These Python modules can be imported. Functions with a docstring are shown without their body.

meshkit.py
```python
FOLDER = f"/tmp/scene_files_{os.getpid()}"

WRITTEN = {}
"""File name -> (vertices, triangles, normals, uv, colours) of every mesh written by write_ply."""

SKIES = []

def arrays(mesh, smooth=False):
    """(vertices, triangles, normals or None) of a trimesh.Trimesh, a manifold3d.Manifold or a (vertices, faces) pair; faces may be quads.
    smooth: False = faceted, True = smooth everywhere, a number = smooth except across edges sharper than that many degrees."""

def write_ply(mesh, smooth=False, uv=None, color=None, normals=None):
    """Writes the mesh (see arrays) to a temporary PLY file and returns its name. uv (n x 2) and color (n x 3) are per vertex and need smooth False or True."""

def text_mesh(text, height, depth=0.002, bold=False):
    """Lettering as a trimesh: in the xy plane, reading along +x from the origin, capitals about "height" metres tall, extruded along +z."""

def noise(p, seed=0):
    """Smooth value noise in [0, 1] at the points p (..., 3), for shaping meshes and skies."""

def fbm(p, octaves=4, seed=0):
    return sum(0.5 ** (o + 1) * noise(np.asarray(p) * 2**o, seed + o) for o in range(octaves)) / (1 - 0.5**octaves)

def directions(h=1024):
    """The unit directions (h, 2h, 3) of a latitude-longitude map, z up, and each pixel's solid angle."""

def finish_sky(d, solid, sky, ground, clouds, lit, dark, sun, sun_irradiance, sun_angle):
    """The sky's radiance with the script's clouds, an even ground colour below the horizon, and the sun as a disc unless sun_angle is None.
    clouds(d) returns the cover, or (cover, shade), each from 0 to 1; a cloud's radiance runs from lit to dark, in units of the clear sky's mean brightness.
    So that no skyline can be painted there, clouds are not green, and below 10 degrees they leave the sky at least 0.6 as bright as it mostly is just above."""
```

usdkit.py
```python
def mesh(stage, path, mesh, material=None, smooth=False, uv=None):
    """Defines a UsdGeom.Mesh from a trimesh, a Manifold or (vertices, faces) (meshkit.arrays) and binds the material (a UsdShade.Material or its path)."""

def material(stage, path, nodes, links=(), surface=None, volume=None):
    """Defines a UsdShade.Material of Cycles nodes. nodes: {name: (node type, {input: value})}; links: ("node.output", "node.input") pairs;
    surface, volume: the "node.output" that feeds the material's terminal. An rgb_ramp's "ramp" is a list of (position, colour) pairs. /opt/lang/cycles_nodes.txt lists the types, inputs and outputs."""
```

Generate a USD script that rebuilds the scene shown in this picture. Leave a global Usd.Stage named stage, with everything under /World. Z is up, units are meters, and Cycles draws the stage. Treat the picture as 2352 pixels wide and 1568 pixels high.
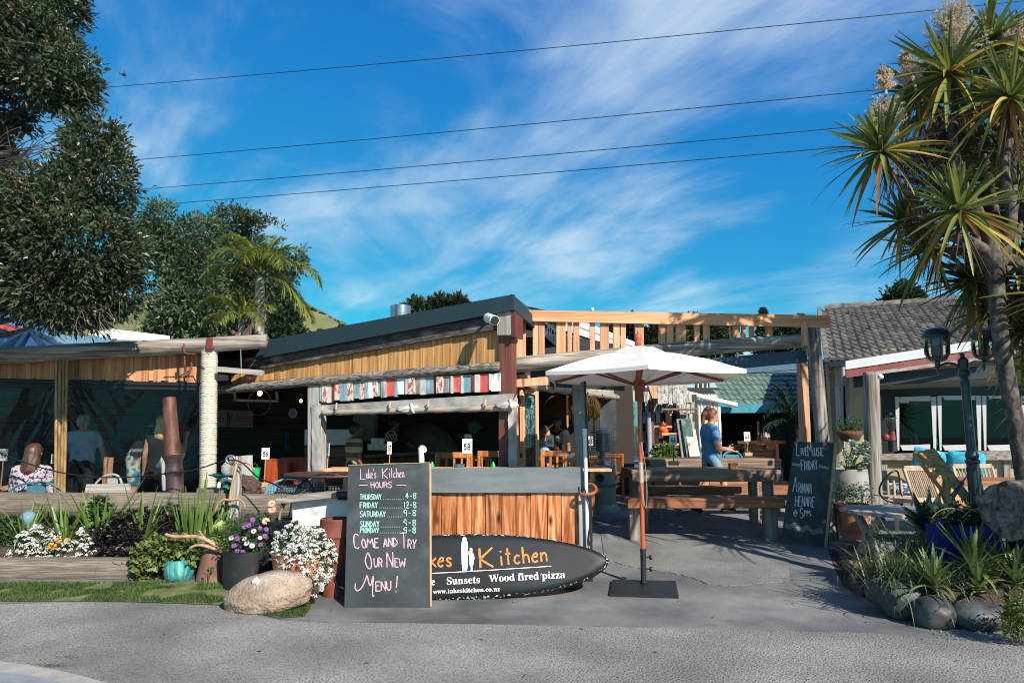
import math, random, glob
import numpy as np, trimesh, manifold3d as m3, shapely, shapely.geometry as sg
import meshkit, usdkit
from shapely import affinity
from pxr import Usd, UsdGeom, UsdLux, UsdShade, Gf, Sdf, Vt

stage = Usd.Stage.CreateInMemory()
UsdGeom.SetStageUpAxis(stage, 'Z'); UsdGeom.SetStageMetersPerUnit(stage, 1.0)
UsdGeom.Xform.Define(stage, '/World'); UsdGeom.Scope.Define(stage, '/World/Looks')

# ---------------------------------------------------------------- camera, sky, sun, exposure
F, CX, CY = 1600.0, 1176.0, 784.0            # lens in units of a 2352 x 1568 picture
PITCH = math.atan(211 / F)
EYE = np.array([0, 0, 1.5])
cam = UsdGeom.Camera.Define(stage, '/World/camera')
cam.AddTranslateOp().Set(Gf.Vec3d(*EYE)); cam.AddRotateXOp().Set(90 + math.degrees(PITCH))
cam.CreateHorizontalApertureAttr(36.0); cam.CreateVerticalApertureAttr(36.0 * 682 / 1024); cam.CreateFocalLengthAttr(36.0 * F / 2352)
cam.CreateClippingRangeAttr(Gf.Vec2f(0.05, 20000)); cam.CreateExposureAttr(0.8)
SUN_AZ, SUN_EL = math.radians(34), math.radians(34)      # to the right of straight behind the camera
SUN = np.array([math.sin(SUN_AZ) * math.cos(SUN_EL), -math.cos(SUN_AZ) * math.cos(SUN_EL), math.sin(SUN_EL)])
sun = UsdLux.DistantLight.Define(stage, '/World/sun')
sun.CreateIntensityAttr(1.15); sun.CreateAngleAttr(0.53); sun.CreateNormalizeAttr(True); sun.CreateColorAttr(Gf.Vec3f(1.0, 0.93, 0.83))
sun.AddTransformOp().Set(Gf.Matrix4d(Gf.Rotation(Gf.Vec3d(0, 0, 1), Gf.Vec3d(*SUN)), Gf.Vec3d(0, 0, 0)))
sky = UsdLux.DomeLight.Define(stage, '/World/sky')
sky_mat = usdkit.material(stage, '/World/Looks/sky', {
    'tc': ('texture_coordinate', {}), 'sky': ('sky_texture', {'sky_type': 'single_scattering', 'sun_disc': False, 'sun_elevation': SUN_EL, 'sun_rotation': math.atan2(SUN[0], SUN[1]), 'altitude': 200.0, 'air_density': 0.75, 'aerosol_density': 0.12, 'ozone_density': 2.0}),
    'sep': ('separate_xyz', {}), 'zc': ('math', {'math_type': 'maximum', 'value2': 0.0}), 'za': ('math', {'math_type': 'add', 'value2': 0.18}),
    'dx': ('math', {'math_type': 'divide'}), 'dy': ('math', {'math_type': 'divide'}), 'cmb': ('combine_xyz', {}),
    'turn': ('mapping', {'rotation': (0, 0, math.radians(-128))}), 'map': ('mapping', {'scale': (0.85, 1.7, 1.0), 'location': (17.1, 1.1, 0)}),
    'n1': ('noise_texture', {'scale': 1.15, 'detail': 7.0, 'roughness': 0.6, 'distortion': 0.5}),
    'mapb': ('mapping', {'scale': (0.9, 0.9, 1.0), 'location': (1.87, 15.39, 0)}),
    'n2': ('noise_texture', {'scale': 1.0, 'detail': 4.0}),
    'mul': ('math', {'math_type': 'multiply'}), 'cov': ('map_range', {'range_type': 'smoothstep', 'from_min': 0.185, 'from_max': 0.41, 'to_min': 0.0, 'to_max': 0.66, 'clamp': True}),
    'sc': ('separate_color', {}), 'cc': ('combine_color', {}), 'pr': ('math', {'math_type': 'power', 'value2': 1.1}), 'kr': ('math', {'math_type': 'multiply', 'value2': 0.09}), 'pg': ('math', {'math_type': 'power', 'value2': 0.81}), 'kg': ('math', {'math_type': 'multiply', 'value2': 0.77}), 'pb': ('math', {'math_type': 'power', 'value2': 0.32}), 'kb': ('math', {'math_type': 'multiply', 'value2': 2.12}),
    'mix': ('mix', {'color2': (3.9, 4.6, 5.0)}), 'bg': ('background_shader', {'strength': 0.118})},
    [('tc.generated', 'sep.vector'), ('sep.z', 'zc.value1'), ('zc.value', 'za.value1'), ('sep.x', 'dx.value1'), ('za.value', 'dx.value2'), ('sep.y', 'dy.value1'), ('za.value', 'dy.value2'),
     ('dx.value', 'cmb.x'), ('dy.value', 'cmb.y'), ('cmb.vector', 'turn.vector'), ('turn.vector', 'map.vector'), ('map.vector', 'n1.vector'), ('cmb.vector', 'mapb.vector'), ('mapb.vector', 'n2.vector'),
     ('n1.fac', 'mul.value1'), ('n2.fac', 'mul.value2'), ('mul.value', 'cov.value'), ('sky.color', 'sc.color'), ('sc.r', 'pr.value1'), ('pr.value', 'kr.value1'), ('kr.value', 'cc.r'), ('sc.g', 'pg.value1'), ('pg.value', 'kg.value1'), ('kg.value', 'cc.g'), ('sc.b', 'pb.value1'), ('pb.value', 'kb.value1'), ('kb.value', 'cc.b'), ('cc.color', 'mix.color1'), ('cov.result', 'mix.fac'), ('mix.color', 'bg.color')], surface='bg.background')
UsdShade.MaterialBindingAPI.Apply(sky.GetPrim()).Bind(sky_mat)
sky.GetPrim().SetCustomDataByKey('kind', 'structure')

# ---------------------------------------------------------------- picture point -> place helpers
sp, cp = math.sin(PITCH), math.cos(PITCH)
def ray(u, v):
    dx, dy = (u - CX) / F, (CY - v) / F
    return np.array([dx, cp - dy * sp, sp + dy * cp])
def P(u, v, y):
    d = ray(u, v); return EYE + d * (y / d[1])
def zoom(x0, y0, s): return lambda a, b: (x0 + a * s, y0 + b * s)
z1, z2, z3, z4 = zoom(0, 705.6, .3), zoom(470.4, 658.6, .32), zoom(1129, 658.6, .33), zoom(1787.5, 658.6, .33)
z5, z6, z7, z8 = zoom(0, 1081.9, .36), zoom(705.6, 1034.9, .38), zoom(1505.3, 987.8, .3702), zoom(0, 423.4, .36)
b1, b2, b3, b4 = zoom(1862.8, 0, .4322), zoom(0, 0, .5102), zoom(0, 846.7, .21), zoom(282.2, 846.7, .21)
b5, b6, b7, b8 = zoom(733.8, 865.5, .2), zoom(1176, 827.9, .228), zoom(1458.2, 799.7, .27), zoom(1881.6, 987.8, .306)
ZY = [-300, 6.3, 7.3, 8.3, 9.3, 10.3, 14, 40, 800]
ZZ = [0, 0, .06, .15, .235, .30, .34, .45, .45]
def zg(y): return float(np.interp(y, ZY, ZZ))
def G(u, v):
    d = ray(u, v); y = 7.0
    for _ in range(40):
        y = .5 * y + .5 * (EYE[2] - zg(y)) / max(-d[2], 1e-6) * d[1]
    p = EYE + d * (y / d[1]); p[2] = zg(y); return p
def unit(a): a = np.asarray(a, float); return a / (np.linalg.norm(a) + 1e-12)
class Pl:                                   # a plane; n points at the viewer's side
    def __init__(s, p, n):
        s.p, s.n = np.asarray(p, float), unit(n)
        s.t = unit(np.cross([0, 0, 1], s.n)); s.up = np.cross(s.n, s.t)
    def __call__(s, u, v, off=0.0):
        d = ray(u, v); q = s.p + s.n * off
        return EYE + d * (np.dot(q - EYE, s.n) / np.dot(d, s.n))

# ---------------------------------------------------------------- scene writing
OFF, USED = {}, {}
def path_for(name, parent):
    base = parent or '/World'; k = USED.get((base, name), 0); USED[(base, name)] = k + 1
    return f'{base}/{name}' + (f'_{k:03d}' if k else '')
def tag(prim, label=None, cat=None, group=None, kind=None):
    for k, x in (('label', label), ('category', cat), ('group', group), ('kind', kind)):
        if x: prim.SetCustomDataByKey(k, x)
    return prim
def thing(name, label, cat, loc=(0, 0, 0), group=None, kind=None, rz=0):
    path = path_for(name, None); x = UsdGeom.Xform.Define(stage, path)
    x.AddTranslateOp().Set(Gf.Vec3d(*map(float, loc)))
    if rz: x.AddRotateZOp().Set(float(rz))
    OFF[path] = np.zeros(3) if rz else np.asarray(loc, float)      # rotated things are built in their own frame
    if rz: OFF[path] = None
    tag(x.GetPrim(), label, cat, group, kind); return path
def obj(name, mesh, mat, parent=None, smooth=False, label=None, cat=None, group=None, kind=None, local=False):
    """One Mesh prim, given in world coordinates (or in its thing's own frame with local=True)."""
    path = path_for(name, parent)
    v, f = (np.asarray(mesh[0], float), np.asarray(mesh[1], int)) if isinstance(mesh, tuple) else (np.asarray(mesh.vertices, float), np.asarray(mesh.faces, int))
    root = '/'.join(path.split('/')[:3]); o = OFF.get(root)
    if parent and o is not None and not local: v = v - o
    usdkit.mesh(stage, path, (v, f), mat, smooth)
    tag(stage.GetPrimAtPath(path), label, cat, group, kind); return path
def copy(src, loc, rz=0, label=None, group=None, scale=None):
    s = stage.GetPrimAtPath(src); name = src.split('/')[-1]
    while name[-4:-3] == '_' and name[-3:].isdigit(): name = name[:-4]
    path = path_for(name, None); x = UsdGeom.Xform.Define(stage, path)
    x.GetPrim().GetReferences().AddInternalReference(s.GetPath())
    x.ClearXformOpOrder()
    x.AddTranslateOp().Set(Gf.Vec3d(*map(float, loc))); x.AddRotateZOp(opSuffix='turn').Set(float(rz))
    if scale: x.AddScaleOp(opSuffix='size').Set(Gf.Vec3f(*np.broadcast_to(scale, 3).tolist()))
    x.GetPrim().SetInstanceable(True)
    d = s.GetCustomData(); tag(x.GetPrim(), label or d.get('label'), d.get('category'), group or d.get('group')); return path

# ---------------------------------------------------------------- meshes: (vertices, triangles)
def cat(*ms):
    ms = [m for g in ms for m in (g if isinstance(g, list) else [g])]
    V, Fc, n = [], [], 0
    for v, f in ms:
        V.append(v); Fc.append(np.asarray(f) + n); n += len(v)
    return np.vstack(V), np.vstack(Fc)
def tri(m): return np.asarray(m.vertices, float), np.asarray(m.faces, int)
def man(m):
    q = m.to_mesh(); return np.asarray(q.vert_properties[:, :3], float), np.asarray(q.tri_verts, int)
def rotz(m, deg, about=(0, 0, 0)):
    a = math.radians(deg); R = np.array([[math.cos(a), -math.sin(a), 0], [math.sin(a), math.cos(a), 0], [0, 0, 1]])
    return (m[0] - about) @ R.T + about, m[1]
def frame(axis, hint=(0, 0, 1)):
    z = unit(axis); h = np.asarray(hint, float)
    if abs(np.dot(z, unit(h))) > .97: h = np.array([1., 0, 0]) if abs(z[0]) < .9 else np.array([0, 1., 0])
    x = unit(np.cross(h, z)); return np.stack([x, np.cross(z, x), z])       # rows
def move(m, d): return m[0] + np.asarray(d, float), m[1]
BOXF = None
def box(c, s, R=None, bevel=0.0):
    """A box centred at c; bevel chamfers its edges. R: rows are the box's axes."""
    h = np.asarray(s, float) / 2
    S = np.array([[i, j, k] for i in (-1, 1) for j in (-1, 1) for k in (-1, 1)], float)
    if bevel <= 0:
        v = S * h; f = np.array([[0, 1, 3], [0, 3, 2], [4, 6, 7], [4, 7, 5], [0, 4, 5], [0, 5, 1], [2, 3, 7], [2, 7, 6], [0, 2, 6], [0, 6, 4], [1, 5, 7], [1, 7, 3]])
    else:
        b = min(bevel, h.min() * .9); pts = []
        for a in range(3):
            q = h - b; q[a] = h[a]; pts.append(S * q)
        v = np.vstack(pts); global BOXF
        if BOXF is None:
            hl = trimesh.convex.convex_hull(np.vstack([S * (np.array([1, 1, 1.]) - .3 * (np.arange(3) != a)) for a in range(3)]))
            src = np.vstack([S * (np.array([1, 1, 1.]) - .3 * (np.arange(3) != a)) for a in range(3)])
            ix = np.array([np.argmin(((src - p) ** 2).sum(1)) for p in hl.vertices]); BOXF = ix[hl.faces]
        f = BOXF
    if R is not None: v = v @ np.asarray(R)
    return v + np.asarray(c, float), f
def beam(a, b, w, h, bevel=0.004, up=(0, 0, 1)):
    """A square timber from a to b, w wide and h high."""
    a, b = np.asarray(a, float), np.asarray(b, float); R = frame(b - a, up)
    return box((a + b) / 2, (w, h, np.linalg.norm(b - a)), R, bevel)
def tube(pts, r, n=10, caps=True):
    p = np.asarray(pts, float); r = np.broadcast_to(np.asarray(r, float), (len(p),))
    t = np.gradient(p, axis=0); t /= np.linalg.norm(t, axis=1, keepdims=True) + 1e-12
    R = frame(t[0]); x = R[0]; X = []
    for k in range(len(p)):
        x = unit(x - t[k] * np.dot(x, t[k])); X.append(x)
    X = np.array(X); Y = np.cross(t, X); ang = np.arange(n) * 2 * np.pi / n
    v = p[:, None] + r[:, None, None] * (np.cos(ang)[None, :, None] * X[:, None] + np.sin(ang)[None, :, None] * Y[:, None])
    i, j = np.meshgrid(np.arange(len(p) - 1), np.arange(n), indexing='ij')
    q = np.stack([i * n + j, i * n + (j + 1) % n, (i + 1) * n + (j + 1) % n, (i + 1) * n + j], -1).reshape(-1, 4)
    f = [q[:, [0, 1, 2]], q[:, [0, 2, 3]]]; v = v.reshape(-1, 3)
    if caps:
        k = len(v); v = np.vstack([v, p[0], p[-1]]); a = np.arange(n)
        f += [np.stack([np.full(n, k), (a + 1) % n, a], 1), np.stack([np.full(n, k + 1), (len(p) - 1) * n + a, (len(p) - 1) * n + (a + 1) % n], 1)]
    return v, np.vstack(f)
def cyl(a, b, r0, r1=None, n=14): return tube([a, b], [r0, r0 if r1 is None else r1], n)
def lathe(prof, n=24, c=(0, 0, 0), axis=None):
    """prof: (radius, height) pairs from the bottom up."""
    pr = np.asarray(prof, float); ang = np.arange(n) * 2 * np.pi / n
    v = np.stack([pr[:, None, 0] * np.cos(ang), pr[:, None, 0] * np.sin(ang), np.broadcast_to(pr[:, None, 1], (len(pr), n))], -1).reshape(-1, 3)
    i, j = np.meshgrid(np.arange(len(pr) - 1), np.arange(n), indexing='ij')
    q = np.stack([i * n + j, i * n + (j + 1) % n, (i + 1) * n + (j + 1) % n, (i + 1) * n + j], -1).reshape(-1, 4)
    f = np.vstack([q[:, [0, 1, 2]], q[:, [0, 2, 3]]])
    if axis is not None: v = v @ frame(axis)
    return v + np.asarray(c, float), f
def ball(c, r, sub=2):
    m = trimesh.creation.icosphere(subdivisions=sub); return np.asarray(m.vertices) * np.broadcast_to(r, 3) + np.asarray(c, float), np.asarray(m.faces)
def blob(c, r, sub=3, amp=.15, freq=2.0, seed=0, flat=0.0):
    m = trimesh.creation.icosphere(subdivisions=sub); v = np.asarray(m.vertices)
    d = 1 + amp * 2 * (meshkit.fbm(v * freq + seed * 7.3 + 20, 3, seed) - .5)
    v = v * d[:, None]
    if flat: v[:, 2] = np.where(v[:, 2] < -flat, -flat + (v[:, 2] + flat) * .15, v[:, 2])
    return v * np.broadcast_to(r, 3) + np.asarray(c, float), np.asarray(m.faces)
def slab(pts, n, th):
    """A flat polygon (3-D points) with thickness th behind it (against n)."""
    p = np.asarray(pts, float); n = unit(n); t = unit(p[1] - p[0]); t = unit(t - n * np.dot(t, n)); b = np.cross(n, t)
    q = np.stack([(p - p[0]) @ t, (p - p[0]) @ b], 1)
    if np.sum(q[:, 0] * np.roll(q[:, 1], -1) - np.roll(q[:, 0], -1) * q[:, 1]) < 0: p, q = p[::-1], q[::-1]
    k = len(p)
    f = np.array([[0, i, i + 1] for i in range(1, k - 1)]) if k <= 4 else tri_poly(q)
    v = np.vstack([p, p - n * th]); i = np.arange(k); j = (i + 1) % k
    return v, np.vstack([f, f[:, ::-1] + k, np.stack([i, i + k, j], 1), np.stack([j, i + k, j + k], 1)])
def tri_poly(q):
    v, f = trimesh.creation.triangulate_polygon(sg.Polygon(q), engine='earcut')
    ix = np.array([np.argmin(((q - a) ** 2).sum(1)) for a in v]); f = ix[f]
    a = q[f]; s = (a[:, 1, 0] - a[:, 0, 0]) * (a[:, 2, 1] - a[:, 0, 1]) - (a[:, 2, 0] - a[:, 0, 0]) * (a[:, 1, 1] - a[:, 0, 1])
    return np.where(s[:, None] < 0, f[:, ::-1], f)
def sheet(poly, dz, th=0):
    """A sheet over the ground (xy polygon), cut along the ground's folds so that layers stay parallel."""
    pg = sg.Polygon(poly) if not hasattr(poly, 'geoms') and not isinstance(poly, sg.Polygon) else poly
    pg = pg.buffer(0); out = []
    for a, b in zip(ZY[:-1], ZY[1:]):
        g = pg.intersection(sg.box(-2000, a, 2000, b))
        for s in getattr(g, 'geoms', [g]):
            if s.geom_type != 'Polygon' or s.area < 1e-7: continue
            v, f = trimesh.creation.triangulate_polygon(s, engine='earcut')
            v = np.asarray(v); f = np.asarray(f); w = v[f]
            sgn = np.cross(w[:, 1] - w[:, 0], w[:, 2] - w[:, 0]); f = np.where(sgn[:, None] < 0, f[:, ::-1], f)
            out.append((np.column_stack([v, [zg(y) + dz for y in v[:, 1]]]), f))
    if th:
        for s in getattr(pg, 'geoms', [pg]):
            e = np.asarray(s.segmentize(.25).exterior.coords); k = len(e)
            top = np.column_stack([e, [zg(y) + dz for y in e[:, 1]]]); v = np.vstack([top, top - [0, 0, th]]); i = np.arange(k - 1)
            out.append((v, np.vstack([np.stack([i, i + k, i + 1], 1), np.stack([i + 1, i + k, i + k + 1], 1)])))
    return cat(out)
def log(a, b, r, n=20, seg=40, amp=.10, seed=0, bend=.02, taper=1.0, dents=.0):
    """A rough round log from a to b with cracks and bumps."""
    a, b = np.asarray(a, float), np.asarray(b, float); t = np.linspace(0, 1, seg)
    R = frame(b - a); L = np.linalg.norm(b - a)
    p = a + (b - a) * t[:, None] + R[0] * (bend * np.sin(t * 5 + seed))[:, None] + R[1] * (bend * np.cos(t * 4 + seed * 2))[:, None]
    v, f = tube(p, r * np.linspace(1, taper, seg), n)
    k = seg * n; ang = np.tile(np.arange(n) * 2 * np.pi / n, seg); s = np.repeat(t * L, n)
    d = 2 * (meshkit.fbm(np.stack([np.cos(ang) * 2.5 + 9, np.sin(ang) * 2.5 + 9, s * 1.2 + seed], 1), 4, seed) - .5) * amp
    d -= amp * .9 * np.clip(1 - np.abs(((ang * 3 / np.pi + .35 * np.sin(s * 2 + seed)) % 1.0) - .5) * 9, 0, 1) * (meshkit.noise(np.stack([ang * 2, s * 1.5, s * 0 + seed], 1)) > .45)
    c = np.repeat(p, n, axis=0); v[:k] = c + (v[:k] - c) * (1 + d)[:, None]
    return v, f
def ribbon(pts, w, n):
    """A flat strip of width w along a 3-D polyline lying in a plane with normal n."""
    p = np.asarray(pts, float); t = np.gradient(p, axis=0); t /= np.linalg.norm(t, axis=1, keepdims=True) + 1e-12
    s = np.cross(n, t) * (np.broadcast_to(w, (len(p),))[:, None] / 2)
    v = np.vstack([p - s, p + s]); k = len(p); i = np.arange(k - 1)
    return v, np.vstack([np.stack([i, i + 1, i + k + 1], 1), np.stack([i, i + k + 1, i + k], 1)])
def smooth_line(p, it=2):
    p = np.asarray(p, float)
    for _ in range(it):
        q = np.empty((2 * len(p) - 2, p.shape[1])); q[0::2] = .75 * p[:-1] + .25 * p[1:]; q[1::2] = .25 * p[:-1] + .75 * p[1:]
        p = np.vstack([p[:1], q, p[-1:]])
    return p
def spline(p, n=20):
    from scipy.interpolate import CubicSpline
    p = np.asarray(p, float); s = np.r_[0, np.cumsum(np.linalg.norm(np.diff(p, axis=0), axis=1))]
    return CubicSpline(s, p)(np.linspace(0, s[-1], n))

# ---------------------------------------------------------------- materials
def C(h, k=1.0):
    x = np.array([int(h[i:i + 2], 16) / 255 for i in (0, 2, 4)]); return tuple(np.where(x <= .04045, x / 12.92, ((x + .055) / 1.055) ** 2.4) * k)
LK = '/World/Looks/'
def tex(name, ramp, scale=5.0, stretch=(1, 1, 1), detail=5.0, dist=0.0, rough=.6, bump=0.0, var=0.0, isl=0.0, metallic=0.0, spec=.5, coat=0.0, stain=None, speck=None, trans=0.0, knots=None, nrough=.55, sheen=0.0, ruf=None):
    """One procedural material: stretched noise through a colour ramp, with optional stains, specks, knots, per-piece tone and bump."""
    if not isinstance(ramp, list): ramp = [(0, ramp), (1, ramp)]
    N = {'g': ('geometry', {}), 'oi': ('object_info', {}), 'off': ('vector_math', {'vector_math_type': 'scale', 'vector1': (37.0, 61.0, 83.0)}),
         'add': ('vector_math', {'math_type': 'add'}), 'm': ('mapping', {'scale': tuple(stretch)}), 'n': ('noise_texture', {'scale': scale, 'detail': detail, 'roughness': nrough, 'distortion': dist}),
         'st': ('map_range', {'from_min': .33, 'from_max': .67, 'clamp': True}), 'r': ('rgb_ramp', {'ramp': ramp}), 'p': ('principled_bsdf', {'roughness': rough, 'metallic': metallic, 'specular_ior_level': spec, 'coat_weight': coat, 'sheen_weight': sheen})}
    N['off'] = ('vector_math', {'math_type': 'multiply', 'vector2': (37.0, 61.0, 83.0)})
    L = [('oi.random', 'cx.x'), ('oi.random', 'cx.y'), ('oi.random', 'cx.z'), ('cx.vector', 'off.vector1'), ('g.position', 'm.vector'), ('m.vector', 'add.vector1'), ('off.vector', 'add.vector2'), ('add.vector', 'n.vector'), ('n.fac', 'st.value'), ('st.result', 'r.fac')]
    N['cx'] = ('combine_xyz', {}); cur = 'r.color'
    if var or isl:
        N['vr'] = ('map_range', {'to_min': 1 - (var or isl), 'to_max': 1 + (var or isl)}); N['hv'] = ('hsv', {})
        L += [('oi.random' if var else 'g.random_per_island', 'vr.value'), ('vr.result', 'hv.value'), (cur, 'hv.color')]; cur = 'hv.color'
    if stain:                                            # (scale, colour, lo, hi, amount)
        N['sn'] = ('noise_texture', {'scale': stain[0], 'detail': 6.0, 'roughness': .6}); N['sm'] = ('map_range', {'from_min': stain[2], 'from_max': stain[3], 'to_max': stain[4], 'clamp': True}); N['sx'] = ('mix', {'color2': stain[1]})
        L += [('add.vector' if len(stain) > 5 else 'g.position', 'sn.vector'), ('sn.fac', 'sm.value'), ('sm.result', 'sx.fac'), (cur, 'sx.color1')]; cur = 'sx.color'
    if knots:                                            # (scale vector, radius, colour)
        N['km'] = ('mapping', {'scale': knots[0]}); N['ka'] = ('vector_math', {'math_type': 'add'}); N['kv'] = ('voronoi_texture', {'scale': 1.0}); N['kr'] = ('map_range', {'from_min': knots[1] * .4, 'from_max': knots[1], 'to_min': 1.0, 'to_max': 0.0, 'clamp': True}); N['kx'] = ('mix', {'color2': knots[2]})
        L += [('g.position', 'km.vector'), ('km.vector', 'ka.vector1'), ('off.vector', 'ka.vector2'), ('ka.vector', 'kv.vector'), ('kv.distance', 'kr.value'), ('kr.result', 'kx.fac'), (cur, 'kx.color1')]; cur = 'kx.color'
    if speck:                                            # (scale, colour, radius, amount)
        N['v'] = ('voronoi_texture', {'scale': speck[0]}); N['vm'] = ('map_range', {'from_min': speck[2] * .7, 'from_max': speck[2], 'to_min': speck[3], 'to_max': 0.0, 'clamp': True}); N['vx'] = ('mix', {'color2': speck[1]})
        L += [('g.position', 'v.vector'), ('v.distance', 'vm.value'), ('vm.result', 'vx.fac'), (cur, 'vx.color1')]; cur = 'vx.color'
    L.append((cur, 'p.base_color'))
    if bump:
        N['b'] = ('bump', {'strength': min(1.0, bump), 'distance': .012}); L += [('v.distance' if speck and speck[0] > 40 else 'n.fac', 'b.height'), ('b.normal', 'p.normal')]
    if ruf:
        N['rr'] = ('map_range', {'to_min': ruf[0], 'to_max': ruf[1]}); L += [('n.fac', 'rr.value'), ('rr.result', 'p.roughness')]
    out = 'p.BSDF'
    if trans:
        N['tr'] = ('translucent_bsdf', {}); N['mx'] = ('mix_closure', {'fac': trans}); L += [(cur, 'tr.color'), ('p.BSDF', 'mx.closure1'), ('tr.BSDF', 'mx.closure2')]; out = 'mx.closure'
    return usdkit.material(stage, LK + name, N, L, out)
def leafm(name, ramp, trans=.28, rough=.5, spec=.4, patch=1.2, amt=.35):
    """Leaves: tone per leaf, slow light and dark patches, light through the blade."""
    return usdkit.material(stage, LK + name, {'g': ('geometry', {}), 'r': ('rgb_ramp', {'ramp': ramp}), 'n': ('noise_texture', {'scale': patch, 'detail': 3.0}), 'vr': ('map_range', {'from_min': .3, 'from_max': .7, 'to_min': 1 - amt, 'to_max': 1 + amt}), 'hv': ('hsv', {}),
        'p': ('principled_bsdf', {'roughness': rough, 'specular_ior_level': spec}), 'tr': ('translucent_bsdf', {}), 'mx': ('mix_closure', {'fac': trans})},
        [('g.random_per_island', 'r.fac'), ('g.position', 'n.vector'), ('n.fac', 'vr.value'), ('vr.result', 'hv.value'), ('r.color', 'hv.color'), ('hv.color', 'p.base_color'), ('hv.color', 'tr.color'), ('p.BSDF', 'mx.closure1'), ('tr.BSDF', 'mx.closure2')], 'mx.closure')
def plain(name, col, rough=.5, metallic=0.0, spec=.5, coat=0.0, k=.10, scale=14.0, trans=0.0, bump=0.0):
    c = np.array(col); return tex(name, [(0, tuple(c * (1 - k * 1.6))), (.5, tuple(c)), (1, tuple(np.minimum(c * (1 + k), .95)))], scale, rough=rough, metallic=metallic, spec=spec, coat=coat, trans=trans, bump=bump)
def pane(name, tint=(.9, .95, .95), boost=1.0, rough=.02):
    return usdkit.material(stage, LK + name, {'f': ('fresnel', {'IOR': 1.5}), 'm': ('math', {'math_type': 'multiply', 'value2': boost, 'use_clamp': True}), 't': ('transparent_bsdf', {'color': tint}), 'gl': ('glossy_bsdf', {'color': (1, 1, 1), 'roughness': rough}), 'mx': ('mix_closure', {})},
        [('f.fac', 'm.value1'), ('m.value', 'mx.fac'), ('t.BSDF', 'mx.closure1'), ('gl.BSDF', 'mx.closure2')], 'mx.closure')
def glow(name, col, strength):
    return usdkit.material(stage, LK + name, {'e': ('emission', {'color': col, 'strength': strength})}, [], 'e.emission')
def rng(seed): return np.random.default_rng(seed)

# ================================================================ THE SETTING
m_asphalt = tex('asphalt', [(0, C('545556', .85)), (.5, C('6e6f6f', .88)), (1, C('868584', .88))], 1.3, detail=8, rough=.86, bump=.25, stain=(1.6, C('46474a', .75), .52, .7, .45), speck=(120, C('4c4e52', .7), .28, .35), spec=.35)
m_chip = tex('chip_seal', [(0, C('7c7976', .82)), (.5, C('8e8b86', .84)), (1, C('a09d97', .84))], 1.1, detail=8, rough=.88, bump=.5, stain=(.55, C('5e5e5c', .75), .5, .72, .45), speck=(70, C('3a3a3c', .8), .42, .8), spec=.3)
m_kerb = tex('kerb_concrete', [C('9a958c', .8), C('b3aea5', .8)], 6, detail=6, rough=.85, bump=.2, speck=(160, C('77736c'), .3, .3))
m_gravel = tex('gravel_patch', [C('666665', .88), C('83817d', .9)], 2.2, detail=8, rough=.92, bump=.4, speck=(70, C('54524f', .8), .35, .4))
m_soil = tex('soil', [C('2c211a', .8), C('4d3c30', .8)], 9, detail=8, rough=.95, bump=.8, speck=(55, C('8f857a'), .22, .6))
m_hillgrass = tex('hill_grass', [C('5a6036', .6), C('7f8450', .6), C('9a9468', .6)], .05, detail=9, rough=.95, stain=(.12, C('3d4a28', .5), .5, .68, .6))
bottom = [(-40, 1390), (150, 1384), (300, 1385), (500, 1393), (560, 1405), (640, 1425), (720, 1430), (960, 1432), (1200, 1436), (1505, 1443), (1800, 1449), (1986, 1454), (2134, 1466), (2260, 1480), (2420, 1484)]
edge = [G(u, v)[:2] for u, v in bottom]
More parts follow.
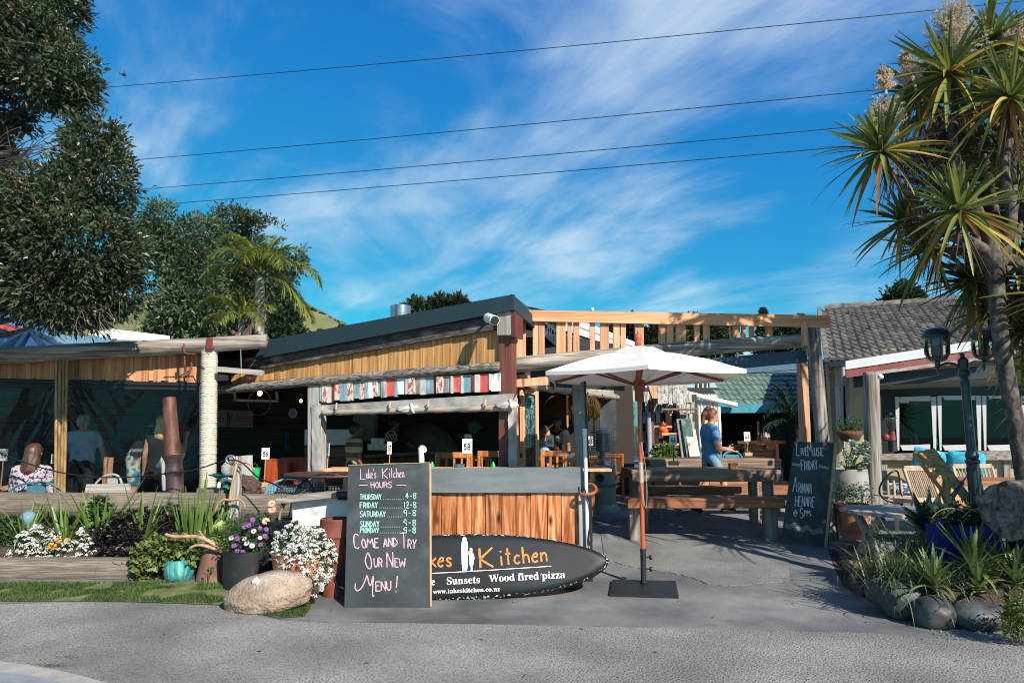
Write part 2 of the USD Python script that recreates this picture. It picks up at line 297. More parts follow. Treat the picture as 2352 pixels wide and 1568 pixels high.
obj('ground', sheet([(-700, -250), (700, -250), (700, 700), (-700, 700)], 0), m_asphalt, kind='structure')
foot = sg.Polygon(edge + [(16, edge[-1][1] - .05), (16, -14), (-16, -14), (-16, edge[0][1])])
obj('footpath', sheet(foot, .005), m_chip, kind='structure')
ko = [G(u, v)[:2] for u, v in [(-400, 1508), (0, 1521), (80, 1532), (160, 1548), (250, 1572), (330, 1600)]]
ki = [G(u, v)[:2] for u, v in [(240, 1612), (150, 1570), (90, 1556), (0, 1545), (-400, 1536)]]
obj('kerb', sheet(sg.Polygon([tuple(p) for p in ko + ki]), .011, .01), m_kerb, kind='structure')
obj('gutter', sheet(sg.Polygon([tuple(p) for p in ki] + [(-5.5, 2.0), (-1.2, 2.0)]), .008), tex('gutter_concrete', [C('80848a', .8), C('9ea1a5', .8)], 3, detail=6, rough=.8), kind='structure')
# worn patch of older seal with a broken front lip
r = rng(3)
lip = [z7(*q) for q in [(-330, 800), (-140, 850), (0, 872), (90, 880), (180, 902), (260, 930), (340, 958), (450, 966), (560, 958), (660, 948), (770, 940), (840, 936)]]
back = [z7(*q) for q in [(800, 800), (640, 640), (430, 560), (150, 540), (-180, 560), (-380, 640)]]
def fray(px, amp, n=8):
    p = np.array([G(*q)[:2] for q in px]); p = sg.LineString(p).segmentize(.05); p = np.asarray(p.coords); return p + r.normal(0, amp, p.shape)
patch = sg.Polygon(list(map(tuple, fray(lip, .012))) + list(map(tuple, fray(back, .06)))).buffer(0)
obj('worn_patch', sheet(patch, .007, .007), m_gravel, kind='structure')
crumbs = [blob((*q, zg(q[1]) + .004), r.uniform(.003, .012, 3) * (1, 1, .6), 1, .3, seed=i) for i, q in enumerate(np.vstack([fray(lip, .03)[::2], fray(lip, .12)[::2], fray(lip, .3)[::3]])) if r.random() < .7]
obj('asphalt_crumbs', cat(crumbs), m_gravel, kind='stuff', label='loose crumbs of asphalt along the broken lip of the drive', cat='crumbs')
# brick strip beside the planter: every brick is a piece of the paving
pav = [z7(*q) for q in [(1072, 742), (1330, 716), (1352, 1000), (1348, 1090), (1435, 1112), (1330, 1060), (1160, 962), (1110, 850)]]
pav = sg.Polygon([tuple(G(*q)[:2]) for q in pav]).buffer(0)
paving = obj('brick_paving', sheet(pav, .004), m_soil, kind='structure')
m_brick = tex('brick', [C('5c3a35', .8), C('86564c', .8), C('8f6a5f', .8)], 9, detail=6, rough=.85, bump=.3, var=.3, stain=(5, C('4a4543', .8), .5, .7, .5))
a = math.radians(24); bw, bh = .225, .11; ux, uy = np.array([math.cos(a), math.sin(a)]), np.array([-math.sin(a), math.cos(a)])
c0 = np.array(pav.centroid.coords[0])
for j in range(-14, 15):
    for i in range(-6, 7):
        q = c0 + ux * ((i + .5 * (j % 2)) * (bw + .012)) + uy * (j * (bh + .012))
        if pav.buffer(-.03).contains(sg.Point(*q)):
            R = np.array([[*ux, 0], [*uy, 0], [0, 0, 1]]); z = zg(q[1]) + .008 + r.uniform(-.004, .006)
            obj('brick', box((*q, z), (bw, bh, .04), R, .006), m_brick, paving)
# hills behind
def hill(name, ridge, y0, depth, mat, seed, amp):
    n, m = 120, 24; V = []
    us = np.linspace(ridge[0][0], ridge[-1][0], n); vs = np.interp(us, [q[0] for q in ridge], [q[1] for q in ridge])
    for k in range(m):
        t = k / (m - 1)
        for u, v in zip(us, vs):
            top = P(u, v, y0); y = y0 - depth * (1 - t); w = math.sin(t * math.pi / 2) ** 1.2
            V.append([top[0] * y / y0, y, .4 + (top[2] - .4) * w])
    V = np.array(V); V[:, 2] += (meshkit.fbm(V * .12 + seed, 4, seed) - .5) * amp * np.clip((V[:, 2] - .4) / 4, 0, 1)
    b = V[-n:] * (1.0, 1.0, 0) + (0, depth * .6, 0); V = np.vstack([V, b]); i, j = np.meshgrid(np.arange(m), np.arange(n - 1), indexing='ij')
    q = np.stack([i * n + j, i * n + j + 1, (i + 1) * n + j + 1, (i + 1) * n + j], -1).reshape(-1, 4)
    return obj(name, (V, np.vstack([q[:, [0, 1, 2]], q[:, [0, 2, 3]]])), mat, smooth=True, kind='structure')
hill('hill', [(-1400, 700), (-400, 690), (120, 700), (380, 690), (520, 655), (600, 668), (690, 700), (740, 725), (800, 752), (860, 790), (960, 850), (1100, 920), (1250, 960), (1500, 985)], 170, 70, m_hillgrass, 2, 3.0)

# ================================================================ BUILDINGS
def woodm(name, cols, axis, across=26, along=1.6, **k):
    st = {'z': (across, across, along), 'x': (along, across, across), 'y': (across, along, across)}[axis]
    k.setdefault('rough', .68); k.setdefault('bump', .25); k.setdefault('dist', .6); k.setdefault('detail', 6)
    return tex(name, cols, 1.0, st, **k)
m_cedar = woodm('red_cedar', [C('8a5637'), C('b07a55'), C('c4926c')], 'z', 30, 1.2, var=.34, stain=(1.4, C('6b4630'), .55, .75, .35))
m_cedar_gold = woodm('golden_cedar', [C('8f6238'), C('b0824e'), C('c29863')], 'z', 34, 1.1, var=.26, stain=(1.1, C('6a4b2e'), .55, .75, .3))
m_fir = woodm('new_fir', [C('a86f48'), C('c68d62'), C('d6a27a')], 'x', 24, 1.0, var=.1, knots=((1.3, 9, 9), .22, C('7a4a2c')))
m_firz = woodm('new_fir_upright', [C('a1714f'), C('bd8b66'), C('cfa07c')], 'z', 24, 1.0, var=.2, knots=((9, 9, 1.6), .2, C('7a4a2c')))
m_log = woodm('weathered_log', [C('433d38'), C('857d74'), C('b0a89d')], 'x', 18, .8, dist=1.0, bump=.5, rough=.85, stain=(1.6, C('6a5442'), .5, .7, .5))
m_logz = woodm('weathered_pole', [C('3f3a35'), C('7d766e'), C('a39b91')], 'z', 20, .8, dist=1.0, bump=.5, rough=.85, stain=(1.6, C('6a5442'), .5, .7, .35))
m_lintel = woodm('dark_weathered_log', [C('2c2826'), C('6d655e'), C('9a938a')], 'x', 26, 1.5, dist=1.5, bump=.6, rough=.85)
m_fascia = woodm('charred_fascia', [C('231f20'), C('413a3b'), C('5b5352')], 'x', 22, .7, rough=.6, knots=((1.2, 6, 6), .3, C('81756f')))
m_redpost = woodm('red_brown_post', [C('4a2923'), C('65392f'), C('75473c')], 'z', 30, 1.0, rough=.55)
m_greyw = woodm('grey_board', [C('6c6863'), C('98938d'), C('b3aea8')], 'z', 28, 1.0, rough=.85, var=.12)
m_greyx = woodm('grey_timber', [C('6c645c'), C('958c83'), C('b0a79d')], 'x', 26, .9, rough=.85, var=.12, bump=.5)
m_steelblue = plain('roof_flashing', C('22333b'), .5, .0, .3, k=.05, scale=2)
m_roofdark = plain('roof_sheet', C('3a464d'), .5)
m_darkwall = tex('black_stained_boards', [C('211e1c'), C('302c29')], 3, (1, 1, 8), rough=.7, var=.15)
m_canvas = tex('grey_canvas', [C('8f8b85'), C('aeaaa3'), C('bfbab3')], 3.5, detail=6, rough=.75, bump=.35, trans=.12)
m_roll = tex('rolled_clear_plastic', [C('7a746b'), C('a29c92'), C('b08a5c')], 4, (1, 1, 6), rough=.3, bump=.4)
m_cord = plain('cord', C('a39a86'), .8)
m_rope = tex('white_rope', [C('968f80'), C('b5afa1'), C('c4beb1')], 30, (1, 1, 3), rough=.85, bump=.3)
m_bamboo = tex('bamboo', [C('6e5334'), C('957648'), C('a98c60')], 5, (3, 3, 1), rough=.4, var=.35)
m_bambood = tex('bamboo_dark', [C('3e3022'), C('5e4a33')], 5, (3, 3, 1), rough=.5, var=.25)
m_rust = tex('rust', [C('3a201a'), C('5d342a'), C('7a4a38')], 8, detail=7, rough=.75, bump=.3)
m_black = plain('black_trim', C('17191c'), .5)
m_pvc = pane('clear_curtain', (.95, .96, .97), .5, .03)
m_glass = pane('window_glass', (.4, .44, .44), .55, .01)
m_chrome = plain('steel', C('a9adb0'), .3, .9)
m_white = plain('white_paint', C('d8d6d0'), .5, k=.04)

def line(a, b): return lambda u: np.interp(u, [a[0], b[0]], [a[1], b[1]]) if a[0] <= b[0] else np.interp(u, [b[0], a[0]], [b[1], a[1]])
def poly(pts): xs, ys = [p[0] for p in pts], [p[1] for p in pts]; return lambda u: float(np.interp(u, xs, ys))
def board_row(parent, name, pl, edges, top, bot, th, mats, r, gap=.6, off=.0, jit=.006, jb=0.0):
    for a, b in edges:
        a2, b2 = a + gap * .3, b - gap * .3; o = off + r.uniform(0, jit); e = r.uniform(0, jb)
        pts = [pl(a2, top(a2), o), pl(b2, top(b2), o), pl(b2, bot(b2) - e, o), pl(a2, bot(a2) - e, o)]
        obj(name, slab(pts, pl.n, th), mats[r.integers(len(mats))], parent)
def pairs(xs): return list(zip(xs[:-1], xs[1:]))
r = rng(11)
# ---------------- dining shelter on the left
S = thing('dining_shelter', 'open timber dining shelter with long grey log beam and clear plastic curtains', 'shelter', (-5.5, 8.9, .3))
PS = Pl((0, 8.9, 0), (0, -1, 0))
A, B = P(-150, 829, 8.72), P(612, 781, 8.72)
obj('roof_beam', log(A, B, .112, 22, 60, .10, 3, .012, .82), m_log, S, True, label='long weathered grey log beam')
top = poly([z1(-700, 500), z1(0, 425), z1(430, 395), z1(900, 365), z1(1545, 310)]); bot = poly([z1(-700, 530), z1(0, 550), z1(800, 572), z1(1545, 585)])
ex = [-700, -640, -590, -520, -470, -420, -350, -290, -230, -180, -120, -60, 0, 80, 125, 195, 235, 275, 345, 415, 470, 525, 570, 605, 670, 705, 770, 805, 865, 930, 990, 1020, 1085, 1140, 1170, 1205, 1230, 1265, 1290, 1350, 1385, 1430, 1485, 1510, 1545]
board_row(S, 'wall_board', PS, pairs([x * .3 for x in ex]), top, bot, .025, [m_cedar], r, .9, jit=.012)
obj('board_backing', slab([PS(*z1(-700, 480), -.04), PS(*z1(1548, 320), -.04), PS(*z1(1548, 588), -.04), PS(*z1(-700, 530), -.04)], PS.n, .03), m_black, S)
obj('curtain_track', cat(beam(PS(*z1(-700, 545), .012), PS(*z1(1545, 592), .012), .03, .05), beam(PS(*z1(-700, 570), -.0), PS(*z1(1545, 600), .0), .01, .12)), m_black, S)
rope_c = [P(*z1(1604, y), 8.75) for y in (325, 1395)]; rope_c[1][2] = .3; H = rope_c[0][2] - .3
prof = [(.0, 0)]; k = int(H / .021); rr = .100
for i in range(k):
    w = rr + r.uniform(-.002, .003) + (.003 if i % 9 == 0 else 0); prof += [(w - .007, i * .021), (w, i * .021 + .006), (w, i * .021 + .014)]
prof += [(rr - .01, H), (0, H)]
obj('post', cyl((rope_c[1][0], 8.75, .2), (rope_c[0][0], 8.75, H + .35), .088), m_logz, S)
obj('rope_wrap', lathe(prof, 22, (rope_c[1][0], 8.75, .3), (rope_c[0][0] - rope_c[1][0], 0, H)), m_rope, S, True, label='white rope bound round the post')
rw = rope_c[0][0]
obj('strap', cat(box((rw + .055, 8.612, H + .365), (.075, .012, .14)), box((rw + .055, 8.66, H + .30), (.075, .10, .012))), plain('red_strap', C('6f2a26'), .6), S)
for i, (x0, x1, rad, dy) in enumerate([(434, 450, .018, 0), (461, 471, .019, -.02), (488, 493, .018, 0), (514, 511, .017, .01)]):
    a, b = P(*z1(x0, 385), 8.70 + dy), P(*z1(x1, 1400), 8.70 + dy); b[2] = .3; n = 34; t = np.linspace(0, 1, n); hgt = a[2] - .3
    rad2 = rad * (1 + .16 * np.exp(-(((t * hgt + i * .09) % .24) - .12) ** 2 / .00012)); obj('bamboo_pole', tube(b + (a - b) * t[:, None], rad2, 10), m_bamboo, S, True)
def curtain(u0, u1, seed):
    n, m = 70, 60; V = []
    for j in range(m):
        for i in range(n):
            s, t = i / (n - 1), j / (m - 1); u, v = u0 + (u1 - u0) * s, 878 + (1140 - 878) * t
            p = PS(u, v, -.02); e = min(s, 1 - s); fold = np.exp(-e * 5) * (1 - .5 * t)
            q = (s if s < .5 else 1 - s) * 9 - (t * 4)
            p[1] += .11 * fold * (meshkit.fbm(np.array([q * 2.2, t * 2.5 + seed, seed * 3.1]), 4, seed) - .5) + .028 * (meshkit.noise(np.array([s * 6 + 3 * t, t * 1.6, seed + 7.])) - .5)
            V.append(p)
    i, j = np.meshgrid(np.arange(n - 1), np.arange(m - 1)); q = np.stack([j * n + i, j * n + n + i, j * n + n + i + 1, j * n + i + 1], -1).reshape(-1, 4)
    return np.array(V), np.vstack([q[:, [0, 1, 2]], q[:, [0, 2, 3]]])
obj('clear_curtain', curtain(-200, 132, 1), m_pvc, S, True); obj('clear_curtain', curtain(158, 458, 2), m_pvc, S, True)
obj('curtain_rail', cyl(P(*z1(1532, 600), 8.86), P(*z1(1532, 1390), 8.86), .009), m_chrome, S)
rf = [A + (-3, 0, .02), B + (-.35, 0, .02), B + (-.35, 4.2, .05), A + (-3, 4.2, .05)]
obj('roof', slab(rf, (0, 0, 1), .05), m_roofdark, S)
obj('deck', box((-6.3, 10.85, .25), (6.4, 3.9, .1)), plain('deck', C('3b332c'), .8), S)
# ---------------- main restaurant
R_ = thing('restaurant', 'timber restaurant with open serving front, cedar gable and patchwork painted valance', 'building', (-.05, 7.9, 0))
PF = Pl((-.05, 7.9, 0), (-.377, -.926, 0)); PW = Pl((-.02, 7.9, 0), (.942, -.335, 0))
fl_top = poly([z2(440, 385), z2(2215, 55)]); fl_bot = poly([z2(355, 515), z2(2225, 160)])
obj('roof_flashing', slab([PF(*z2(440, 382), .16), PF(*z2(2215, 53), .16), PF(*z2(2222, 165), .16), PF(*z2(350, 520), .16)], PF.n, .05), m_steelblue, R_, label='dark steel barge flashing along the roof edge')
pk = PF(*z2(2215, 53), .16); pe = PF(*z2(2222, 165), .16)
obj('corner_flashing', cat(slab([pk, pk + (.95, 2.3, -.55), pe + (.95, 2.3, -.42), pe], PW.n, .04)), m_steelblue, R_)
obj('roof', slab([PF(*z2(430, 388), .1), PF(*z2(2212, 58), .1), PF(*z2(2212, 58), .1) + (1.9, 5.2, -.5), PF(*z2(430, 388), .1) + (1.9, 5.2, -.3)], (0, 0, 1), .04), m_roofdark, R_)
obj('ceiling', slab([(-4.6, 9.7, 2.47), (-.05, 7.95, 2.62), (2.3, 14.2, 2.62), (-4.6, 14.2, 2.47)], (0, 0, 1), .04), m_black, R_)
obj('fascia_beam', slab([PF(*z2(372, 508), .07), PF(*z2(2104, 203), .07), PF(*z2(2104, 302), .07), PF(*z2(425, 582), .07), PF(*z2(305, 594), .07)], PF.n, .05), m_fascia, R_)
top = poly([z2(180, 640), z2(420, 575), z2(2110, 292)]); bot = poly([z2(180, 712), z2(420, 672), z2(2112, 552)])
ed = [190]; 
while ed[-1] < 2105: ed.append(ed[-1] + r.choice([24, 30, 36, 44, 50]) * (.75 + .45 * (ed[-1] - 190) / 1900))
ed[-1] = 2112
board_row(R_, 'gable_board', PF, [(470.4 + a * .32, 470.4 + b * .32) for a, b in pairs(ed)], top, bot, .025, [m_cedar_gold], r, 1.1, jit=.014)
obj('gable_backing', slab([PF(*z2(170, 640), -.045), PF(*z2(2112, 290), -.045), PF(*z2(2112, 560), -.045), PF(*z2(170, 716), -.045)], PF.n, .03), m_black, R_)
obj('lintel_log', log(PF(*z2(95, 735), .07), PF(*z2(2112, 572), .07), .062, 18, 70, .16, 5, .01, .85), m_lintel, R_, True)
# painted off-cut valance
pv = {'b': tex('paint_pale_blue', [(0, C('5f838d')), (.6, C('779ba4')), (1, C('8fb0b6'))], 14, (1, 1, .4), rough=.6), 'w': tex('paint_white', [(0, C('9d9a93')), (.5, C('bdbab2')), (1, C('cbc8c1'))], 14, (1, 1, .4), rough=.6),
      'r': tex('paint_white_over_red', [(0, C('c9c2ba')), (.5, C('c6bdb5')), (.6, C('b8635c')), (1, C('a84c46'))], 34, (1, 1, .5), detail=7, rough=.65), 'd': tex('paint_dark_red', [C('6d2522'), C('8f3a35')], 9, rough=.6),
      'c': tex('paint_coral', [(0, C('b34c44')), (.6, C('cd625a')), (1, C('d68a80'))], 10, (1, 1, .4), detail=7, rough=.6), 'g': tex('paint_worn_grey', [(0, C('5d5a55')), (.5, C('8b8882')), (1, C('c4c1ba'))], 12, (2, 2, .3), detail=7, rough=.75),
      't': tex('paint_white_teal', [(0, C('5c8a90')), (.4, C('8fb1b3')), (.5, C('d6d6d0')), (1, C('dcdad4'))], 8, (2, 2, .3), detail=6, rough=.6)}
VP_ = 'b0 25 r25 85 w85 138 d140 170 r172 235 b235 315 r318 375 w375 395 b398 460 r460 525 t525 610 r612 668 b670 705 g705 765 c765 860 b862 890 t890 985 w985 1015 r1018 1088 g1088 1155 w1157 1215 b1217 1310 d1310 1337 r1338 1412 g1412 1505 w1505 1530 c1530 1620 w1622 1645 b1648 1752 d1752 1780 w1782 1840 c1845 1945 w1945 1965 t1970 2075'.split()
top = poly([b5(-5, 66), b5(2080, -45)]); bot = poly([b5(-5, 292), b5(900, 215), b5(2080, 155)])
for i in range(0, len(VP_), 2):
    kind, a, b = VP_[i][0], float(VP_[i][1:]), float(VP_[i + 1]); e = r.uniform(-3, 3)
    o = .05 + r.uniform(0, .03); u0, u1 = 733.8 + a * .2, 733.8 + b * .2
    obj('valance_piece', slab([PF(u0, top(u0), o), PF(u1 - .3, top(u1), o), PF(u1 - .3, bot(u1) + e, o), PF(u0, bot(u0) + e, o)], PF.n, .045), pv[kind], R_)
# rolled canvas blind across the opening
def cloth(p00, p10, p01, p11, n, nu, nv, amp, seed, stretch=(5, 3)):
    V = []; p00, p10, p01, p11 = map(np.asarray, (p00, p10, p01, p11))
    for j in range(nv):
        for i in range(nu):
            s, t = i / (nu - 1), j / (nv - 1); q = (p00 * (1 - s) + p10 * s) * (1 - t) + (p01 * (1 - s) + p11 * s) * t
            V.append(q + n * amp * 2 * (meshkit.fbm(np.array([s * stretch[0], t * stretch[1], seed * 1.7]), 3, seed) - .5))
    i, j = np.meshgrid(np.arange(nu - 1), np.arange(nv - 1)); q = np.stack([j * nu + i, j * nu + nu + i, j * nu + nu + i + 1, j * nu + i + 1], -1).reshape(-1, 4)
    return np.array(V), np.vstack([q[:, [0, 1, 2]], q[:, [0, 2, 3]]])
obj('canvas_blind', cloth(PF(*z2(835, 848), .08), PF(*z2(2222, 764), .08), PF(*z2(835, 912), .06), PF(*z2(2195, 868), .06), PF.n, 70, 6, .02, 4, (22, 2)), m_canvas, R_, True)
ra, rb = PF(*z2(845, 893), .10), PF(*z2(2180, 858), .10); tt = np.linspace(0, 1, 60)
obj('blind_roll', tube(ra + (rb - ra) * tt[:, None] - (0, 0, .02), .032 + .005 * np.sin(tt * 70) * np.sin(tt * 23), 12), m_roll, R_, True)
for x, y in ((940, 878), (1325, 868), (1600, 860), (2010, 850)):
    obj('blind_tie', tube([PF(*z2(x + 6, y - 42), .10), PF(*z2(x, y), .165), PF(*z2(x - 2, y + 32), .12)], .012, 6), m_cord, R_)
for x, y in ((1460, 880), (2170, 852)):
    obj('blind_fold', cat(blob(PF(*z2(x, y), .10), (.13, .05, .05), 3, .3, 2, 5), tube([PF(*z2(x + 20, y - 40), .1), PF(*z2(x + 28, y + 5), .15), PF(*z2(x + 40, y + 22), .12)], .02, 8)), m_canvas, R_, True)
obj('canvas_strip', cloth(PF(*z2(765, 845), .09), PF(*z2(832, 840), .09), PF(*z2(772, 1365), .09), PF(*z2(836, 1365), .09), PF.n, 8, 30, .018, 8, (2, 5)), m_canvas, R_, True)
obj('canvas_strip', cloth(PF(*z2(2178, 866), .08), PF(*z2(2238, 770), .08), PF(*z2(2182, 1310), .08), PF(*z2(2240, 1310), .08), PF.n, 8, 30, .03, 9, (2, 7)), m_canvas, R_, True)
def vpost(pl, u0, u1, v0, v1, depth, off=0.0): return slab([pl(u0, v0, off), pl(u1, v0, off), pl(u1, v1, off), pl(u0, v1, off)], pl.n, depth)
obj('post', vpost(PF, 707, 731, 876, 1222, .16, .07), m_greyw, R_); obj('post', vpost(PF, *[z2(x, 0)[0] for x in (2110, 2202)], 760, 1240, .15, .05), m_redpost, R_, label='red brown corner post')
obj('cap_block', vpost(PF, z2(2098, 0)[0], z2(2202, 0)[0], z2(0, 178)[1], z2(0, 345)[1], .2, .12), m_greyw, R_)
obj('cap_strip', vpost(PF, z2(2203, 0)[0], z2(2226, 0)[0], z2(0, 168)[1], z2(0, 358)[1], .25, .13), plain('maroon', C('5a2a28'), .5), R_)
# back and side walls, floor
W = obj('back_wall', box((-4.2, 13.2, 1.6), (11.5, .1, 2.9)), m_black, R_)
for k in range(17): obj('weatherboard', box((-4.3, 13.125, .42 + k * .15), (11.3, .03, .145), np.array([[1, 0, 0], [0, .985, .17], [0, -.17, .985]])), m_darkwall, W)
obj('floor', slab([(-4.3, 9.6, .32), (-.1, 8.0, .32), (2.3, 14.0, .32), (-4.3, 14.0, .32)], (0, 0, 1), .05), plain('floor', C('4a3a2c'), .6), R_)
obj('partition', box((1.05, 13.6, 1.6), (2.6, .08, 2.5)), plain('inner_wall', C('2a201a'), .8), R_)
# side wall along the courtyard: canvas above, posts, clear sheet
obj('side_canvas', cat(cloth(PW(*b6(330, 238)), PW(*b6(1090, 285)), PW(*b6(330, 268)), PW(*b6(1072, 382)), PW.n, 40, 6, .03, 3, (9, 2)), cloth(PW(*b6(1095, 286)), PW(*b6(1265, 318)), PW(*b6(1095, 380)), PW(*b6(1262, 405)), PW.n, 14, 5, .03, 6, (5, 2))), m_canvas, R_, True)
ra, rb = PW(*b6(190, 252), .05), PW(*b6(1075, 372), .05)
obj('side_blind_roll', tube(ra + (rb - ra) * tt[:, None], .055 + .008 * np.sin(tt * 50), 12), m_roll, R_, True)
for x, y in ((410, 285), (600, 318), (760, 322), (905, 340)): obj('blind_tie', tube([PW(*b6(x + 4, y - 55), .06), PW(*b6(x + 8, y), .12), PW(*b6(x - 2, y + 28), .06)], .011, 6), m_cord, R_)
obj('post', vpost(PW, *[b6(x, 0)[0] for x in (1058, 1085)], b6(0, 380)[1], b6(0, 1318)[1], .1), m_firz, R_)
obj('torn_canvas', cloth(PW(*b6(1080, 380), .08), PW(*b6(1112, 375), .08), PW(*b6(1085, 1315), .05), PW(*b6(1128, 1312), .05), PW.n, 6, 40, .08, 12, (2, 9)), m_canvas, R_, True)
obj('clear_sheet', cloth(PW(*b6(1125, 400), -.1), PW(*b6(1262, 408), -.1), PW(*b6(1200, 1000), -.1), PW(*b6(1275, 1000), -.1), PW.n, 14, 30, .12, 15, (7, 4)), pane('scuffed_plastic', (.5, .5, .53), .6, .05), R_, True)
obj('side_beam', beam(PW(*b6(60, 205), -.1), PW(*b6(1262, 318), -.1), .1, .16), m_firz, R_)
obj('dark_panel', vpost(PW, 1300, 1462, 905, 918, .05, -.2), m_black, R_)
# side roof behind the pergola slats: white gutter and dark roof falling to the right
ga, gb = P(*z3(505, 285), 9.4), P(*z3(1010, 455), 13.5)
for k, (dz, rad, m) in enumerate([(0, .055, m_white), (.13, .05, m_white), (-.12, .03, plain('soffit', C('6b6862'), .7))]): obj('gutter' if k < 2 else 'soffit', beam(ga + (0, .04 * k, dz), gb + (0, .04 * k, dz), .1, .1 if k < 2 else .14), m, R_)
obj('side_roof', slab([ga + (-.05, 0, .2), gb + (-.05, 0, .2), gb + (-2.2, 1, .75), ga + (-.9, .6, .5)], (.4, -.3, .9), .05), m_steelblue, R_)
obj('upper_wall', slab([(.05, 8.6, 2.1), (1.6, 9.9, 2.1), (1.6, 9.9, 2.75), (.05, 8.6, 2.8)], (.6, -.75, 0), .04), m_darkwall, R_)
cl = [P(*z3(370 + 8 * k, 262 + 75 * (.5 + .5 * math.sin(k * 1.55))), 8.45) for k in range(10)]
obj('coiled_hose', tube(spline(cl, 70), .008, 6), m_white, R_, True)
lv = [P(*z3(702, 235), 9.0), P(*z3(702, 158), 9.0)]; obj('vent_pipe', cat(cyl(lv[0], lv[1], .014), ball(lv[1], .025)), m_white, R_)
t = obj('flue', cat(lathe([(.0, -.5), (.17, -.5), (.17, .16), (.16, .16), (.155, .1), (.0, .1)], 24, P(*z2(1405, 205), 11.6))), m_chrome, R_, True, label='short stainless steel flue on the roof')
# hinged window leaf at the corner
D = thing('window_leaf', 'narrow hinged window leaf with painted glass and dark lattice below', 'window', P(*b6(175, 1080), 8.5) * (1, 1, 0) + (0, 0, .4))
PD = Pl((0, 8.5, 0), (.25, -1, 0))
for a, b in ((78, 130), (235, 268)): obj('stile', slab([PD(*b6(a, 285)), PD(*b6(b, 305)), PD(*b6(b + 8, 1085)), PD(*b6(a + 6, 1085))], PD.n, .05), m_firz, D)
obj('rail', slab([PD(*b6(131, 288)), PD(*b6(234, 300)), PD(*b6(234, 345)), PD(*b6(131, 330))], PD.n, .045), m_firz, D)
obj('pane', slab([PD(*b6(131, 331), -.02), PD(*b6(234, 346), -.02), PD(*b6(240, 880), -.02), PD(*b6(134, 880), -.02)], PD.n, .006), tex('painted_glass', [(0, C('20303a')), (.45, C('35505a')), (.55, C('6f9aa0')), (.6, C('2b3c46')), (1, C('1a2228'))], 6, (1, 1, .6), dist=2.5, rough=.12, spec=.6), D)
for k in range(11): obj('lattice', beam(PD(*b6(136 + 12 * k, 885), -.02), PD(*b6(128 + 12 * ((k + 3) % 11), 1080), -.025), .012, .012), m_redpost, D)
obj('hinge', cat(cyl(PD(*b6(70, 380), .01), PD(*b6(71, 430), .01), .018), cyl(PD(*b6(92, 930), .01), PD(*b6(93, 975), .01), .018)), m_black, D)
# ---------------- pergola across the courtyard entry
Q = thing('pergola', 'entry pergola of new orange fir slats between a top rail and a grey log', 'pergola', (2.0, 8.3, .1))
PP = Pl((0, 8.3, 0), (0, -1, 0))
obj('top_rail', slab([PP(*z3(165, 160), .05), PP(1907, 724, .05), PP(1907, 752, .05), PP(*z3(165, 236), .05)], PP.n, .05), m_fir, Q)
obj('beam_log', log(P(*z3(142, 536), 8.3), P(*z3(2168, 378), 8.3), .098, 20, 60, .09, 8, .012, .86), m_log, Q, True)
top = poly([z3(165, 200), z3(2281, 245)]); bot = poly([z3(145, 510), z3(1150, 428), z3(2180, 362)])
for a, b in ((182, 240), (288, 325), (329, 371), (452, 515), (530, 560), (570, 612), (685, 720), (757, 817), (848, 893), (900, 935), (1000, 1060), (1167, 1210), (1220, 1265), (1285, 1352), (1415, 1448), (1478, 1520), (1662, 1730), (1745, 1770), (1798, 1828), (1915, 1957)):
    u0, u1 = z3(a, 0)[0], z3(b, 0)[0]
    obj('slat', slab([PP(u0, top(u0), -.002), PP(u1, top(u1), -.002), PP(u1, bot(u1), .0), PP(u0, bot(u0), .0)], PP.n, .045), m_firz, Q)
obj('slat', vpost(PP, z3(2165, 0)[0], z3(2200, 0)[0], z3(0, 240)[1], z3(0, 408)[1], .045, .12), m_firz, Q)
obj('post_cladding', slab([PP(*z3(143, 335), .03), PP(*z3(202, 335), .03), PP(*z3(202, 505), .03), PP(*z3(143, 505), .03)], PP.n, .1), m_firz, Q)
obj('post', slab([PP(*z3(158, 705), -.1), PP(*z3(182, 705), -.1), PP(*z3(204, 1720), -.1), PP(*z3(180, 1720), -.1)], PP.n, .1), m_firz, Q)
obj('lower_rail', slab([PP(*z3(160, 645), .06), PP(*z3(395, 622), .06), PP(*z3(395, 682), .06), PP(*z3(160, 697), .06)], PP.n, .05), m_firz, Q)
pb = P(1908, 1230, 8.8); pb[2] = zg(8.8); obj('round_pole', log(pb - (0, 0, .1), P(1868, 752, 8.85), .088, 18, 40, .08, 9, .01, .92), m_logz, Q, True)
obj('square_post', slab([P(*z4(150, 480), 9.1), P(*z4(204, 480), 9.1), P(*z4(252, 1700), 9.1), P(*z4(196, 1700), 9.1)], (0, -1, 0), .12), m_firz, Q)
obj('steel_post', slab([P(*b6(612, 200), 7.75), P(*b6(722, 200), 7.75), P(*b6(784, 1830), 7.75), P(*b6(676, 1830), 7.75)], (0, -1, 0), .1), plain('galvanised', C('6f7377'), .4, .5), Q)
obj('steel_edge', slab([P(*b6(724, 200), 7.74), P(*b6(744, 200), 7.74), P(*b6(814, 1830), 7.74), P(*b6(787, 1830), 7.74)], (0, -1, 0), .08), plain('navy', C('1a2336'), .4), Q)
m_bluebeam = plain('blue_grey_beam', C('33566b'), .45)
for u0, v0, u1, v1, d, h in ((1470, 852, 1850, 818, 9.0, .16), (1560, 858, 1850, 838, 10.4, .13), (1660, 852, 1850, 850, 11.5, .09)): obj('cross_beam', beam(P(u0, v0, d), P(u1, v1, d), .1, h), m_bluebeam, Q)

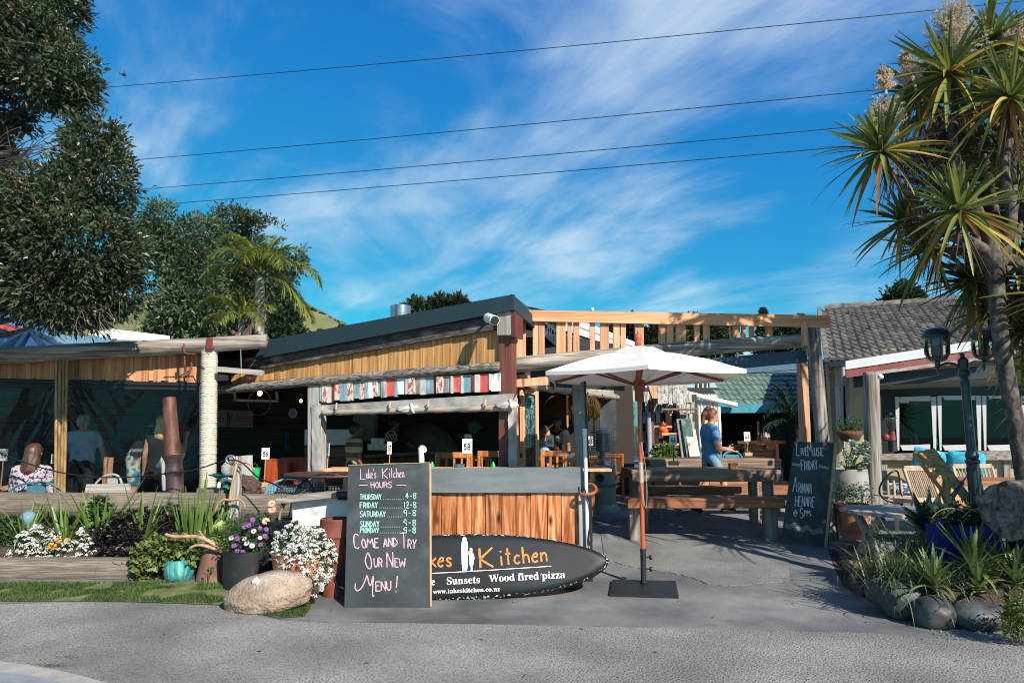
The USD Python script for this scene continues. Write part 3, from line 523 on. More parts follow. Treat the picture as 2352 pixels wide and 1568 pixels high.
# ================================================================ THE TILED HOUSE ON THE RIGHT, AND WHAT STANDS BEHIND THE COURTYARD
r = rng(21)
m_tile = tex('concrete_tile', [C('443f3c', .9), C('6a635e', .9), C('857c76', .9)], 6, detail=6, rough=.85, bump=.3, var=.22, stain=(1.3, C('8c8a72', .8), .56, .72, .45))
m_gtile = tex('green_metal_tile', [C('5a7064', .8), C('6b8174', .8), C('788d80', .8)], 3, rough=.5, var=.07)
m_cream = tex('cream_render', [C('a39375'), C('b6a688')], 2, rough=.85)
m_red = tex('red_timber', [C('5e2220'), C('7d3531')], 5, rough=.55)
m_darkblue = plain('dark_blue_trim', C('20282f'), .45)
m_frame = plain('white_window_frame', C('c9c9c8'), .45, k=.03)
def tile_mesh(pl_o, ax, up, n, w, h, th, rolls, amp):
    """One interlocking roof tile: rolls across its width, a thick lower lip, lifted at the lower end."""
    k = 6 * rolls + 1; t = np.linspace(0, 1, k); wave = amp * np.maximum(0, np.sin(t * rolls * 2 * np.pi + .6)) ** .8
    rows = []
    for s, lift in ((0.0, th), (1.06, 0.0)): rows.append([pl_o + ax * (w * a) + up * (h * s) + n * (lift + z) for a, z in zip(t, wave)])
    lip = [pl_o + ax * (w * a) + n * (z * .6 - .002) for a, z in zip(t, wave)]
    V = np.array(rows[0] + rows[1] + lip); f = []
    for i in range(k - 1): f += [[i, i + 1, k + i + 1], [i, k + i + 1, k + i], [2 * k + i, 2 * k + i + 1, i + 1], [2 * k + i, i + 1, i]]
    return V, np.array(f)
def roof(parent, o, ax, up, n, cols, rows, w, h, mat, rolls, amp, th, clip=None, name='roof_tile', limit=300, order=None):
    cells = [(i, j) for j in range(rows) for i in range(cols) if clip is None or clip(i, j)]
    near = sorted(cells, key=lambda c: np.linalg.norm(o + ax * c[0] * w + up * c[1] * h - EYE) if order is None else order(c))
    single, rest = near[:limit], near[limit:]
    for c in single:
        q = o + ax * (c[0] * w) + up * (c[1] * h) + n * r.uniform(-.004, .006); obj(name, tile_mesh(q, ax, up, n, w - .004, h, th, rolls, amp), mat, parent)
    if rest: obj(name + 's', cat([tile_mesh(o + ax * (c[0] * w) + up * (c[1] * h), ax, up, n, w - .004, h, th, rolls, amp) for c in rest]), mat, parent, kind='stuff')
HR = unit([.92, -.39, 0]); HB = unit([.39, .92, 0])
e0 = P(1904, 829, 13.0); rid = P(1895, 712, 17.0); up = unit(rid - e0 - HR * np.dot(rid - e0, HR)); SL = np.dot(rid - e0, up); hn = unit(np.cross(HR, up))
Hh = thing('tiled_house', 'cream house under an old grey concrete tile roof with white bifold windows', 'house', (6.5, 13, .3))
roof(Hh, e0, HR, up, hn, 19, 14, .30, SL / 14, m_tile, 2, .036, .055)
obj('roof_deck', slab([e0 - hn * .02, e0 + HR * 8 - hn * .02, rid + HR * 8 - hn * .02, rid - hn * .02], hn, .04), m_tile, Hh)
for i in range(17): obj('ridge_tile', cat(tube([rid + HR * (.42 * i) + (0, 0, .02), rid + HR * (.42 * i + .44) + (0, 0, .035)], [.11, .12], 10)), m_tile, Hh)
for i in range(14):
    q = e0 + up * (i * SL / 14); obj('verge_tile', beam(q + hn * .03 - HR * .03, q + up * (SL / 14 + .03) + hn * .045 - HR * .03, .1, .09), m_tile, Hh)
obj('gutter', beam(e0 - up * .06 - hn * .05, e0 + HR * 7 - up * .06 - hn * .05, .11, .1), m_darkblue, Hh)
obj('barge_board', beam(e0 - hn * .1 - up * .1, rid - hn * .1, .03, .2), m_red, Hh)
wl = e0 + HB * .55; wl[2] = .3
PH = Pl(wl, -HB)
def hw(u, v, off=0): return PH(u, v, off)
a, b = wl.copy(), wl + HR * 7
for q in (([a - HR * .05, hw(2042, 1240), hw(2042, 800), a + (0, 0, 2.55) - HR * .05]), ([hw(2042.3, 906), hw(2460, 894), b + (0, 0, 2.55), hw(2042.3, 800)]), ([hw(2042.3, 1260), b, hw(2460, 1046), hw(2042.3, 1042)])): obj('wall', slab(q, -HB, .12), m_cream, Hh)
obj('end_wall', slab([a, a + HB * 4, a + HB * 4 + (0, 0, 2.5), a + (0, 0, 2.5)], -HR, .1), m_darkwall, Hh)
wf = [(2026, 900, 2352 + 90, 884, 2352 + 90, 1052, 2048, 1040)]
def wq(u0, v0, u1, v1, off, th, m, name, par=Hh): return obj(name, slab([hw(u0, v0, off), hw(u1, v0 - (u1 - u0) * .03, off), hw(u1, v1, off), hw(u0 + 6, v1, off)], -HB, th), m, par)
wq(2024, 904, 2055, 1046, .02, .03, m_darkblue, 'window_surround')
wq(2010, 895, 2450, 908, .07, .08, m_darkblue, 'window_head')
tr = [(z4(812, 0)[0], z4(1100, 0)[0]), (z4(1107, 0)[0], z4(1412, 0)[0]), (z4(1418, 0)[0], z4(1725, 0)[0])]
for k, (u0, u1) in enumerate(tr):
    top = 911 - (u0 - 2055) * .03
    w = wq(u0 + 6, top + 6, u1 - 6, 1024, .035, .012, m_glass, 'window')
    for q in ((u0, top, u0 + 10, 1034), (u1 - 12, top, u1, 1034)): wq(*q, .055, .05, m_frame, 'frame', w)
    wq(u0 + 11, top, u1 - 13, top + 10, .055, .05, m_frame, 'frame', w); wq(u0 + 12, 1022, u1 - 14, 1034, .055, .05, m_frame, 'frame', w)
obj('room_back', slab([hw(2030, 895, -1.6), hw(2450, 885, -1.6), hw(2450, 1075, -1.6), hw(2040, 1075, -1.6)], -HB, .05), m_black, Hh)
wq(2062, 914, 2088, 925, .046, .004, tex('window_sticker', [(0, C('3b3f6a')), (.5, C('c9ccd6')), (1, C('d8d8dc'))], 30, rough=.5), 'sticker')
wq(2012, 1043, 2450, 1056, .16, .16, m_greyx, 'sill')
for u in (2022, 2165, 2305): wq(u, 1056, u + 16, 1190, .09, .08, m_greyw, 'sill_post')
wq(2035, 1058, 2420, 1190, .03, .02, m_cream, 'lower_panel')
for i, (u, s) in enumerate(((2093, .9), (2105, 1.2), (2150, 1.0), (2342, 1.3))):
    q = hw(u, 1022, -.12); tag(stage.GetPrimAtPath(obj('bottle', lathe([(0, 0), (.035 * s, 0), (.035 * s, .1 * s), (.012 * s, .14 * s), (.012 * s, .18 * s), (0, .18 * s)], 14, q), plain(f'bottle_glass_{i}', C(['8fa0a0', 'b5c4c6', '6f7f86', '9fc4c8'][i]), .2), smooth=40)), ['small pale bottle at the left corner of the house window', 'taller pale bottle next to it inside the left window', 'dim grey bottle in the middle of the left window', 'large clear blue bottle behind the rightmost window'][i], 'bottle')
# verandah on the house: white gutter, red fascia, grey posts
V_ = thing('verandah', 'verandah roof with white flashing over a red fascia on a round grey post', 'verandah', (5.3, 10.5, .3))
fa, fb = P(*z4(470, 515), 11.0), P(*z4(1500, 355), 10.5); fc, fd = P(*z4(470, 575), 11.0), P(*z4(1500, 420), 10.5)
fn = unit(np.cross(fb - fa, (0, 0, -1))); fn = fn if fn[1] < 0 else -fn
lo = lambda u, v, d: P(*z4(u, v), d)
obj('flashing', slab([fa, fb, fd, fc], fn, .05), plain('white_flashing', C('c3c6c9'), .4, k=.03), V_)
obj('fascia', slab([fc + fn * -.02, fd + fn * -.02, lo(1500, 487, 10.5), lo(475, 632, 11.0)], fn, .04), m_red, V_)
obj('batten', beam(lo(590, 612, 10.8), lo(1500, 490, 10.5), .03, .05), m_greyx, V_)
obj('roof', slab([fa - (0, 0, .03), fb - (0, 0, .03), fb + HB * 2.8 - (0, 0, .03), fa + HB * 3.2 + (.3, -.6, -.03)], (0, 0, 1), .05), m_roofdark, V_)
obj('beam', beam(lo(520, 660, 11.2), lo(1500, 590, 10.7), .1, .2), m_darkblue, V_)
pt = P(*z4(640, 605), 10.4); pbm = G(*z4(718, 1600)); obj('round_post', log((pt[0] - .06, 10.4, .28), (pt[0], 10.4, pt[2] + .02), .115, 18, 40, .07, 4, .01, .95), m_logz, V_, True)
obj('lamp_bulb', ball(lo(712, 625, 10.1), .04), m_white, V_, True)
for q in ((460, 560, 1120), (430, 690, 1000)): obj('inner_post', beam(P(*z4(q[0], q[1]), 12.0), P(*z4(q[0] + 10, q[2]), 12.0), .12, .12), m_greyw, V_)
# ---------------- behind the courtyard
GR = thing('green_roofed_building', 'building with a pale green tile roof, teal fascia and a dark open front', 'building', (6.5, 17, .35))
ge = P(1640, 931, 14.6); gn = unit([0, -.5, .87]); gup = unit([0, .87, .5])
roof(GR, ge + (-.1, 0, 0), np.array([1., 0, 0]), gup, gn, 34, 10, .13, .236, m_gtile, 1, .02, .03, clip=lambda i, j: i * .13 > j * .236 * .40 and i * .13 < 4.0, order=lambda c: c[0])
obj('roof_deck', slab([ge - gn * .03, ge + (6, 0, 0) - gn * .03, ge + (6, 0, 0) + gup * 2.36 - gn * .03, ge + (1.1, 0, 0) + gup * 2.36 - gn * .03], gn, .04), m_gtile, GR)
obj('fascia', beam(P(1632, 938, 14.55), P(1950, 936, 14.55), .04, .19), plain('teal_paint', C('2f7f8c'), .45), GR)
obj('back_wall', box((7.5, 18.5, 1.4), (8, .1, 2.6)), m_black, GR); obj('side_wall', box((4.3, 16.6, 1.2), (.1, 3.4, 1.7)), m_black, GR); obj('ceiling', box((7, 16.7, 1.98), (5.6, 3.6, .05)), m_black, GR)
WW = thing('white_shed', 'white painted corrugated shed wall with a white gutter pipe', 'shed', (4.2, 15, .35))
k = 40; xs = np.linspace(0, 1, k); a, b = P(1560, 905, 14.4), P(1648, 900, 14.4)
V = [[a[0] + (b[0] - a[0]) * s, 14.4 + .025 * math.sin(i * 1.9), z] for z in (.3, P(1600, 905, 14.4)[2]) for i, s in enumerate(xs)]
obj('wall', (np.array(V), np.array([[i, i + 1, k + i + 1] for i in range(k - 1)] + [[i, k + i + 1, k + i] for i in range(k - 1)])), m_white, WW)
obj('gutter_pipe', cat(cyl(P(1562, 899, 14.2), P(1692, 930, 14.4), .05), cyl(P(1645, 918, 14.3), P(1645, 936, 14.6), .04)), m_white, WW)
obj('end_wall', box((b[0] + .02, 16.0, 1.2), (.06, 3.2, 1.7)), m_white, WW)
BH = thing('far_house', 'pale blue house wall with a dark window behind the white shed', 'house', (7, 24, .4))
obj('wall', slab([P(1480, 872, 24), P(1700, 872, 24), P(1700, 1000, 24), P(1480, 1000, 24)], (0, -1, 0), .2), plain('pale_blue_wall', C('8fa9b5'), .7), BH)
w = obj('window', slab([P(*b7(522, 295), 23.95), P(*b7(635, 295), 23.95), P(*b7(640, 392), 23.95), P(*b7(522, 392), 23.95)], (0, -1, 0), .03), m_black, BH)
for x in (535, 575, 612): obj('window_bar', slab([P(*b7(x, 297), 23.93), P(*b7(x + 8, 297), 23.93), P(*b7(x + 8, 390), 23.93), P(*b7(x, 390), 23.93)], (0, -1, 0), .02), m_white, w)
# shingle clad hut
SH = thing('shingle_hut', 'little bar hut clad in silvery wooden shingles with red brown corner posts', 'hut', (3.2, 13.6, .35))
m_shing = woodm('silver_shingle', [C('55524e'), C('8f8b84'), C('b5b0a7')], 'z', 30, 3, rough=.85, var=.28, bump=.4, stain=(2.2, C('a8a078'), .58, .7, .5))
PSH = Pl((0, 13.6, 0), (.12, -1, 0))
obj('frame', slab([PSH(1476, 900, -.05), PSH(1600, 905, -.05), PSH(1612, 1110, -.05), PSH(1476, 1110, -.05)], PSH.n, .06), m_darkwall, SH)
for j in range(9):
    v = 902 + j * 23
    for i in range(13):
        u = 1478 + i * 9.4 + (j % 2) * 4.5 + r.uniform(-1, 1); w = r.uniform(7.5, 9.2)
        if 1516 < u + w / 2 < 1552 and 940 < v + 10 < 1060: continue
        if u > 1590: continue
        o = r.uniform(.0, .03); obj('shingle', slab([PSH(u, v - 3, o), PSH(u + w, v - 3, o), PSH(u + w, v + 22 + r.uniform(-2, 3), o + .035), PSH(u, v + 22 + r.uniform(-2, 3), o + .035)], PSH.n, .012), m_shing, SH)
for j in range(2):
    for i in range(8):
        u = 1510 + i * 8.5 + r.uniform(-1, 1); v = 884 + j * 20; o = .25 + j * .18
        obj('shingle', slab([PSH(u, v, o - .1), PSH(u + 8, v, o - .1), PSH(u + 9, v + 22 + r.uniform(-2, 4), o + .08), PSH(u + 1, v + 22 + r.uniform(-2, 4), o + .08)], PSH.n, .014), m_shing, SH)
for u0, v0, u1, v1 in ((1496, 915, 1501, 1100), (1555, 930, 1564, 1100)): obj('corner_post', beam(PSH(u0, v0, .09), PSH(u1, v1, .09), .07, .07), m_redpost, SH)
obj('rafter_end', slab([PSH(*b7(115, 318), .45), PSH(*b7(195, 318), .45), PSH(*b7(195, 425), .45), PSH(*b7(150, 425), .45)], PSH.n, .1), m_firz, SH)
obj('awning_shelf', beam(PSH(*b7(210, 520), .3), PSH(*b7(515, 518), .3), .25, .03), m_lintel, SH)
obj('serving_shelf', beam(PSH(*b7(178, 822), .25), PSH(*b7(435, 815), .25), .25, .05), m_fir, SH)
obj('window_shelf', beam(PSH(*b7(215, 730), .18), PSH(*b7(375, 728), .18), .2, .05), m_fir, SH)
obj('window_board', slab([PSH(*b7(262, 540), .02), PSH(*b7(315, 540), .02), PSH(*b7(318, 700), .02), PSH(*b7(262, 700), .02)], PSH.n, .02), m_firz, SH)
obj('drain_pipe', cyl(PSH(*b7(118, 545), .12), PSH(*b7(135, 1170), .12), .045), plain('grey_pipe', C('8d98a3'), .45), SH)
m_or = plain('orange_skin', C('c2561e'), .5); m_rd = plain('red_skin', C('8c2a1d'), .5)
for i, (x, y, s, m, lab) in enumerate([(232, 688, .085, m_or, 'large orange pumpkin on the hut window shelf'), (257, 706, .065, m_or, 'smaller orange pumpkin right of the large one on the hut shelf'), (240, 652, .07, m_rd, 'dark red gourd heaped above the pumpkins on the hut shelf')]):
    q = PSH(*b7(x, y), .2); g = thing('pumpkin', lab, 'pumpkin', q); n_, = (20,)
    an = np.arange(n_) * 2 * np.pi / n_; v, f = lathe([(0.001, -.8 * s), (.7 * s, -.7 * s), (s, 0), (.75 * s, .65 * s), (.1 * s, .7 * s)], n_); v *= np.tile(1 + .08 * np.cos(an * 10), 5)[:, None] ** np.array([1, 1, 0]); obj('flesh', (v + q, f), m, g, True); obj('stalk', cyl(q + (0, 0, .6 * s), q + (.01, 0, s), .012), m_greyw, g)
# old boards leaning on the hut's right corner
for i, (x0, y0, x1, y1, w, h, lab) in enumerate([(395, 600, 470, 940, 24, 'c', 'grey green weathered plank leaning first beside the shingle hut'), (430, 600, 520, 940, 30, 't', 'dark green painted plank leaning in the middle by the hut'), (470, 690, 545, 940, 20, 'r', 'red and white painted plank leaning outermost by the hut')]):
    q0, q1 = PSH(*b7(x0, y0), .25 + .06 * i), PSH(*b7(x1, y1 + 190), .6 + .1 * i)
    obj('leaning_plank', beam(q0, q1, .2, .03, up=(0, 1, .2)), tex(f'plank_paint_{i}', [[C('56605a'), C('86887e')], [C('1d3a36'), C('33544d'), C('6a7a72')], [C('8c3a34'), C('c3bdb4'), C('b8b2a8')]][i], 6, (2, 2, .5), rough=.7), label=lab, cat='plank')
# left background: blue building with red trim, glass lean-to, white sail
BL = thing('blue_building', 'bright blue building with a red barge board half hidden by the big tree', 'building', (-9.5, 15, .4))
obj('wall', slab([P(-260, 735, 15), P(20, 752, 15), P(95, 800, 15), P(95, 900, 15), P(-260, 900, 15)], (0, -1, 0), .3), plain('bright_blue', C('1f6f9e'), .5), BL)
obj('barge_board', beam(P(-160, 690, 14.85), P(92, 775, 14.85), .06, .17), plain('coral_red', C('b5443c'), .5), BL)
obj('roof', slab([P(-160, 684, 14.8), P(96, 768, 14.8), P(150, 764, 19), P(-100, 684, 19)], (0, -.2, 1), .05), plain('blue_roof', C('2c5f80'), .45), BL)
GL = thing('glass_lean_to', 'grey framed glass and corrugated roof behind the shelter beam', 'roof', (-8, 13.6, 2.9))
apex = P(*z1(225, 180), 13.4)
for q in ((-40, 330), (120, 320), (330, 300), (480, 290)): obj('rafter', beam(apex, P(*z1(*q), 12.6), .07, .1), plain('grey_frame', C('7d8b92'), .45), GL)
obj('glazing', slab([apex, P(*z1(470, 292), 12.65), P(*z1(-40, 340), 12.65)], (0, -.8, .5), .01), pane('roof_glass', (.6, .75, .8), 3.0, .05), GL)
k = 90; a0, b0 = P(*z1(290, 200), 14.5), P(*z1(900, 245), 14.5); V = []
for z, y in ((0, 0), (-.55, -1.4)):
    for i in range(k): V.append(a0 + (b0 - a0) * (i / (k - 1)) + (0, y, z + .03 * math.sin(i * 1.57)))
obj('corrugated_roof', (np.array(V), np.array([[k + i, k + i + 1, i + 1] for i in range(k - 1)] + [[k + i, i + 1, i] for i in range(k - 1)])), plain('blue_grey_iron', C('5b7c93'), .4), GL)
sl = [P(*z1(660, 205), 16), P(*z1(860, 165), 15.5), P(*z1(1300, 218), 16), P(*z1(1300, 260), 15.2), P(*z1(850, 245), 15)]
obj('shade_sail', slab(sl, (0, -.6, .8), .02), plain('sail_cloth', C('d9d6cf'), .7, trans=.2), label='white shade sail stretched behind the long grey log', cat='sail')

# ================================================================ LETTERING
GLY = {'A': '00 39 60|13 53', 'C': '~68 49 19 05 04 11 40 61', 'D': '00 09|~09 38 65 64 31 00', 'E': '60 00 09 69|05 45', 'F': '00 09 69|05 45', 'H': '00 09|60 69|05 65', 'I': '30 39', 'K': '00 09|69 04 60', 'L': '09 00 60',
  'M': '00 19 34 59 60', 'N': '00 09 60 69', 'O': '~39 17 04 21 40 61 65 48 39', 'R': '00 09|~09 48 66 54 05|25 60', 'S': '~68 49 18 06 25 44 62 40 10 01', 'T': '09 69|39 30', 'U': '~09 03 11 30 51 63 69', 'V': '09 30 69', 'W': '09 10 36 50 69', 'P': '00 09|~09 48 66 54 05', 'Y': '09 34 69|34 30',
  '1': '17 39 30', '2': '~07 29 58 56 33 00|00 60', '4': '40 49 03 63', '5': '59 19 05|~05 35 63 51 20 01', '8': '~38 18 06 25 44 62 40 20 02 25 45 67 58 38', '9': '~58 39 28 06 15 34 54 56 58|58 50', '-': '14 54', '.': '30 31', '!': '39 33|31 30', '@': '~53 34 15 26 45 54 63 66 48 28 05 03 21 50',
  'u': '~05 02 11 30 41 45|45 40', 'k': '09 00|55 02|13 50', 'e': '~03 43 45 25 03 01 20 41', 's': '~44 25 04 13 32 41 20 01', 'i': '25 20|27 28', 't': '29 20|06 46', 'c': '~41 20 01 03 25 44', 'h': '09 00|~03 25 44 40', 'n': '05 00|~03 25 44 40', "'": '29 27'}
WID = {'I': .35, '1': .5, '.': .42, '!': .5, "'": .35, 'i': .5, 'M': 1.25, 'W': 1.25, '@': 1.0}
def strokes(text):
    """Pen strokes of a text in units of its capital height, and its length."""
    out, x = [], 0.0
    for ch in text:
        if ch == ' ': x += .45; continue
        w = WID.get(ch, .78 if not ch.islower() else .66); low = ch.islower()
        for s in GLY[ch].split('|'):
            sm = s[0] == '~'; p = np.array([[int(q[0]) / 6, int(q[1]) / 9] for q in s.lstrip('~').split()]); p = smooth_line(p, 2) if sm and len(p) > 2 else p
            p = sg.LineString(p).segmentize(.12); p = np.asarray(p.coords); p[:, 0] = p[:, 0] * (w - .16 if not low else .62) + x
            out.append(p)
        x += w + .03
    return out, x
def chalk(text, a, b, h, pl, w, zf, off=.004, seed=0, jit=.012):
    """Hand lettering between two picture points of its baseline, projected on the board's plane."""
    rr = rng(seed + len(text)); S, L = strokes(text); a, b = np.array(zf(*a)), np.array(zf(*b)); ex = (b - a); sc = np.linalg.norm(ex) / L; ex = unit(ex); ey = np.array([ex[1], -ex[0]]); k = (zf(0, 1)[1] - zf(0, 0)[1]); out = []
    for s in S:
        q = s + rr.normal(0, jit, s.shape) * .5 + rr.normal(0, jit, 2); px = a + np.outer(q[:, 0] * sc, ex) + np.outer(q[:, 1] * h * k, ey)
        p = np.array([pl(*c, off) for c in px]); ww = w * (1 + .35 * (meshkit.noise(np.column_stack([p[:, :2] * 60, np.full(len(p), seed)])) - .5))
        out.append(ribbon(p, ww, pl.n))
    return cat(out)
def mark(px, pl, w, zf, off=.004, wave=0): return ribbon([pl(*zf(*q), off) for q in smooth_line(px, 2)], w, pl.n)
def glyphs(text, math_bold=False):
    from PIL import Image, ImageDraw, ImageFont
    fs = glob.glob('/opt/blender-*/*/datafiles/fonts/' + ('NotoSansMath-Regular.woff2' if math_bold else 'Inter.woff2'))[0]
    font = ImageFont.truetype(fs, 110)
    if math_bold: text = ''.join(chr(0x1D400 + ord(c) - 65) if c.isupper() else chr(0x1D41A + ord(c) - 97) if c.islower() else c for c in text)
    bw = 0 if math_bold else 4; x0, y0, x1, y1 = font.getbbox(text, anchor='ls', stroke_width=bw); im = Image.new('L', (x1 - x0 + 8, y1 - y0 + 8)); ImageDraw.Draw(im).text((4 - x0, 4 - y0), text, 255, font, anchor='ls', stroke_width=bw)
    on = np.pad(np.asarray(im) > 127, ((0, 0), (1, 1))).astype(np.int8); ro, st = np.nonzero(np.diff(on, axis=1) == 1); en = np.nonzero(np.diff(on, axis=1) == -1)[1]
    sh = shapely.union_all(sg.box(st, -ro - 1, en, -ro) if False else shapely.box(st, -ro - 1, en, -ro)).buffer(.6).buffer(-.6).simplify(.8)
    return affinity.affine_transform(sh, [1 / (x1 - x0), 0, 0, 1 / 77.0, -4 / (x1 - x0), (4 - y0) / 77.0])       # x in 0..1, capitals 1 high
def printed(text, a, b, h, pl, zf, off=.003, th=.001, serif=False):
    """Printed lettering between two picture points of its baseline; h: height of a capital."""
    sh = glyphs(text, serif); a, b = np.array(zf(*a)), np.array(zf(*b)); ey = unit([(b - a)[1], -(b - a)[0]]); k = zf(0, 1)[1] - zf(0, 0)[1]; out = []
    for g in getattr(sh, 'geoms', [sh]):
        v, f = trimesh.creation.triangulate_polygon(g, engine='earcut'); p = np.array([pl(*(a + (b - a) * q[0] + ey * q[1] * h * k), off) for q in v]); f = np.asarray(f)
        s = np.cross(p[f[:, 1]] - p[f[:, 0]], p[f[:, 2]] - p[f[:, 0]]) @ pl.n; out.append((p, np.where(s[:, None] < 0, f[:, ::-1], f)))
    return cat(out)

# ================================================================ THE COUNTER, SURFBOARD AND CHALK BOARDS
r = rng(31)
PC = Pl((0, 7.05, 0), (0, -1, 0))
K = thing('front_counter', 'street side counter of varnished orange boards under a slate grey panel', 'counter', (-.3, 7.1, .05))
vb = [(0, C('6e3a1e')), (.3, C('97552e')), (.6, C('b87648')), (1, C('cfa07a'))]
m_varn = tex('varnished_boards', vb, 1.0, (9, 9, .9), detail=4, dist=2.4, rough=.35, var=.3, bump=.15, knots=((7, 7, 2.4), .2, C('2e1509')), coat=.25, stain=(3.5, C('c9a583'), .62, .75, .5, 1))
ub = [820, 862, 900, 945, 985, 1015, 1050, 1084, 1116, 1153, 1185, 1219, 1257, 1289, 1329]
for a, b in pairs(ub): oj = r.uniform(-.03, -.012); obj('board', slab([PC(a + .9, 1131, oj), PC(b - .9, 1131, oj), PC(b - .9 + (b - 1176) * .012, 1290, oj), PC(a + .9 + (a - 1176) * .012, 1290, oj)], PC.n, .025), m_varn, K)
pn = np.array([(815, 1131), (1340, 1131), (1340, 1082), (1338, 1076), (1333, 1073), (1325, 1072), (815, 1077)]); obj('grey_panel', slab([PC(*q, .02) for q in pn], PC.n, .025), tex('slate_paint', [C('5a6064'), C('6d7376')], 2.5, (1, 1, 4), rough=.5, bump=.1, stain=(4, C('7b7f82'), .66, .75, .5)), K)
obj('end_post', slab([PC(1329, 1132, .03), PC(1350, 1128, .03), PC(1353, 1295, .03), PC(1331, 1295, .03)], PC.n, .1), m_greyw, K)
obj('counter_top', box((-.45, 7.3, PC(985, 1079)[2] - .005), (2.9, .42, .03), bevel=.005), m_firz, K)
obj('frame', box((-.45, 7.16, .55), (2.5, .06, 1.0)), m_black, K)
for q in (1053, 1178, 1310, 1000): obj('screw', ball(PC(q, 1082, .022), (.007, .004, .007), 1), m_chrome, K)
pp = thing('white_pipe', 'white plastic water pipe standing at the end of the counter', 'pipe', PC(1348, 1240) * (1, 1, 0) + (0, 0, .05))
obj('pipe', cyl(PC(1343, 985, .06), PC(1350, 1262, .06), .018), m_white, pp); obj('collar', cyl(PC(1343, 984, .06), PC(1343, 998, .06), .024), m_white, pp)
rb = [PC(1332, 1132, .06), PC(1352, 1135, .14), PC(1368, 1128, .10), PC(1366, 1116, .03), PC(1350, 1112, -.02)]
obj('rusty_ring', tube(spline(rb, 30), .016, 8), tex('orange_rust', [C('7a3d25'), C('a5603f')], 10, rough=.7), label='rusty iron ring bolted to the end of the counter', cat='ring')
obj('black_cable', tube(spline([PC(1338, 1108, .07), PC(1352, 1150, .09), PC(1358, 1185, .08), PC(1352, 1225, .08), PC(1358, 1260, .1)], 40), .007, 6), m_black, label='black cables hanging down beside the white pipe', cat='cable')
# surfboard leaning on the counter
PB = Pl((0, 6.5, 0), (0, -1, .42))
cx_, cy_ = 1075, 1303; out = [(750, 1318), (760, 1290), (800, 1262), (880, 1238), (985, 1226), (1090, 1222), (1180, 1226), (1260, 1235), (1330, 1249), (1375, 1264), (1396, 1277), (1401, 1288), (1392, 1303), (1360, 1325), (1300, 1347), (1220, 1363), (1120, 1374), (1000, 1380), (900, 1378), (820, 1366), (770, 1345)]
ol = smooth_line(np.array(out + out[:2], float), 2)[2:-3]; ol = np.array([q for i, q in enumerate(ol) if i == 0 or np.hypot(*(q - ol[i - 1])) > .8]); k = len(ol)
q3 = np.array([PB(*q) for q in ol]); c3 = q3.mean(0); V = []
for inset, o in ((.0, -.035), (.012, -.012), (.035, .006), (.09, .015), (.16, .018)):
    d = q3 - c3; n_ = np.linalg.norm(d, axis=1, keepdims=True); V.append(c3 + d * (1 - np.minimum(inset / n_, .9)) * (1, 1, 1) + PB.n * o)
V.insert(0, V[0] - PB.n * .04); V = np.array(V); i = np.arange(k); j = (i + 1) % k; f = []
for m in range(len(V) - 1): f += [np.stack([m * k + i, m * k + j, (m + 1) * k + j], 1), np.stack([m * k + i, (m + 1) * k + j, (m + 1) * k + i], 1)]
vv = np.vstack([V.reshape(-1, 3), [c3 + PB.n * .02], [c3 - PB.n * .08]]); M_ = (len(V) - 1) * k
f += [np.stack([M_ + i, M_ + j, np.full(k, len(vv) - 2)], 1), np.stack([j, i, np.full(k, len(vv) - 1)], 1)]; f = np.vstack(f)
w_ = vv[f]; 
if np.mean(np.cross(w_[-2 * k:-k, 1] - w_[-2 * k:-k, 0], w_[-2 * k:-k, 2] - w_[-2 * k:-k, 0]) @ PB.n) < 0: f = f[:, ::-1]
SB = thing('surfboard', 'black painted surfboard sign leaning on the counter with chipped white edges', 'surfboard', (-.4, 6.3, 0))
m_surf = tex('surfboard_paint', [C('0b1013'), C('12181c'), C('1b2226')], 2.0, detail=5, rough=.5, spec=.3, stain=(9, C('c6c8c6'), .72, .74, .8))
obj('board', (vv, f), m_surf, SB, 40)
edge_m = tex('chipped_edge', [(0, C('12181c')), (.66, C('141b20')), (.72, C('c9cac8')), (1, C('dcdcd8'))], 38, detail=6, rough=.5)
ring = [(V[1] + PB.n * .0025), (V[2] + PB.n * .003), (V[3] * .62 + V[2] * .38 + PB.n * .003)]; VV = np.vstack(ring); fr = []
for m in range(2): fr += [np.stack([m * k + i, m * k + j, (m + 1) * k + j], 1), np.stack([m * k + i, (m + 1) * k + j, (m + 1) * k + i], 1)]
fr = np.vstack(fr); fr = fr if np.mean(np.cross(VV[fr[:, 1]] - VV[fr[:, 0]], VV[fr[:, 2]] - VV[fr[:, 0]]) @ PB.n) > 0 else fr[:, ::-1]
obj('chipped_rim', (VV, fr), edge_m, SB)
m_orange = plain('orange_lettering', C('cf7a2c'), .5, k=.03); m_wl = plain('white_lettering', C('dcdcd8'), .5, k=.02)
OFS = .0235
def brush(text, a, b, h, w): return chalk(text, a, b, h, PB, w, z6, OFS, 5, .004)
obj('lettering', cat(brush('kes', (742, 702), (892, 699), 100, .016), brush('K', (1048, 706), (1150, 700), 118, .018), brush('itchen', (1160, 693), (1470, 664), 100, .016)), m_orange, SB)
obj('small_lettering', cat(printed('e', (748, 811), (773, 810), 46, PB, z6, OFS, serif=True), printed('Sunsets', (841, 808), (1047, 797), 44, PB, z6, OFS, serif=True), printed('Wood fired pizza', (1099, 792), (1560, 766), 44, PB, z6, OFS, serif=True), printed('www.lukeskitchen.co.nz', (760, 863), (1166, 846), 27, PB, z6, OFS, serif=True), mark([(700, 741), (930, 731), (1475, 696)], PB, .006, z6, OFS)), m_wl, SB)
sil = [(932, 600), (933, 560), (940, 525), (952, 517), (962, 525), (970, 560), (972, 640), (970, 690), (966, 722), (940, 724), (934, 680)]
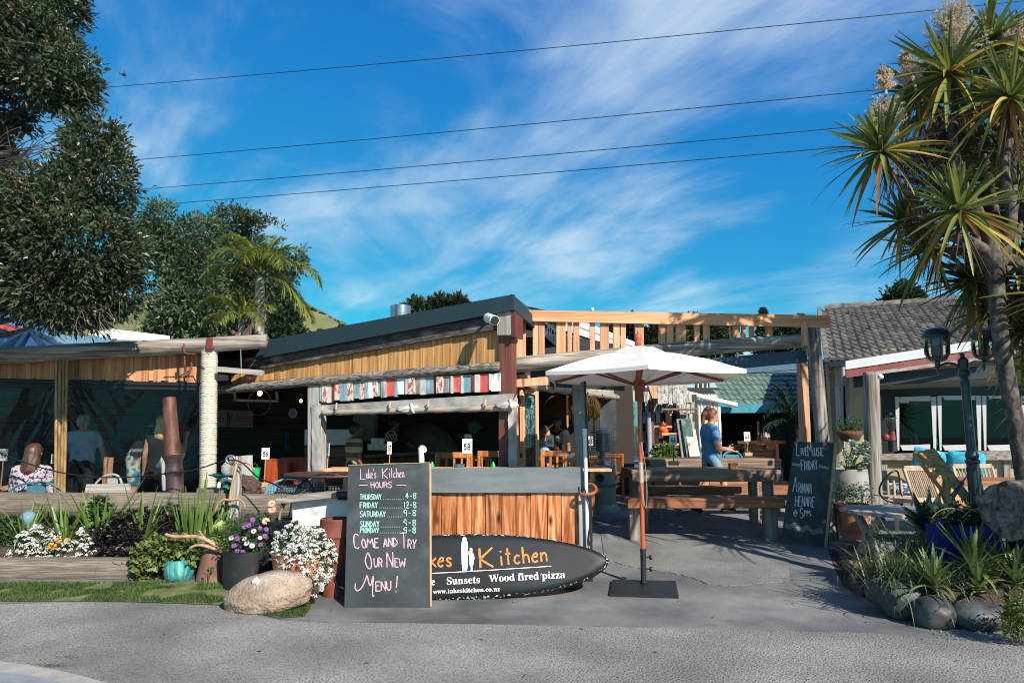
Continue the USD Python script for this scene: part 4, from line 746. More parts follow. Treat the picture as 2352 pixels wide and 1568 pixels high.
man_ = [(982, 590), (990, 584), (998, 590), (999, 603), (996, 610), (1006, 622), (1012, 650), (1006, 660), (1004, 690), (998, 692), (999, 716), (1004, 722), (984, 722), (990, 714), (986, 690), (980, 688), (981, 640), (974, 620), (974, 606), (984, 608)]
def flat(px): 
    q = np.array(px, float); f = tri_poly(q * (1, -1)); p = np.array([PB(*z6(*c), OFS) for c in q]); s = np.cross(p[f[:, 1]] - p[f[:, 0]], p[f[:, 2]] - p[f[:, 0]]) @ PB.n; return p, np.where(s[:, None] < 0, f[:, ::-1], f)
obj('surfer_emblem', cat(flat(sil), flat(man_)), m_wl, SB)

obj('prop_tyre', lathe([(.03, -.035), (.08, -.035), (.095, -.02), (.095, .02), (.08, .035), (.03, .035), (.03, -.035)], 22, G(1318, 1360) + (0, .12, .085), (0, 1, .2)), m_black, smooth=40, label='small black tyre propping the right end of the surfboard', cat='tyre')
# chalk boards
PK = Pl(G(890, 1394.5), (0, -1, .21))
m_board = tex('chalkboard', [C('1d2225'), C('272d31'), C('30363a')], 2.2, detail=7, rough=.6, stain=(4, C('596065'), .5, .75, .5), bump=.05)
m_lite = woodm('pale_wood', [C('9a7a52'), C('b89a70')], 'z', 30, 1, rough=.6)
m_pink, m_mint, m_chalk = (tex(n, [C(a), C(b)], 90, detail=3, rough=.9) for n, a, b in (('pink_chalk', '9a7b84', 'd6b4bd'), ('mint_chalk', '6f9a93', 'a6d4cb'), ('white_chalk', 'b4b6ba', 'e2e4e6')))
H1 = thing('hours_chalkboard', "tall chalk board listing the opening hours and 'come and try our new menu'", 'chalkboard', G(890, 1394))
q = [PK(800, 1069), PK(987, 1063), PK(988.5, 1393), PK(791, 1396)]
obj('board', slab(q, PK.n, .018), m_board, H1)
obj('edge', cat(beam(q[1] + (.004, 0, 0), q[2] + (.004, 0, 0), .008, .02), beam(q[0] + (0, 0, .004), q[1] + (0, 0, .004), .02, .008)), m_lite, H1)
obj('back_leg', cat(beam(q[0] + (.15, .06, -.05), G(830, 1380) + (.05, .36, 0), .04, .025), beam(q[1] + (-.15, .06, -.05), G(950, 1380) + (-.05, .36, 0), .04, .025)), m_lite, H1)
W1, W2 = .0075, .010
T = lambda t, a, b, h, w=W1, s=0: chalk(t, a, b, h, PK, w, z6, seed=s)
obj('title', cat(T('L', (323, 172), (360, 171), 62), T("uke's", (358, 168), (422, 166), 58), T('K', (455, 166), (497, 165), 62), T('itchen', (493, 163), (592, 160), 58), T('HOURS', (386, 224), (517, 222), 36), mark([(315, 208), (340, 207), (366, 206)], PK, W1, z6), mark([(540, 208), (570, 207), (598, 209)], PK, W1, z6)), m_pink, H1)
hr = []
for i, (day, hrs, y, h, x1, dy) in enumerate((('THURSDAY', '4-8', 294, 32, 452, -5), ('FRIDAY', '12-8', 345, 34, 430, 0), ('SATURDAY', '9-8', 399, 34, 478, -6), ('SUNDAY', '9-8', 460, 36, 440, -7), ('MONDAY', '9-8', 496, 32, 437, 1))):
    hx = 583 if hrs != '4-8' else 595
    hr = [T(day, (320, y), (x1, y - 1), h, .008, i), T(hrs, (hx, y + dy), (664, y + dy - 1), h + 4, .008, i + 9)]
    hr += [mark([(x, y - 1), (x + 1.5, y - 1), (x + 3, y - 1)], PK, .006, z6) for x in np.arange(x1 + 8, hx - 8, 11)]
    obj('hours_line', cat(hr), m_mint, H1)
obj('message', cat(T('C', (284, 592), (325, 590), 88, W2), T('OME', (328, 586), (440, 583), 56, W2), T('AND', (462, 580), (552, 578), 54, W2), T('T', (566, 588), (618, 586), 92, W2), T('RY', (607, 588), (662, 592), 56, W2), T('O', (352, 716), (402, 714), 100, W2), T('UR', (404, 702), (460, 701), 56, W2), T('N', (483, 702), (530, 701), 92, W2), T('EW', (530, 702), (600, 700), 52, W2),
    mark([(292, 800), (288, 830), (305, 850), (335, 820), (355, 770), (362, 745), (372, 800), (384, 820), (396, 760), (402, 752), (394, 830), (396, 880), (405, 876)], PK, W2, z6), T('ENU', (415, 845), (515, 842), 56, W2), mark([(545, 755), (541, 800), (538, 825)], PK, .011, z6), mark([(534, 846), (536, 850), (538, 848)], PK, .012, z6)), m_pink, H1)
PL2 = Pl(G(1896, 1256), unit(np.array([-.3, -1, .13])))
H2 = thing('music_chalkboard', 'black chalk board announcing live music on Friday beside the entry pole', 'chalkboard', G(1850, 1246))
q = [PL2(*z7(862, 68)), PL2(*z7(1112, 78)), PL2(*z7(1050, 728)), PL2(*z7(783, 663))]
obj('board', slab(q, PL2.n, .02), m_board, H2); obj('edge', beam(q[1] + PL2.t * .01, q[2] + PL2.t * .01, .02, .03), m_lite, H2)
obj('back_leg', beam(q[1] + (.02, .05, -.03), G(*z7(1095, 700)) + (0, .1, 0), .09, .03), m_greyw, H2)
T2 = lambda t, a, b, h, w=.0085, s=0: chalk(t, a, b, h, PL2, w, z7, seed=s)
def wav(x0, y0, x1, y1, n, a): return [(x0 + (x1 - x0) * t, y0 + (y1 - y0) * t + a * math.sin(t * n * 2 * math.pi)) for t in np.linspace(0, 1, n * 8)]
obj('lettering', cat(T2('L', (877, 157), (902, 156), 75), T2('IVE', (903, 156), (950, 155), 48), T2('M', (948, 165), (985, 160), 80), T2('USIC', (985, 158), (1047, 160), 52), T2('F', (906, 250), (930, 249), 66), T2('RIDAY', (928, 247), (1012, 240), 56), T2('A', (852, 378), (885, 380), 95), T2('RIANA', (886, 385), (972, 392), 62), T2('HENARE', (868, 470), (992, 476), 62), T2('@', (856, 532), (884, 534), 42), T2('5', (897, 545), (926, 545), 60), T2('PM', (924, 530), (965, 530), 36)), m_chalk, H2)
wv = [mark(wav(848, 205 + 8 * i, 898, 211 + 8 * i, 3, 3), PL2, .005, z7) for i in (0, 1)] + [mark(wav(1014, 216 + 9 * i, 1075, 232 + 9 * i, 3, 4), PL2, .005, z7) for i in (0, 1)] + [mark(wav(805, 572 + 11 * i, 1040, 624 + 11 * i, 3, 12), PL2, .004, z7) for i in (0, 1, 2)]
obj('wave_drawing', cat(wv), m_chalk, H2)

# ================================================================ UMBRELLA
UC = P(1479, 1350, 6.98); UC[2] = zg(6.98); UX, UY = UC[:2]
U = thing('parasol', 'open white market umbrella on an orange pole with a black plate base', 'umbrella', UC)
m_cloth = plain('parasol_cloth', C('d6d3ca'), .75, k=.03, scale=3, trans=.12); m_pole = tex('orange_pole', [C('a5482c'), C('b85a3c')], 6, (3, 3, 1), rough=.4); m_ribw = woodm('rib_wood', [C('6a2f1c'), C('8a4329')], 'x', 12, 3, rough=.45); m_iron = plain('black_iron', C('1c1e21'), .45, k=.08)
Zt, Ze, Rr = P(1466, 803, 6.98)[2], P(1466, 861, 6.98)[2], 1.06; tx = P(1466, 800, 6.98)[0]
ap = np.array([tx, UY, Zt]); ang0 = math.radians(-97); cor = [np.array([tx + .02 + Rr * math.cos(ang0 + i * math.pi / 3), UY + Rr * math.sin(ang0 + i * math.pi / 3), Ze]) for i in range(6)]
def panel(a, b, s0, s1, sag):
    V, n = [], 9
    for i in range(n):
        s = s0 + (s1 - s0) * i / (n - 1)
        for j in range(n):
            t = j / (n - 1); e = (a * (1 - t) + b * t); e = e + (ap - e) * (-.02) * 0; p = ap + (e - ap) * s; p = p + np.array([0, 0, .012 * (meshkit.noise(p * 7) - .5)]) - np.array([0, 0, sag * math.sin(math.pi * t) * s * .6]) + np.array([0, 0, .035 * math.sin(math.pi * s)]); V.append(p)
    i, j = np.meshgrid(np.arange(n - 1), np.arange(n - 1)); q = np.stack([j * n + i, j * n + n + i, j * n + n + i + 1, j * n + i + 1], -1).reshape(-1, 4); return np.array(V), np.vstack([q[:, [0, 1, 2]], q[:, [0, 2, 3]]])
for i in range(6):
    a, b = cor[i], cor[(i + 1) % 6]; pnl = obj('canopy_panel', panel(a, b, .1, 1.0, .03), m_cloth, U, True)
    hem = [a, a * .5 + b * .5 - (0, 0, .018), b]; hv = np.vstack([smooth_line(hem, 2), smooth_line(hem, 2) - (0, 0, .035)]); kk = len(hv) // 2; ii = np.arange(kk - 1)
    obj('hem', (hv, np.vstack([np.stack([ii, ii + kk, ii + 1], 1), np.stack([ii + 1, ii + kk, ii + kk + 1], 1)])), m_cloth, pnl)
    rib = obj('rib', beam(ap - (0, 0, .10), a + (ap - a) * .03 - (0, 0, .035), .018, .03), m_ribw, U)
    obj('strut', beam(np.array([tx + .04 * math.cos(ang0 + i * math.pi / 3), UY + .04 * math.sin(ang0 + i * math.pi / 3), Ze - .10]), ap + (a - ap) * .48 - (0, 0, .09), .018, .022), m_ribw, rib)
vent = cat(*[panel(ap + (cor[i] - ap) * .27 + (0, 0, .012), ap + (cor[(i + 1) % 6] - ap) * .27 + (0, 0, .012), .05, 1, .01) for i in range(6)]); obj('vent_cap', move(vent, (0, 0, .016)), m_cloth, U, True)
obj('finial', lathe([(0, 0), (.03, 0), (.035, .03), (.028, .05), (.04, .07), (.036, .10), (.012, .125), (.008, .14), (0, .145)], 16, ap + (0, 0, .045)), m_pole, U, True)
obj('hub', cat(lathe([(.03, -.16), (.045, -.16), (.045, -.05), (.06, -.05), (.06, .03), (.05, .05), (.03, .05)], 16, (tx, UY, Ze - .10)), lathe([(.028, -.05), (.05, -.05), (.05, .03), (.028, .03)], 16, ap - (0, 0, .1))), m_ribw, U, True)
mid = np.array([UX * .5 + tx * .5, UY, 1.15]); obj('pole', cyl((UX, UY, UC[2] + .3), ap, .022, .022, 16), m_pole, U, True)
obj('base_sleeve', lathe([(.0, 0), (.034, 0), (.034, .02), (.028, .03), (.028, .33), (.0, .33)], 16, UC + (0, 0, .02)), m_iron, U, True)
for z in (.16, .27): obj('clamp_knob', cat(cyl(UC + (.02, 0, z), UC + (.06, -.01, z), .006), lathe([(0, -.012), (.02, -.012), (.024, 0), (.02, .012), (0, .012)], 10, UC + (.07, -.01, z), (1, 0, 0))), m_iron, U, True)
bp = [G(*z6(1845, 792)), G(*z6(2228, 800)), G(*z6(2246, 893)), G(*z6(1830, 880))]; bp = [q + (0, 0, .025) for q in bp]
obj('base_plate', slab(bp, (0, 0, 1), .022), m_iron, U)
obj('pull_cord', tube(spline([(tx + .03, UY - .03, Ze - .2), (UX + .02, UY - .035, 1.3), (UX + .045, UY - .04, .98), (UX + .03, UY - .04, .78), (UX, UY - .04, .95), (UX - .01, UY - .03, 1.1)], 40), .003, 5), m_cord, U)
obj('tape_wrap', lathe([(.024, 0), (.0245, .1), (.024, .2)], 14, ((UX + tx) / 2 - .002, UY, 1.02)), m_cord, U)

# ================================================================ PICNIC TABLES, BENCHES, HEATER
m_ttop = woodm('table_timber', [C('554232'), C('7d6653'), C('978270')], 'x', 24, 1.0, rough=.75, var=.12); m_bench = woodm('bench_timber', [C('653a23'), C('8c5735'), C('a3724b')], 'x', 22, 1.0, rough=.55, var=.1)
m_leg = woodm('leg_timber', [C('6d665e'), C('958d84')], 'z', 22, 1.0, rough=.85)
def picnic(u0, u1, vt, d, label, mt, ub0=None):
    a, b = P(u0, vt, d), P(u1, vt, d); z = a[2]; w = b[0] - a[0]; xm = (a[0] + b[0]) / 2; g = zg(d)
    t = thing('picnic_table', label, 'table', (xm, d + .4, g))
    for k in range(5): obj('top_plank', box((xm, d + .08 + k * .165, z - .03), (w, .158, .05), bevel=.006), mt, t)
    obj('apron', box((xm, d + .02, z - .105), (w - .02, .045, .1), bevel=.005), mt, t); obj('apron', box((xm, d + .80, z - .105), (w - .02, .045, .1)), mt, t)
    for x in (xm - w / 2 + .16, xm + w / 2 - .16):
        for y in (d + .12, d + .68): obj('leg', box((x, y, (z + g - .15) / 2), (.12, .1, z - g - .16), bevel=.006), m_leg, t)
    return xm, w, g
def bench(u0, u1, vt, d, label, hgt=.46):
    a, b = P(u0, vt, d), P(u1, vt, d); xm, w, g = (a[0] + b[0]) / 2, b[0] - a[0], zg(d); z = a[2]
    t = thing('bench', label, 'bench', (xm, d + .15, g))
    for k in range(2): obj('seat_plank', box((xm, d + .075 + k * .155, z - .035), (w, .148, .07), bevel=.008), m_bench, t)
    obj('front_rail', box((xm, d + .005, z - .06), (w, .035, .12), bevel=.006), m_bench, t)
    for x in (xm - w / 2 + .12, xm + w / 2 - .14): obj('leg', box((x, d + .16, (z + g - .1) / 2), (.16, .12, z - g - .1), bevel=.006), m_leg, t)
picnic(1450, 1797, 1078, 9.25, 'long heavy picnic table nearest the street behind the orange bench', m_ttop)
bench(1441, 1803, 1144, 8.72, 'front orange brown bench nearest the street before the long table')
bench(1492, 1830, 1117, 10.35, 'dark bench on the far side of the nearest picnic table')
picnic(1490, 1795, 1053, 11.7, 'second picnic table behind the waitress with sign 43', m_ttop)
bench(1505, 1810, 1105, 11.1, 'bench between the two picnic tables, hidden by the front table')
HT = P(1386, 1163, 11.0); g = zg(11.0); HT[2] = g
h = thing('patio_heater', 'round grey gas patio heater with a wire guard beside the doorway', 'heater', HT)
m_hgrey = plain('heater_enamel', C('7d8982'), .4, k=.05)
obj('base', lathe([(0, 0), (.27, 0), (.27, .03), (.22, .09), (.215, .12), (0, .12)], 28, HT), m_hgrey, h, 40)
obj('body', lathe([(.19, .12), (.195, .14), (.195, .66), (.20, .67), (.20, .70), (.19, .71), (.16, .71), (.0, .71)], 28, HT), m_hgrey, h, 40)
obj('knob_hole', lathe([(0, 0), (.055, 0), (.06, .012), (.05, .015), (.0, .01)], 18, HT + (-.06, -.188, .52), (-.3, -1, 0)), m_black, h)
for k in range(13):
    q = math.radians(-150 + k * 10); obj('vent_slot', box(HT + (.196 * math.cos(q), .196 * math.sin(q), .40), (.008, .012, .05), np.array([[-math.sin(q), math.cos(q), 0], [math.cos(q), math.sin(q), 0], [0, 0, 1]])), m_black, h)
obj('cone', lathe([(.15, .71), (.10, .75), (.06, .78), (.0, .78)], 20, HT), m_chrome, h, True); obj('burner', lathe([(.045, .78), (.045, .9), (.1, .92), (.1, 1.2), (.0, 1.2)], 18, HT), plain('burner_mesh', C('6d6f70'), .35, .7), h, 40)
obj('hood', lathe([(.0, 1.235), (.16, 1.225), (.175, 1.205), (.165, 1.205), (0, 1.21)], 24, HT), m_chrome, h, True)
gw = [lathe([(.178, z), (.181, z + .003), (.178, z + .006)], 26, HT) for z in np.arange(.74, 1.28, .028)] + [cyl(HT + (.18 * math.cos(q), .18 * math.sin(q), .71), HT + (.18 * math.cos(q), .18 * math.sin(q), 1.28), .004, n=5) for q in np.arange(8) * math.pi / 4]
obj('wire_guard', cat(gw), m_chrome, h, kind='stuff')
# table numbers
SGN = []
def sign(num, u, v, d, base_v, label, w=.105, yaw=0, stick=m_firz, base=True):
    c = P(u, v, d); bz = P(u, base_v, d)[2]; t = thing('table_sign', label, 'sign', (c[0], d, bz), 'numbered table signs')
    pl = Pl(c, (math.sin(math.radians(yaw)), -math.cos(math.radians(yaw)), 0)); hh = w * 1.45
    q = [c + pl.t * (w / 2 * i) + pl.up * (hh / 2 * j) for i, j in ((-1, 1), (1, 1), (1, -1), (-1, -1))]
    obj('card', slab(q, pl.n, .006), m_wl, t)
    sh = glyphs(num); out = []
    for gg in getattr(sh, 'geoms', [sh]):
        vv_, ff = trimesh.creation.triangulate_polygon(gg, engine='earcut'); p = np.array([c + pl.n * .002 + pl.t * (w * .74 * (a[0] - .5)) + pl.up * (hh * .40 * (a[1] - .5) - .06 * hh) for a in vv_]); s = np.cross(p[ff[:, 1]] - p[ff[:, 0]], p[ff[:, 2]] - p[ff[:, 0]]) @ pl.n; out.append((p, np.where(s[:, None] < 0, ff[:, ::-1], ff)))
    obj('number', cat(out), m_black, t)
    obj('stick', beam((c[0], d + .004, bz), c - (0, -.008, hh * .3), .018, .012), stick, t)
    if base: obj('base_block', box((c[0], d, bz + .03), (.13, .09, .06), bevel=.005), m_lite, t)
sign('56', 610, 1041, 9.4, 1118, 'white table sign 56 on a wooden stick beside the orange chair')
sign('57', 753, 1032, 8.6, 1098, 'table sign 57 turned edgewise on the brown mesh table', yaw=-62)
sign('57', 895, 1028, 8.6, 1075, 'narrow table sign seen almost edge on above the chalk board', yaw=70)
sign('58', 1073, 1024, 7.4, 1077, 'table sign 58 on the counter top before the wooden chairs', base=False)
sign('54', 8, 1044, 9.15, 1128, 'table sign 54 at the far left edge')
sign('55', 126, 1053, 9.0, 1128, 'table sign 55 in front of the bamboo post', w=.085, yaw=15)
sign('66', 1263, 1012, 9.6, 1075, 'table sign 66 beside the slatted chair behind the window leaf')
sign('65', 1356, 1012, 11.6, 1068, 'table sign 65 between steel post and heater')
sign('46', 1546, 1009, 9.7, 1068, 'table sign 46 on the near picnic table left of the waitress', stick=m_black)
sign('43', 1716, 1002, 12.0, 1047, 'table sign 43 on the second picnic table right of the waitress')
sign('67', 1075, 1009, 9.8, 1055, 'dim table sign behind sign 58', w=.1)
obj('wood_block', box(P(1684, 1070, 9.5), (.11, .09, .08), bevel=.006), m_bench, label='small brown wooden block on the near picnic table right of the waitress', cat='block')

# ================================================================ TREES AND WIRES
def leaf_mesh(base, d, n, L, W, tipdrop=0.0):
    """Pointed leaves, two triangles each side of the midrib's fold; all inputs are arrays."""
    d = d / (np.linalg.norm(d, axis=1, keepdims=True) + 1e-9); s = np.cross(n, d); s /= np.linalg.norm(s, axis=1, keepdims=True) + 1e-9; n2 = np.cross(d, s)
    L, W = L[:, None], W[:, None]; k = len(base)
    v = np.stack([base, base + d * L * .5 + s * W * .5 + n2 * W * .18, base + d * L - np.array([0, 0, 1.]) * L * tipdrop, base + d * L * .5 - s * W * .5 + n2 * W * .18], 1).reshape(-1, 3)
    i = np.arange(k)[:, None] * 4; return v, np.concatenate([i + [0, 2, 1], i + [0, 3, 2]], 0)
def blades(base, d, L, W, droop, seg=6, fold=.0, prof=None, twist=None):
    """Strap leaves that arch over: base, d (k x 3), L, W, droop (k)."""
    k = len(base); d = d / (np.linalg.norm(d, axis=1, keepdims=True) + 1e-9); t = np.linspace(0, 1, seg + 1); prof = prof or (lambda t: np.clip(1 - t, .02, 1) ** .55 * np.clip(.55 + 2.2 * t, 0, 1))
    hor = d * (1, 1, 0) + 1e-6; hor /= np.linalg.norm(hor, axis=1, keepdims=True); s = np.stack([-hor[:, 1], hor[:, 0], 0 * hor[:, 0]], 1)
    if twist is not None: s = s * np.cos(twist)[:, None] + np.cross(d, s) * np.sin(twist)[:, None]
    c = base[:, None] + d[:, None] * (L[:, None] * t)[..., None]; c[..., 2] -= (L * droop)[:, None] * t ** 2
    c += hor[:, None] * (-.25 * (L * np.abs(droop))[:, None] * t ** 3)[..., None]
    w = (W[:, None] * prof(t))[..., None] * .5; up = np.array([0, 0, 1.]) * fold
    a, b = c + s[:, None] * w + up * w, c - s[:, None] * w + up * w
    v = np.stack([a, c, b], 2).reshape(-1, 3) if fold else np.stack([a, b], 2).reshape(-1, 3)
    m = 3 if fold else 2; o = (np.arange(k)[:, None] * (seg + 1) + np.arange(seg)[None]).reshape(-1, 1) * m
    q = [o + [0, 1, m + 1], o + [0, m + 1, m]] + ([o + [1, 2, m + 2], o + [1, m + 2, m + 1]] if fold else [])
    return v, np.vstack(q)
def sph(r, k):
    d = r.normal(size=(k, 3)); return d / np.linalg.norm(d, axis=1, keepdims=True)
def crown_points(blobs, n, r, inner=.55, gap=.42, gs=2.2):
    vol = np.array([b[1][0] * b[1][1] * b[1][2] for b in blobs]) ** .75; pick = r.choice(len(blobs), n * 2, p=vol / vol.sum())
    d = sph(r, n * 2); rad = np.where(r.random(n * 2) < .75, r.uniform(.82, 1.04, n * 2), r.uniform(inner, .85, n * 2))
    c = np.array([b[0] for b in blobs])[pick]; R = np.array([b[1] for b in blobs])[pick]; p = c + d * R * rad[:, None]
    keep = meshkit.fbm(p * gs + 31, 2, 5) > gap; p, d = p[keep][:n], d[keep][:n]; return p, d
def crown(blobs, clusters, per, L, W, r, spread=.07, gap=.42, gs=2.2, up=.25, drop=.1):
    p, o = crown_points(blobs, clusters, r, gap=gap, gs=gs); k = len(p) * per
    b = np.repeat(p, per, 0); oo = np.repeat(o, per, 0); q = sph(r, k); d = oo * .7 + q + (0, 0, up); b = b + d * spread * r.random((k, 1)) + r.normal(0, spread * .3, (k, 3))
    n = sph(r, k) + (0, -.2, .9); return leaf_mesh(b, d, n, L * r.uniform(.6, 1.25, k), W * r.uniform(.7, 1.2, k), drop), p
def pb_(lst, d): return [(P(u, v, d + dd), (rr * (d + dd) / F, rr * (d + dd) / F * ry, rr * (d + dd) / F * rz)) for u, v, rr, dd, ry, rz in lst]
def limbs(root, targets, r, r0, n=5):
    out = []
    for t in targets:
        t = np.asarray(t); m1 = root + (t - root) * .4 + r.normal(0, .12, 3) * np.linalg.norm(t - root) * .4 + (0, 0, .1); q = spline([root, m1, t], 12); out.append(tube(q, np.linspace(r0, r0 * .18, 12), n))
    return cat(out)
m_bark = tex('bark', [C('2f2924'), C('544a41'), C('6e6459')], 9, (2, 2, .7), detail=6, rough=.9, bump=.6)
m_poh = leafm('pohutukawa_leaf', [(0, C('3f4a33')), (.35, C('5d6a4a')), (.75, C('737c5c')), (1, C('929a7e'))], .22, .36, .5, 2.0, .4)
m_seed = leafm('dry_seed_head', [(0, C('7a5c4e')), (1, C('b0917f'))], .0, .8, .2)
m_grey = leafm('silvery_tree_leaf', [(0, C('4a5a3c')), (.35, C('6f8058')), (.6, C('99a486')), (.82, C('c3c9b8')), (1, C('dde0d6'))], .2, .45, .5, .8, .4)
m_dark = leafm('dark_tree_leaf', [(0, C('3b4a2e')), (.5, C('61724a')), (.82, C('8f9b74')), (1, C('c3c9b4'))], .2, .45, .5, .8, .45)
m_bush = leafm('bush_leaf', [(0, C('33422a')), (.5, C('52633c')), (1, C('748152'))], .2, .6, .3, .5, .45)
m_olive = leafm('olive_tree_leaf', [(0, C('39431f')), (.5, C('5c6633')), (1, C('838a4c'))], .2, .6, .3, .5, .4)
r = rng(41)
bt = thing('pohutukawa_tree', 'big dark leafy tree filling the left edge with dry brown seed heads', 'tree', P(-230, 1230, 7.7) * (1, 1, 0))
big = pb_([(60, -10, 120, .1, 1, 1), (40, 100, 115, 0, 1, 1), (120, 165, 92, -.1, 1, .9), (-10, 225, 90, .2, 1, .8), (158, 215, 52, 0, 1, .7), (215, 335, 58, 0, 1, .9), (215, 420, 84, 0, 1, 1), (110, 470, 100, -.2, 1, .8), (30, 540, 120, .1, 1, 1), (170, 560, 120, -.1, 1, 1), (262, 580, 62, .1, 1, 1.2), (250, 660, 72, .2, 1, .8), (140, 670, 100, 0, 1, .75), (40, 670, 80, .2, 1, .6), (-110, 560, 150, .3, 1, 1), (-130, 330, 130, .5, 1, 1), (-130, 100, 150, .3, 1, 1), (205, 712, 48, .1, 1, .7), (110, 735, 34, .1, 1, .8), (-60, -130, 200, .5, 1, 1), (90, -130, 120, .2, 1, 1)], 7.6)
lm, cp_ = crown(big, 10500, 11, .088, .036, r, .085, .30, 1.9)
root = P(-210, 900, 7.9); tg = [b[0] for b in big]
trunk = spline([P(-230, 1230, 7.7) * (1, 1, 0) + (0, 0, .0), P(-215, 1000, 7.9), P(-150, 640, 7.9), P(-60, 330, 7.8), P(-20, 60, 7.8)], 24)
obj('trunk', tube(trunk, np.linspace(.24, .07, 24), 12), m_bark, bt, True)
obj('limb', cat([limbs(trunk[k], [tg[i] for i in ix], r, .06) for k, ix in ((9, (12, 13, 17, 18, 14)), (12, (8, 9, 10, 11)), (15, (6, 7, 5, 15)), (18, (3, 4, 2)), (21, (0, 1, 16)))]), m_bark, bt, True)
tw = []
for i in range(420):
    a = cp_[r.integers(len(cp_))]; b = a + (r.normal(-.25, .12), r.normal(0, .1), r.normal(-.12, .12)); tw.append(tube(spline([b, (a + b) / 2 + r.normal(0, .02, 3), a], 5), np.linspace(.007, .002, 5), 4, False))
for i in range(60):                                   # the bare gap on the left where twigs show
    a = P(r.uniform(-20, 190), r.uniform(285, 400), 7.6 + r.uniform(-.3, .3)); b = P(r.uniform(-80, 40), r.uniform(360, 420), 7.7); tw.append(tube(spline([b, (a + b) / 2 + r.normal(0, .05, 3), a], 7), np.linspace(.010, .002, 7), 4, False))
for i in range(70):
    a = P(r.uniform(60, 300), r.uniform(730, 790), 7.6 + r.uniform(-.2, .2)); b = a + (r.uniform(-.3, .1), 0, r.uniform(.15, .35)); tw.append(tube(spline([b, (a + b) / 2 + r.normal(0, .03, 3), a], 5), np.linspace(.006, .0015, 5), 4, False))
obj('twigs', cat(tw), m_bark, bt, kind='stuff')
obj('leaves', lm, m_poh, bt, kind='stuff')
sp_ = cp_[r.integers(len(cp_), size=900)]; hb = np.repeat(sp_ + SUN * .07 + (0, -.03, 0), 16, 0) + r.normal(0, .032, (900 * 16, 3)); obj('seed_heads', leaf_mesh(hb, sph(r, len(hb)), sph(r, len(hb)), np.full(len(hb), .022), np.full(len(hb), .016)), m_seed, bt, kind='stuff')
def tree(name, label, blobs, d, clusters, per, L, W, mat, seed, trunk_px, gap=.42, gs=1.0, group=None, spread=.12):
    r = rng(seed); b = pb_([q if len(q) == 6 else (*q, 0, 1, 1)[:6] for q in [(*x[:3], x[3] if len(x) > 3 else 0, 1, x[4] if len(x) > 4 else 1) for x in blobs]], d)
    g0 = P(trunk_px[0], 1000, d) * (1, 1, 0) + (0, 0, zg(d)); t = thing(name, label, 'tree', g0, group)
    top = P(*trunk_px, d); obj('trunk', tube(spline([g0, (g0 + top) / 2 + r.normal(0, .1, 3), top], 10), np.linspace(.28, .16, 10) * min(1.5, d / 22), 9), m_bark, t, True)
    obj('limb', limbs(top, [x[0] for x in b], r, .10 * min(2, d / 22)), m_bark, t, True)
    obj('leaves', crown(b, clusters, per, L, W, r, spread, gap, gs)[0], mat, t, kind='stuff'); return t
tree('silver_leaved_tree', 'tall tree with pale silvery leaf tips rising left of the palm', [(395, 525, 62), (345, 560, 50), (450, 545, 48), (380, 610, 70), (455, 620, 52), (350, 665, 58), (430, 690, 58), (345, 725, 42), (480, 690, 40), (395, 745, 36), (320, 620, 40)], 20, 1500, 11, .17, .065, m_grey, 43, (400, 790), .44, .55, spread=.16)
tree('dark_round_tree', 'dark round topped tree just behind the palm', [(525, 520, 44), (560, 540, 50), (610, 560, 56), (655, 585, 46), (658, 612, 34), (540, 590, 60), (600, 620, 60), (520, 650, 52), (500, 720, 55), (560, 690, 50), (450, 740, 36)], 23, 1600, 11, .17, .065, m_dark, 44, (560, 790), .42, .5, spread=.16)
tree('hill_bush', 'large dark bush on the hill just right of the palm trunk', [(630, 692, 30), (655, 725, 28), (605, 745, 32), (640, 760, 30), (678, 775, 18)], 46, 700, 9, .4, .2, m_bush, 45, (640, 790), .35, .3, spread=.3)
# scrub on the hill: far off, reads as a scatter of bushes
hb = [(700, 712, 9), (716, 716, 10), (736, 726, 10), (752, 735, 9), (770, 743, 9), (786, 752, 8), (800, 760, 8), (742, 740, 7), (690, 760, 10), (760, 775, 6), (720, 790, 9), (660, 790, 12), (625, 780, 14), (735, 762, 4), (775, 758, 4), (705, 742, 5)]
for i, (u, v, s) in enumerate(hb):
    dd = 150 - max(0, (v - 745)) * .9; c = P(u, v, dd)
    obj('scrub_bush', crown([(c, np.array([1.1, 1.1, .8]) * s * .8 * dd / F)], 90, 8, .35, .22, rng(60 + i), .2, .12, .2)[0], m_bush, label='small dark round bush dotted on the grassy hillside behind the roofs', cat='bush', group='bushes on the hillside')
def far_trees(lst):
    for i, (name, lab, u, v, s, d, m, bl) in enumerate(lst): tree(name, lab, [(u + s * a, v + s * b, s * c) for a, b, c in bl], d, 380, 9, .011 * d * .9, .006 * d * .9, m, 80 + i, (u, 830), .38, 6 / d, spread=.006 * d)
rnd_ = [(0, 0, .6), (-.6, .35, .5), (.6, .4, .5), (0, .8, .6), (-.9, .9, .45), (.9, .9, .45)]
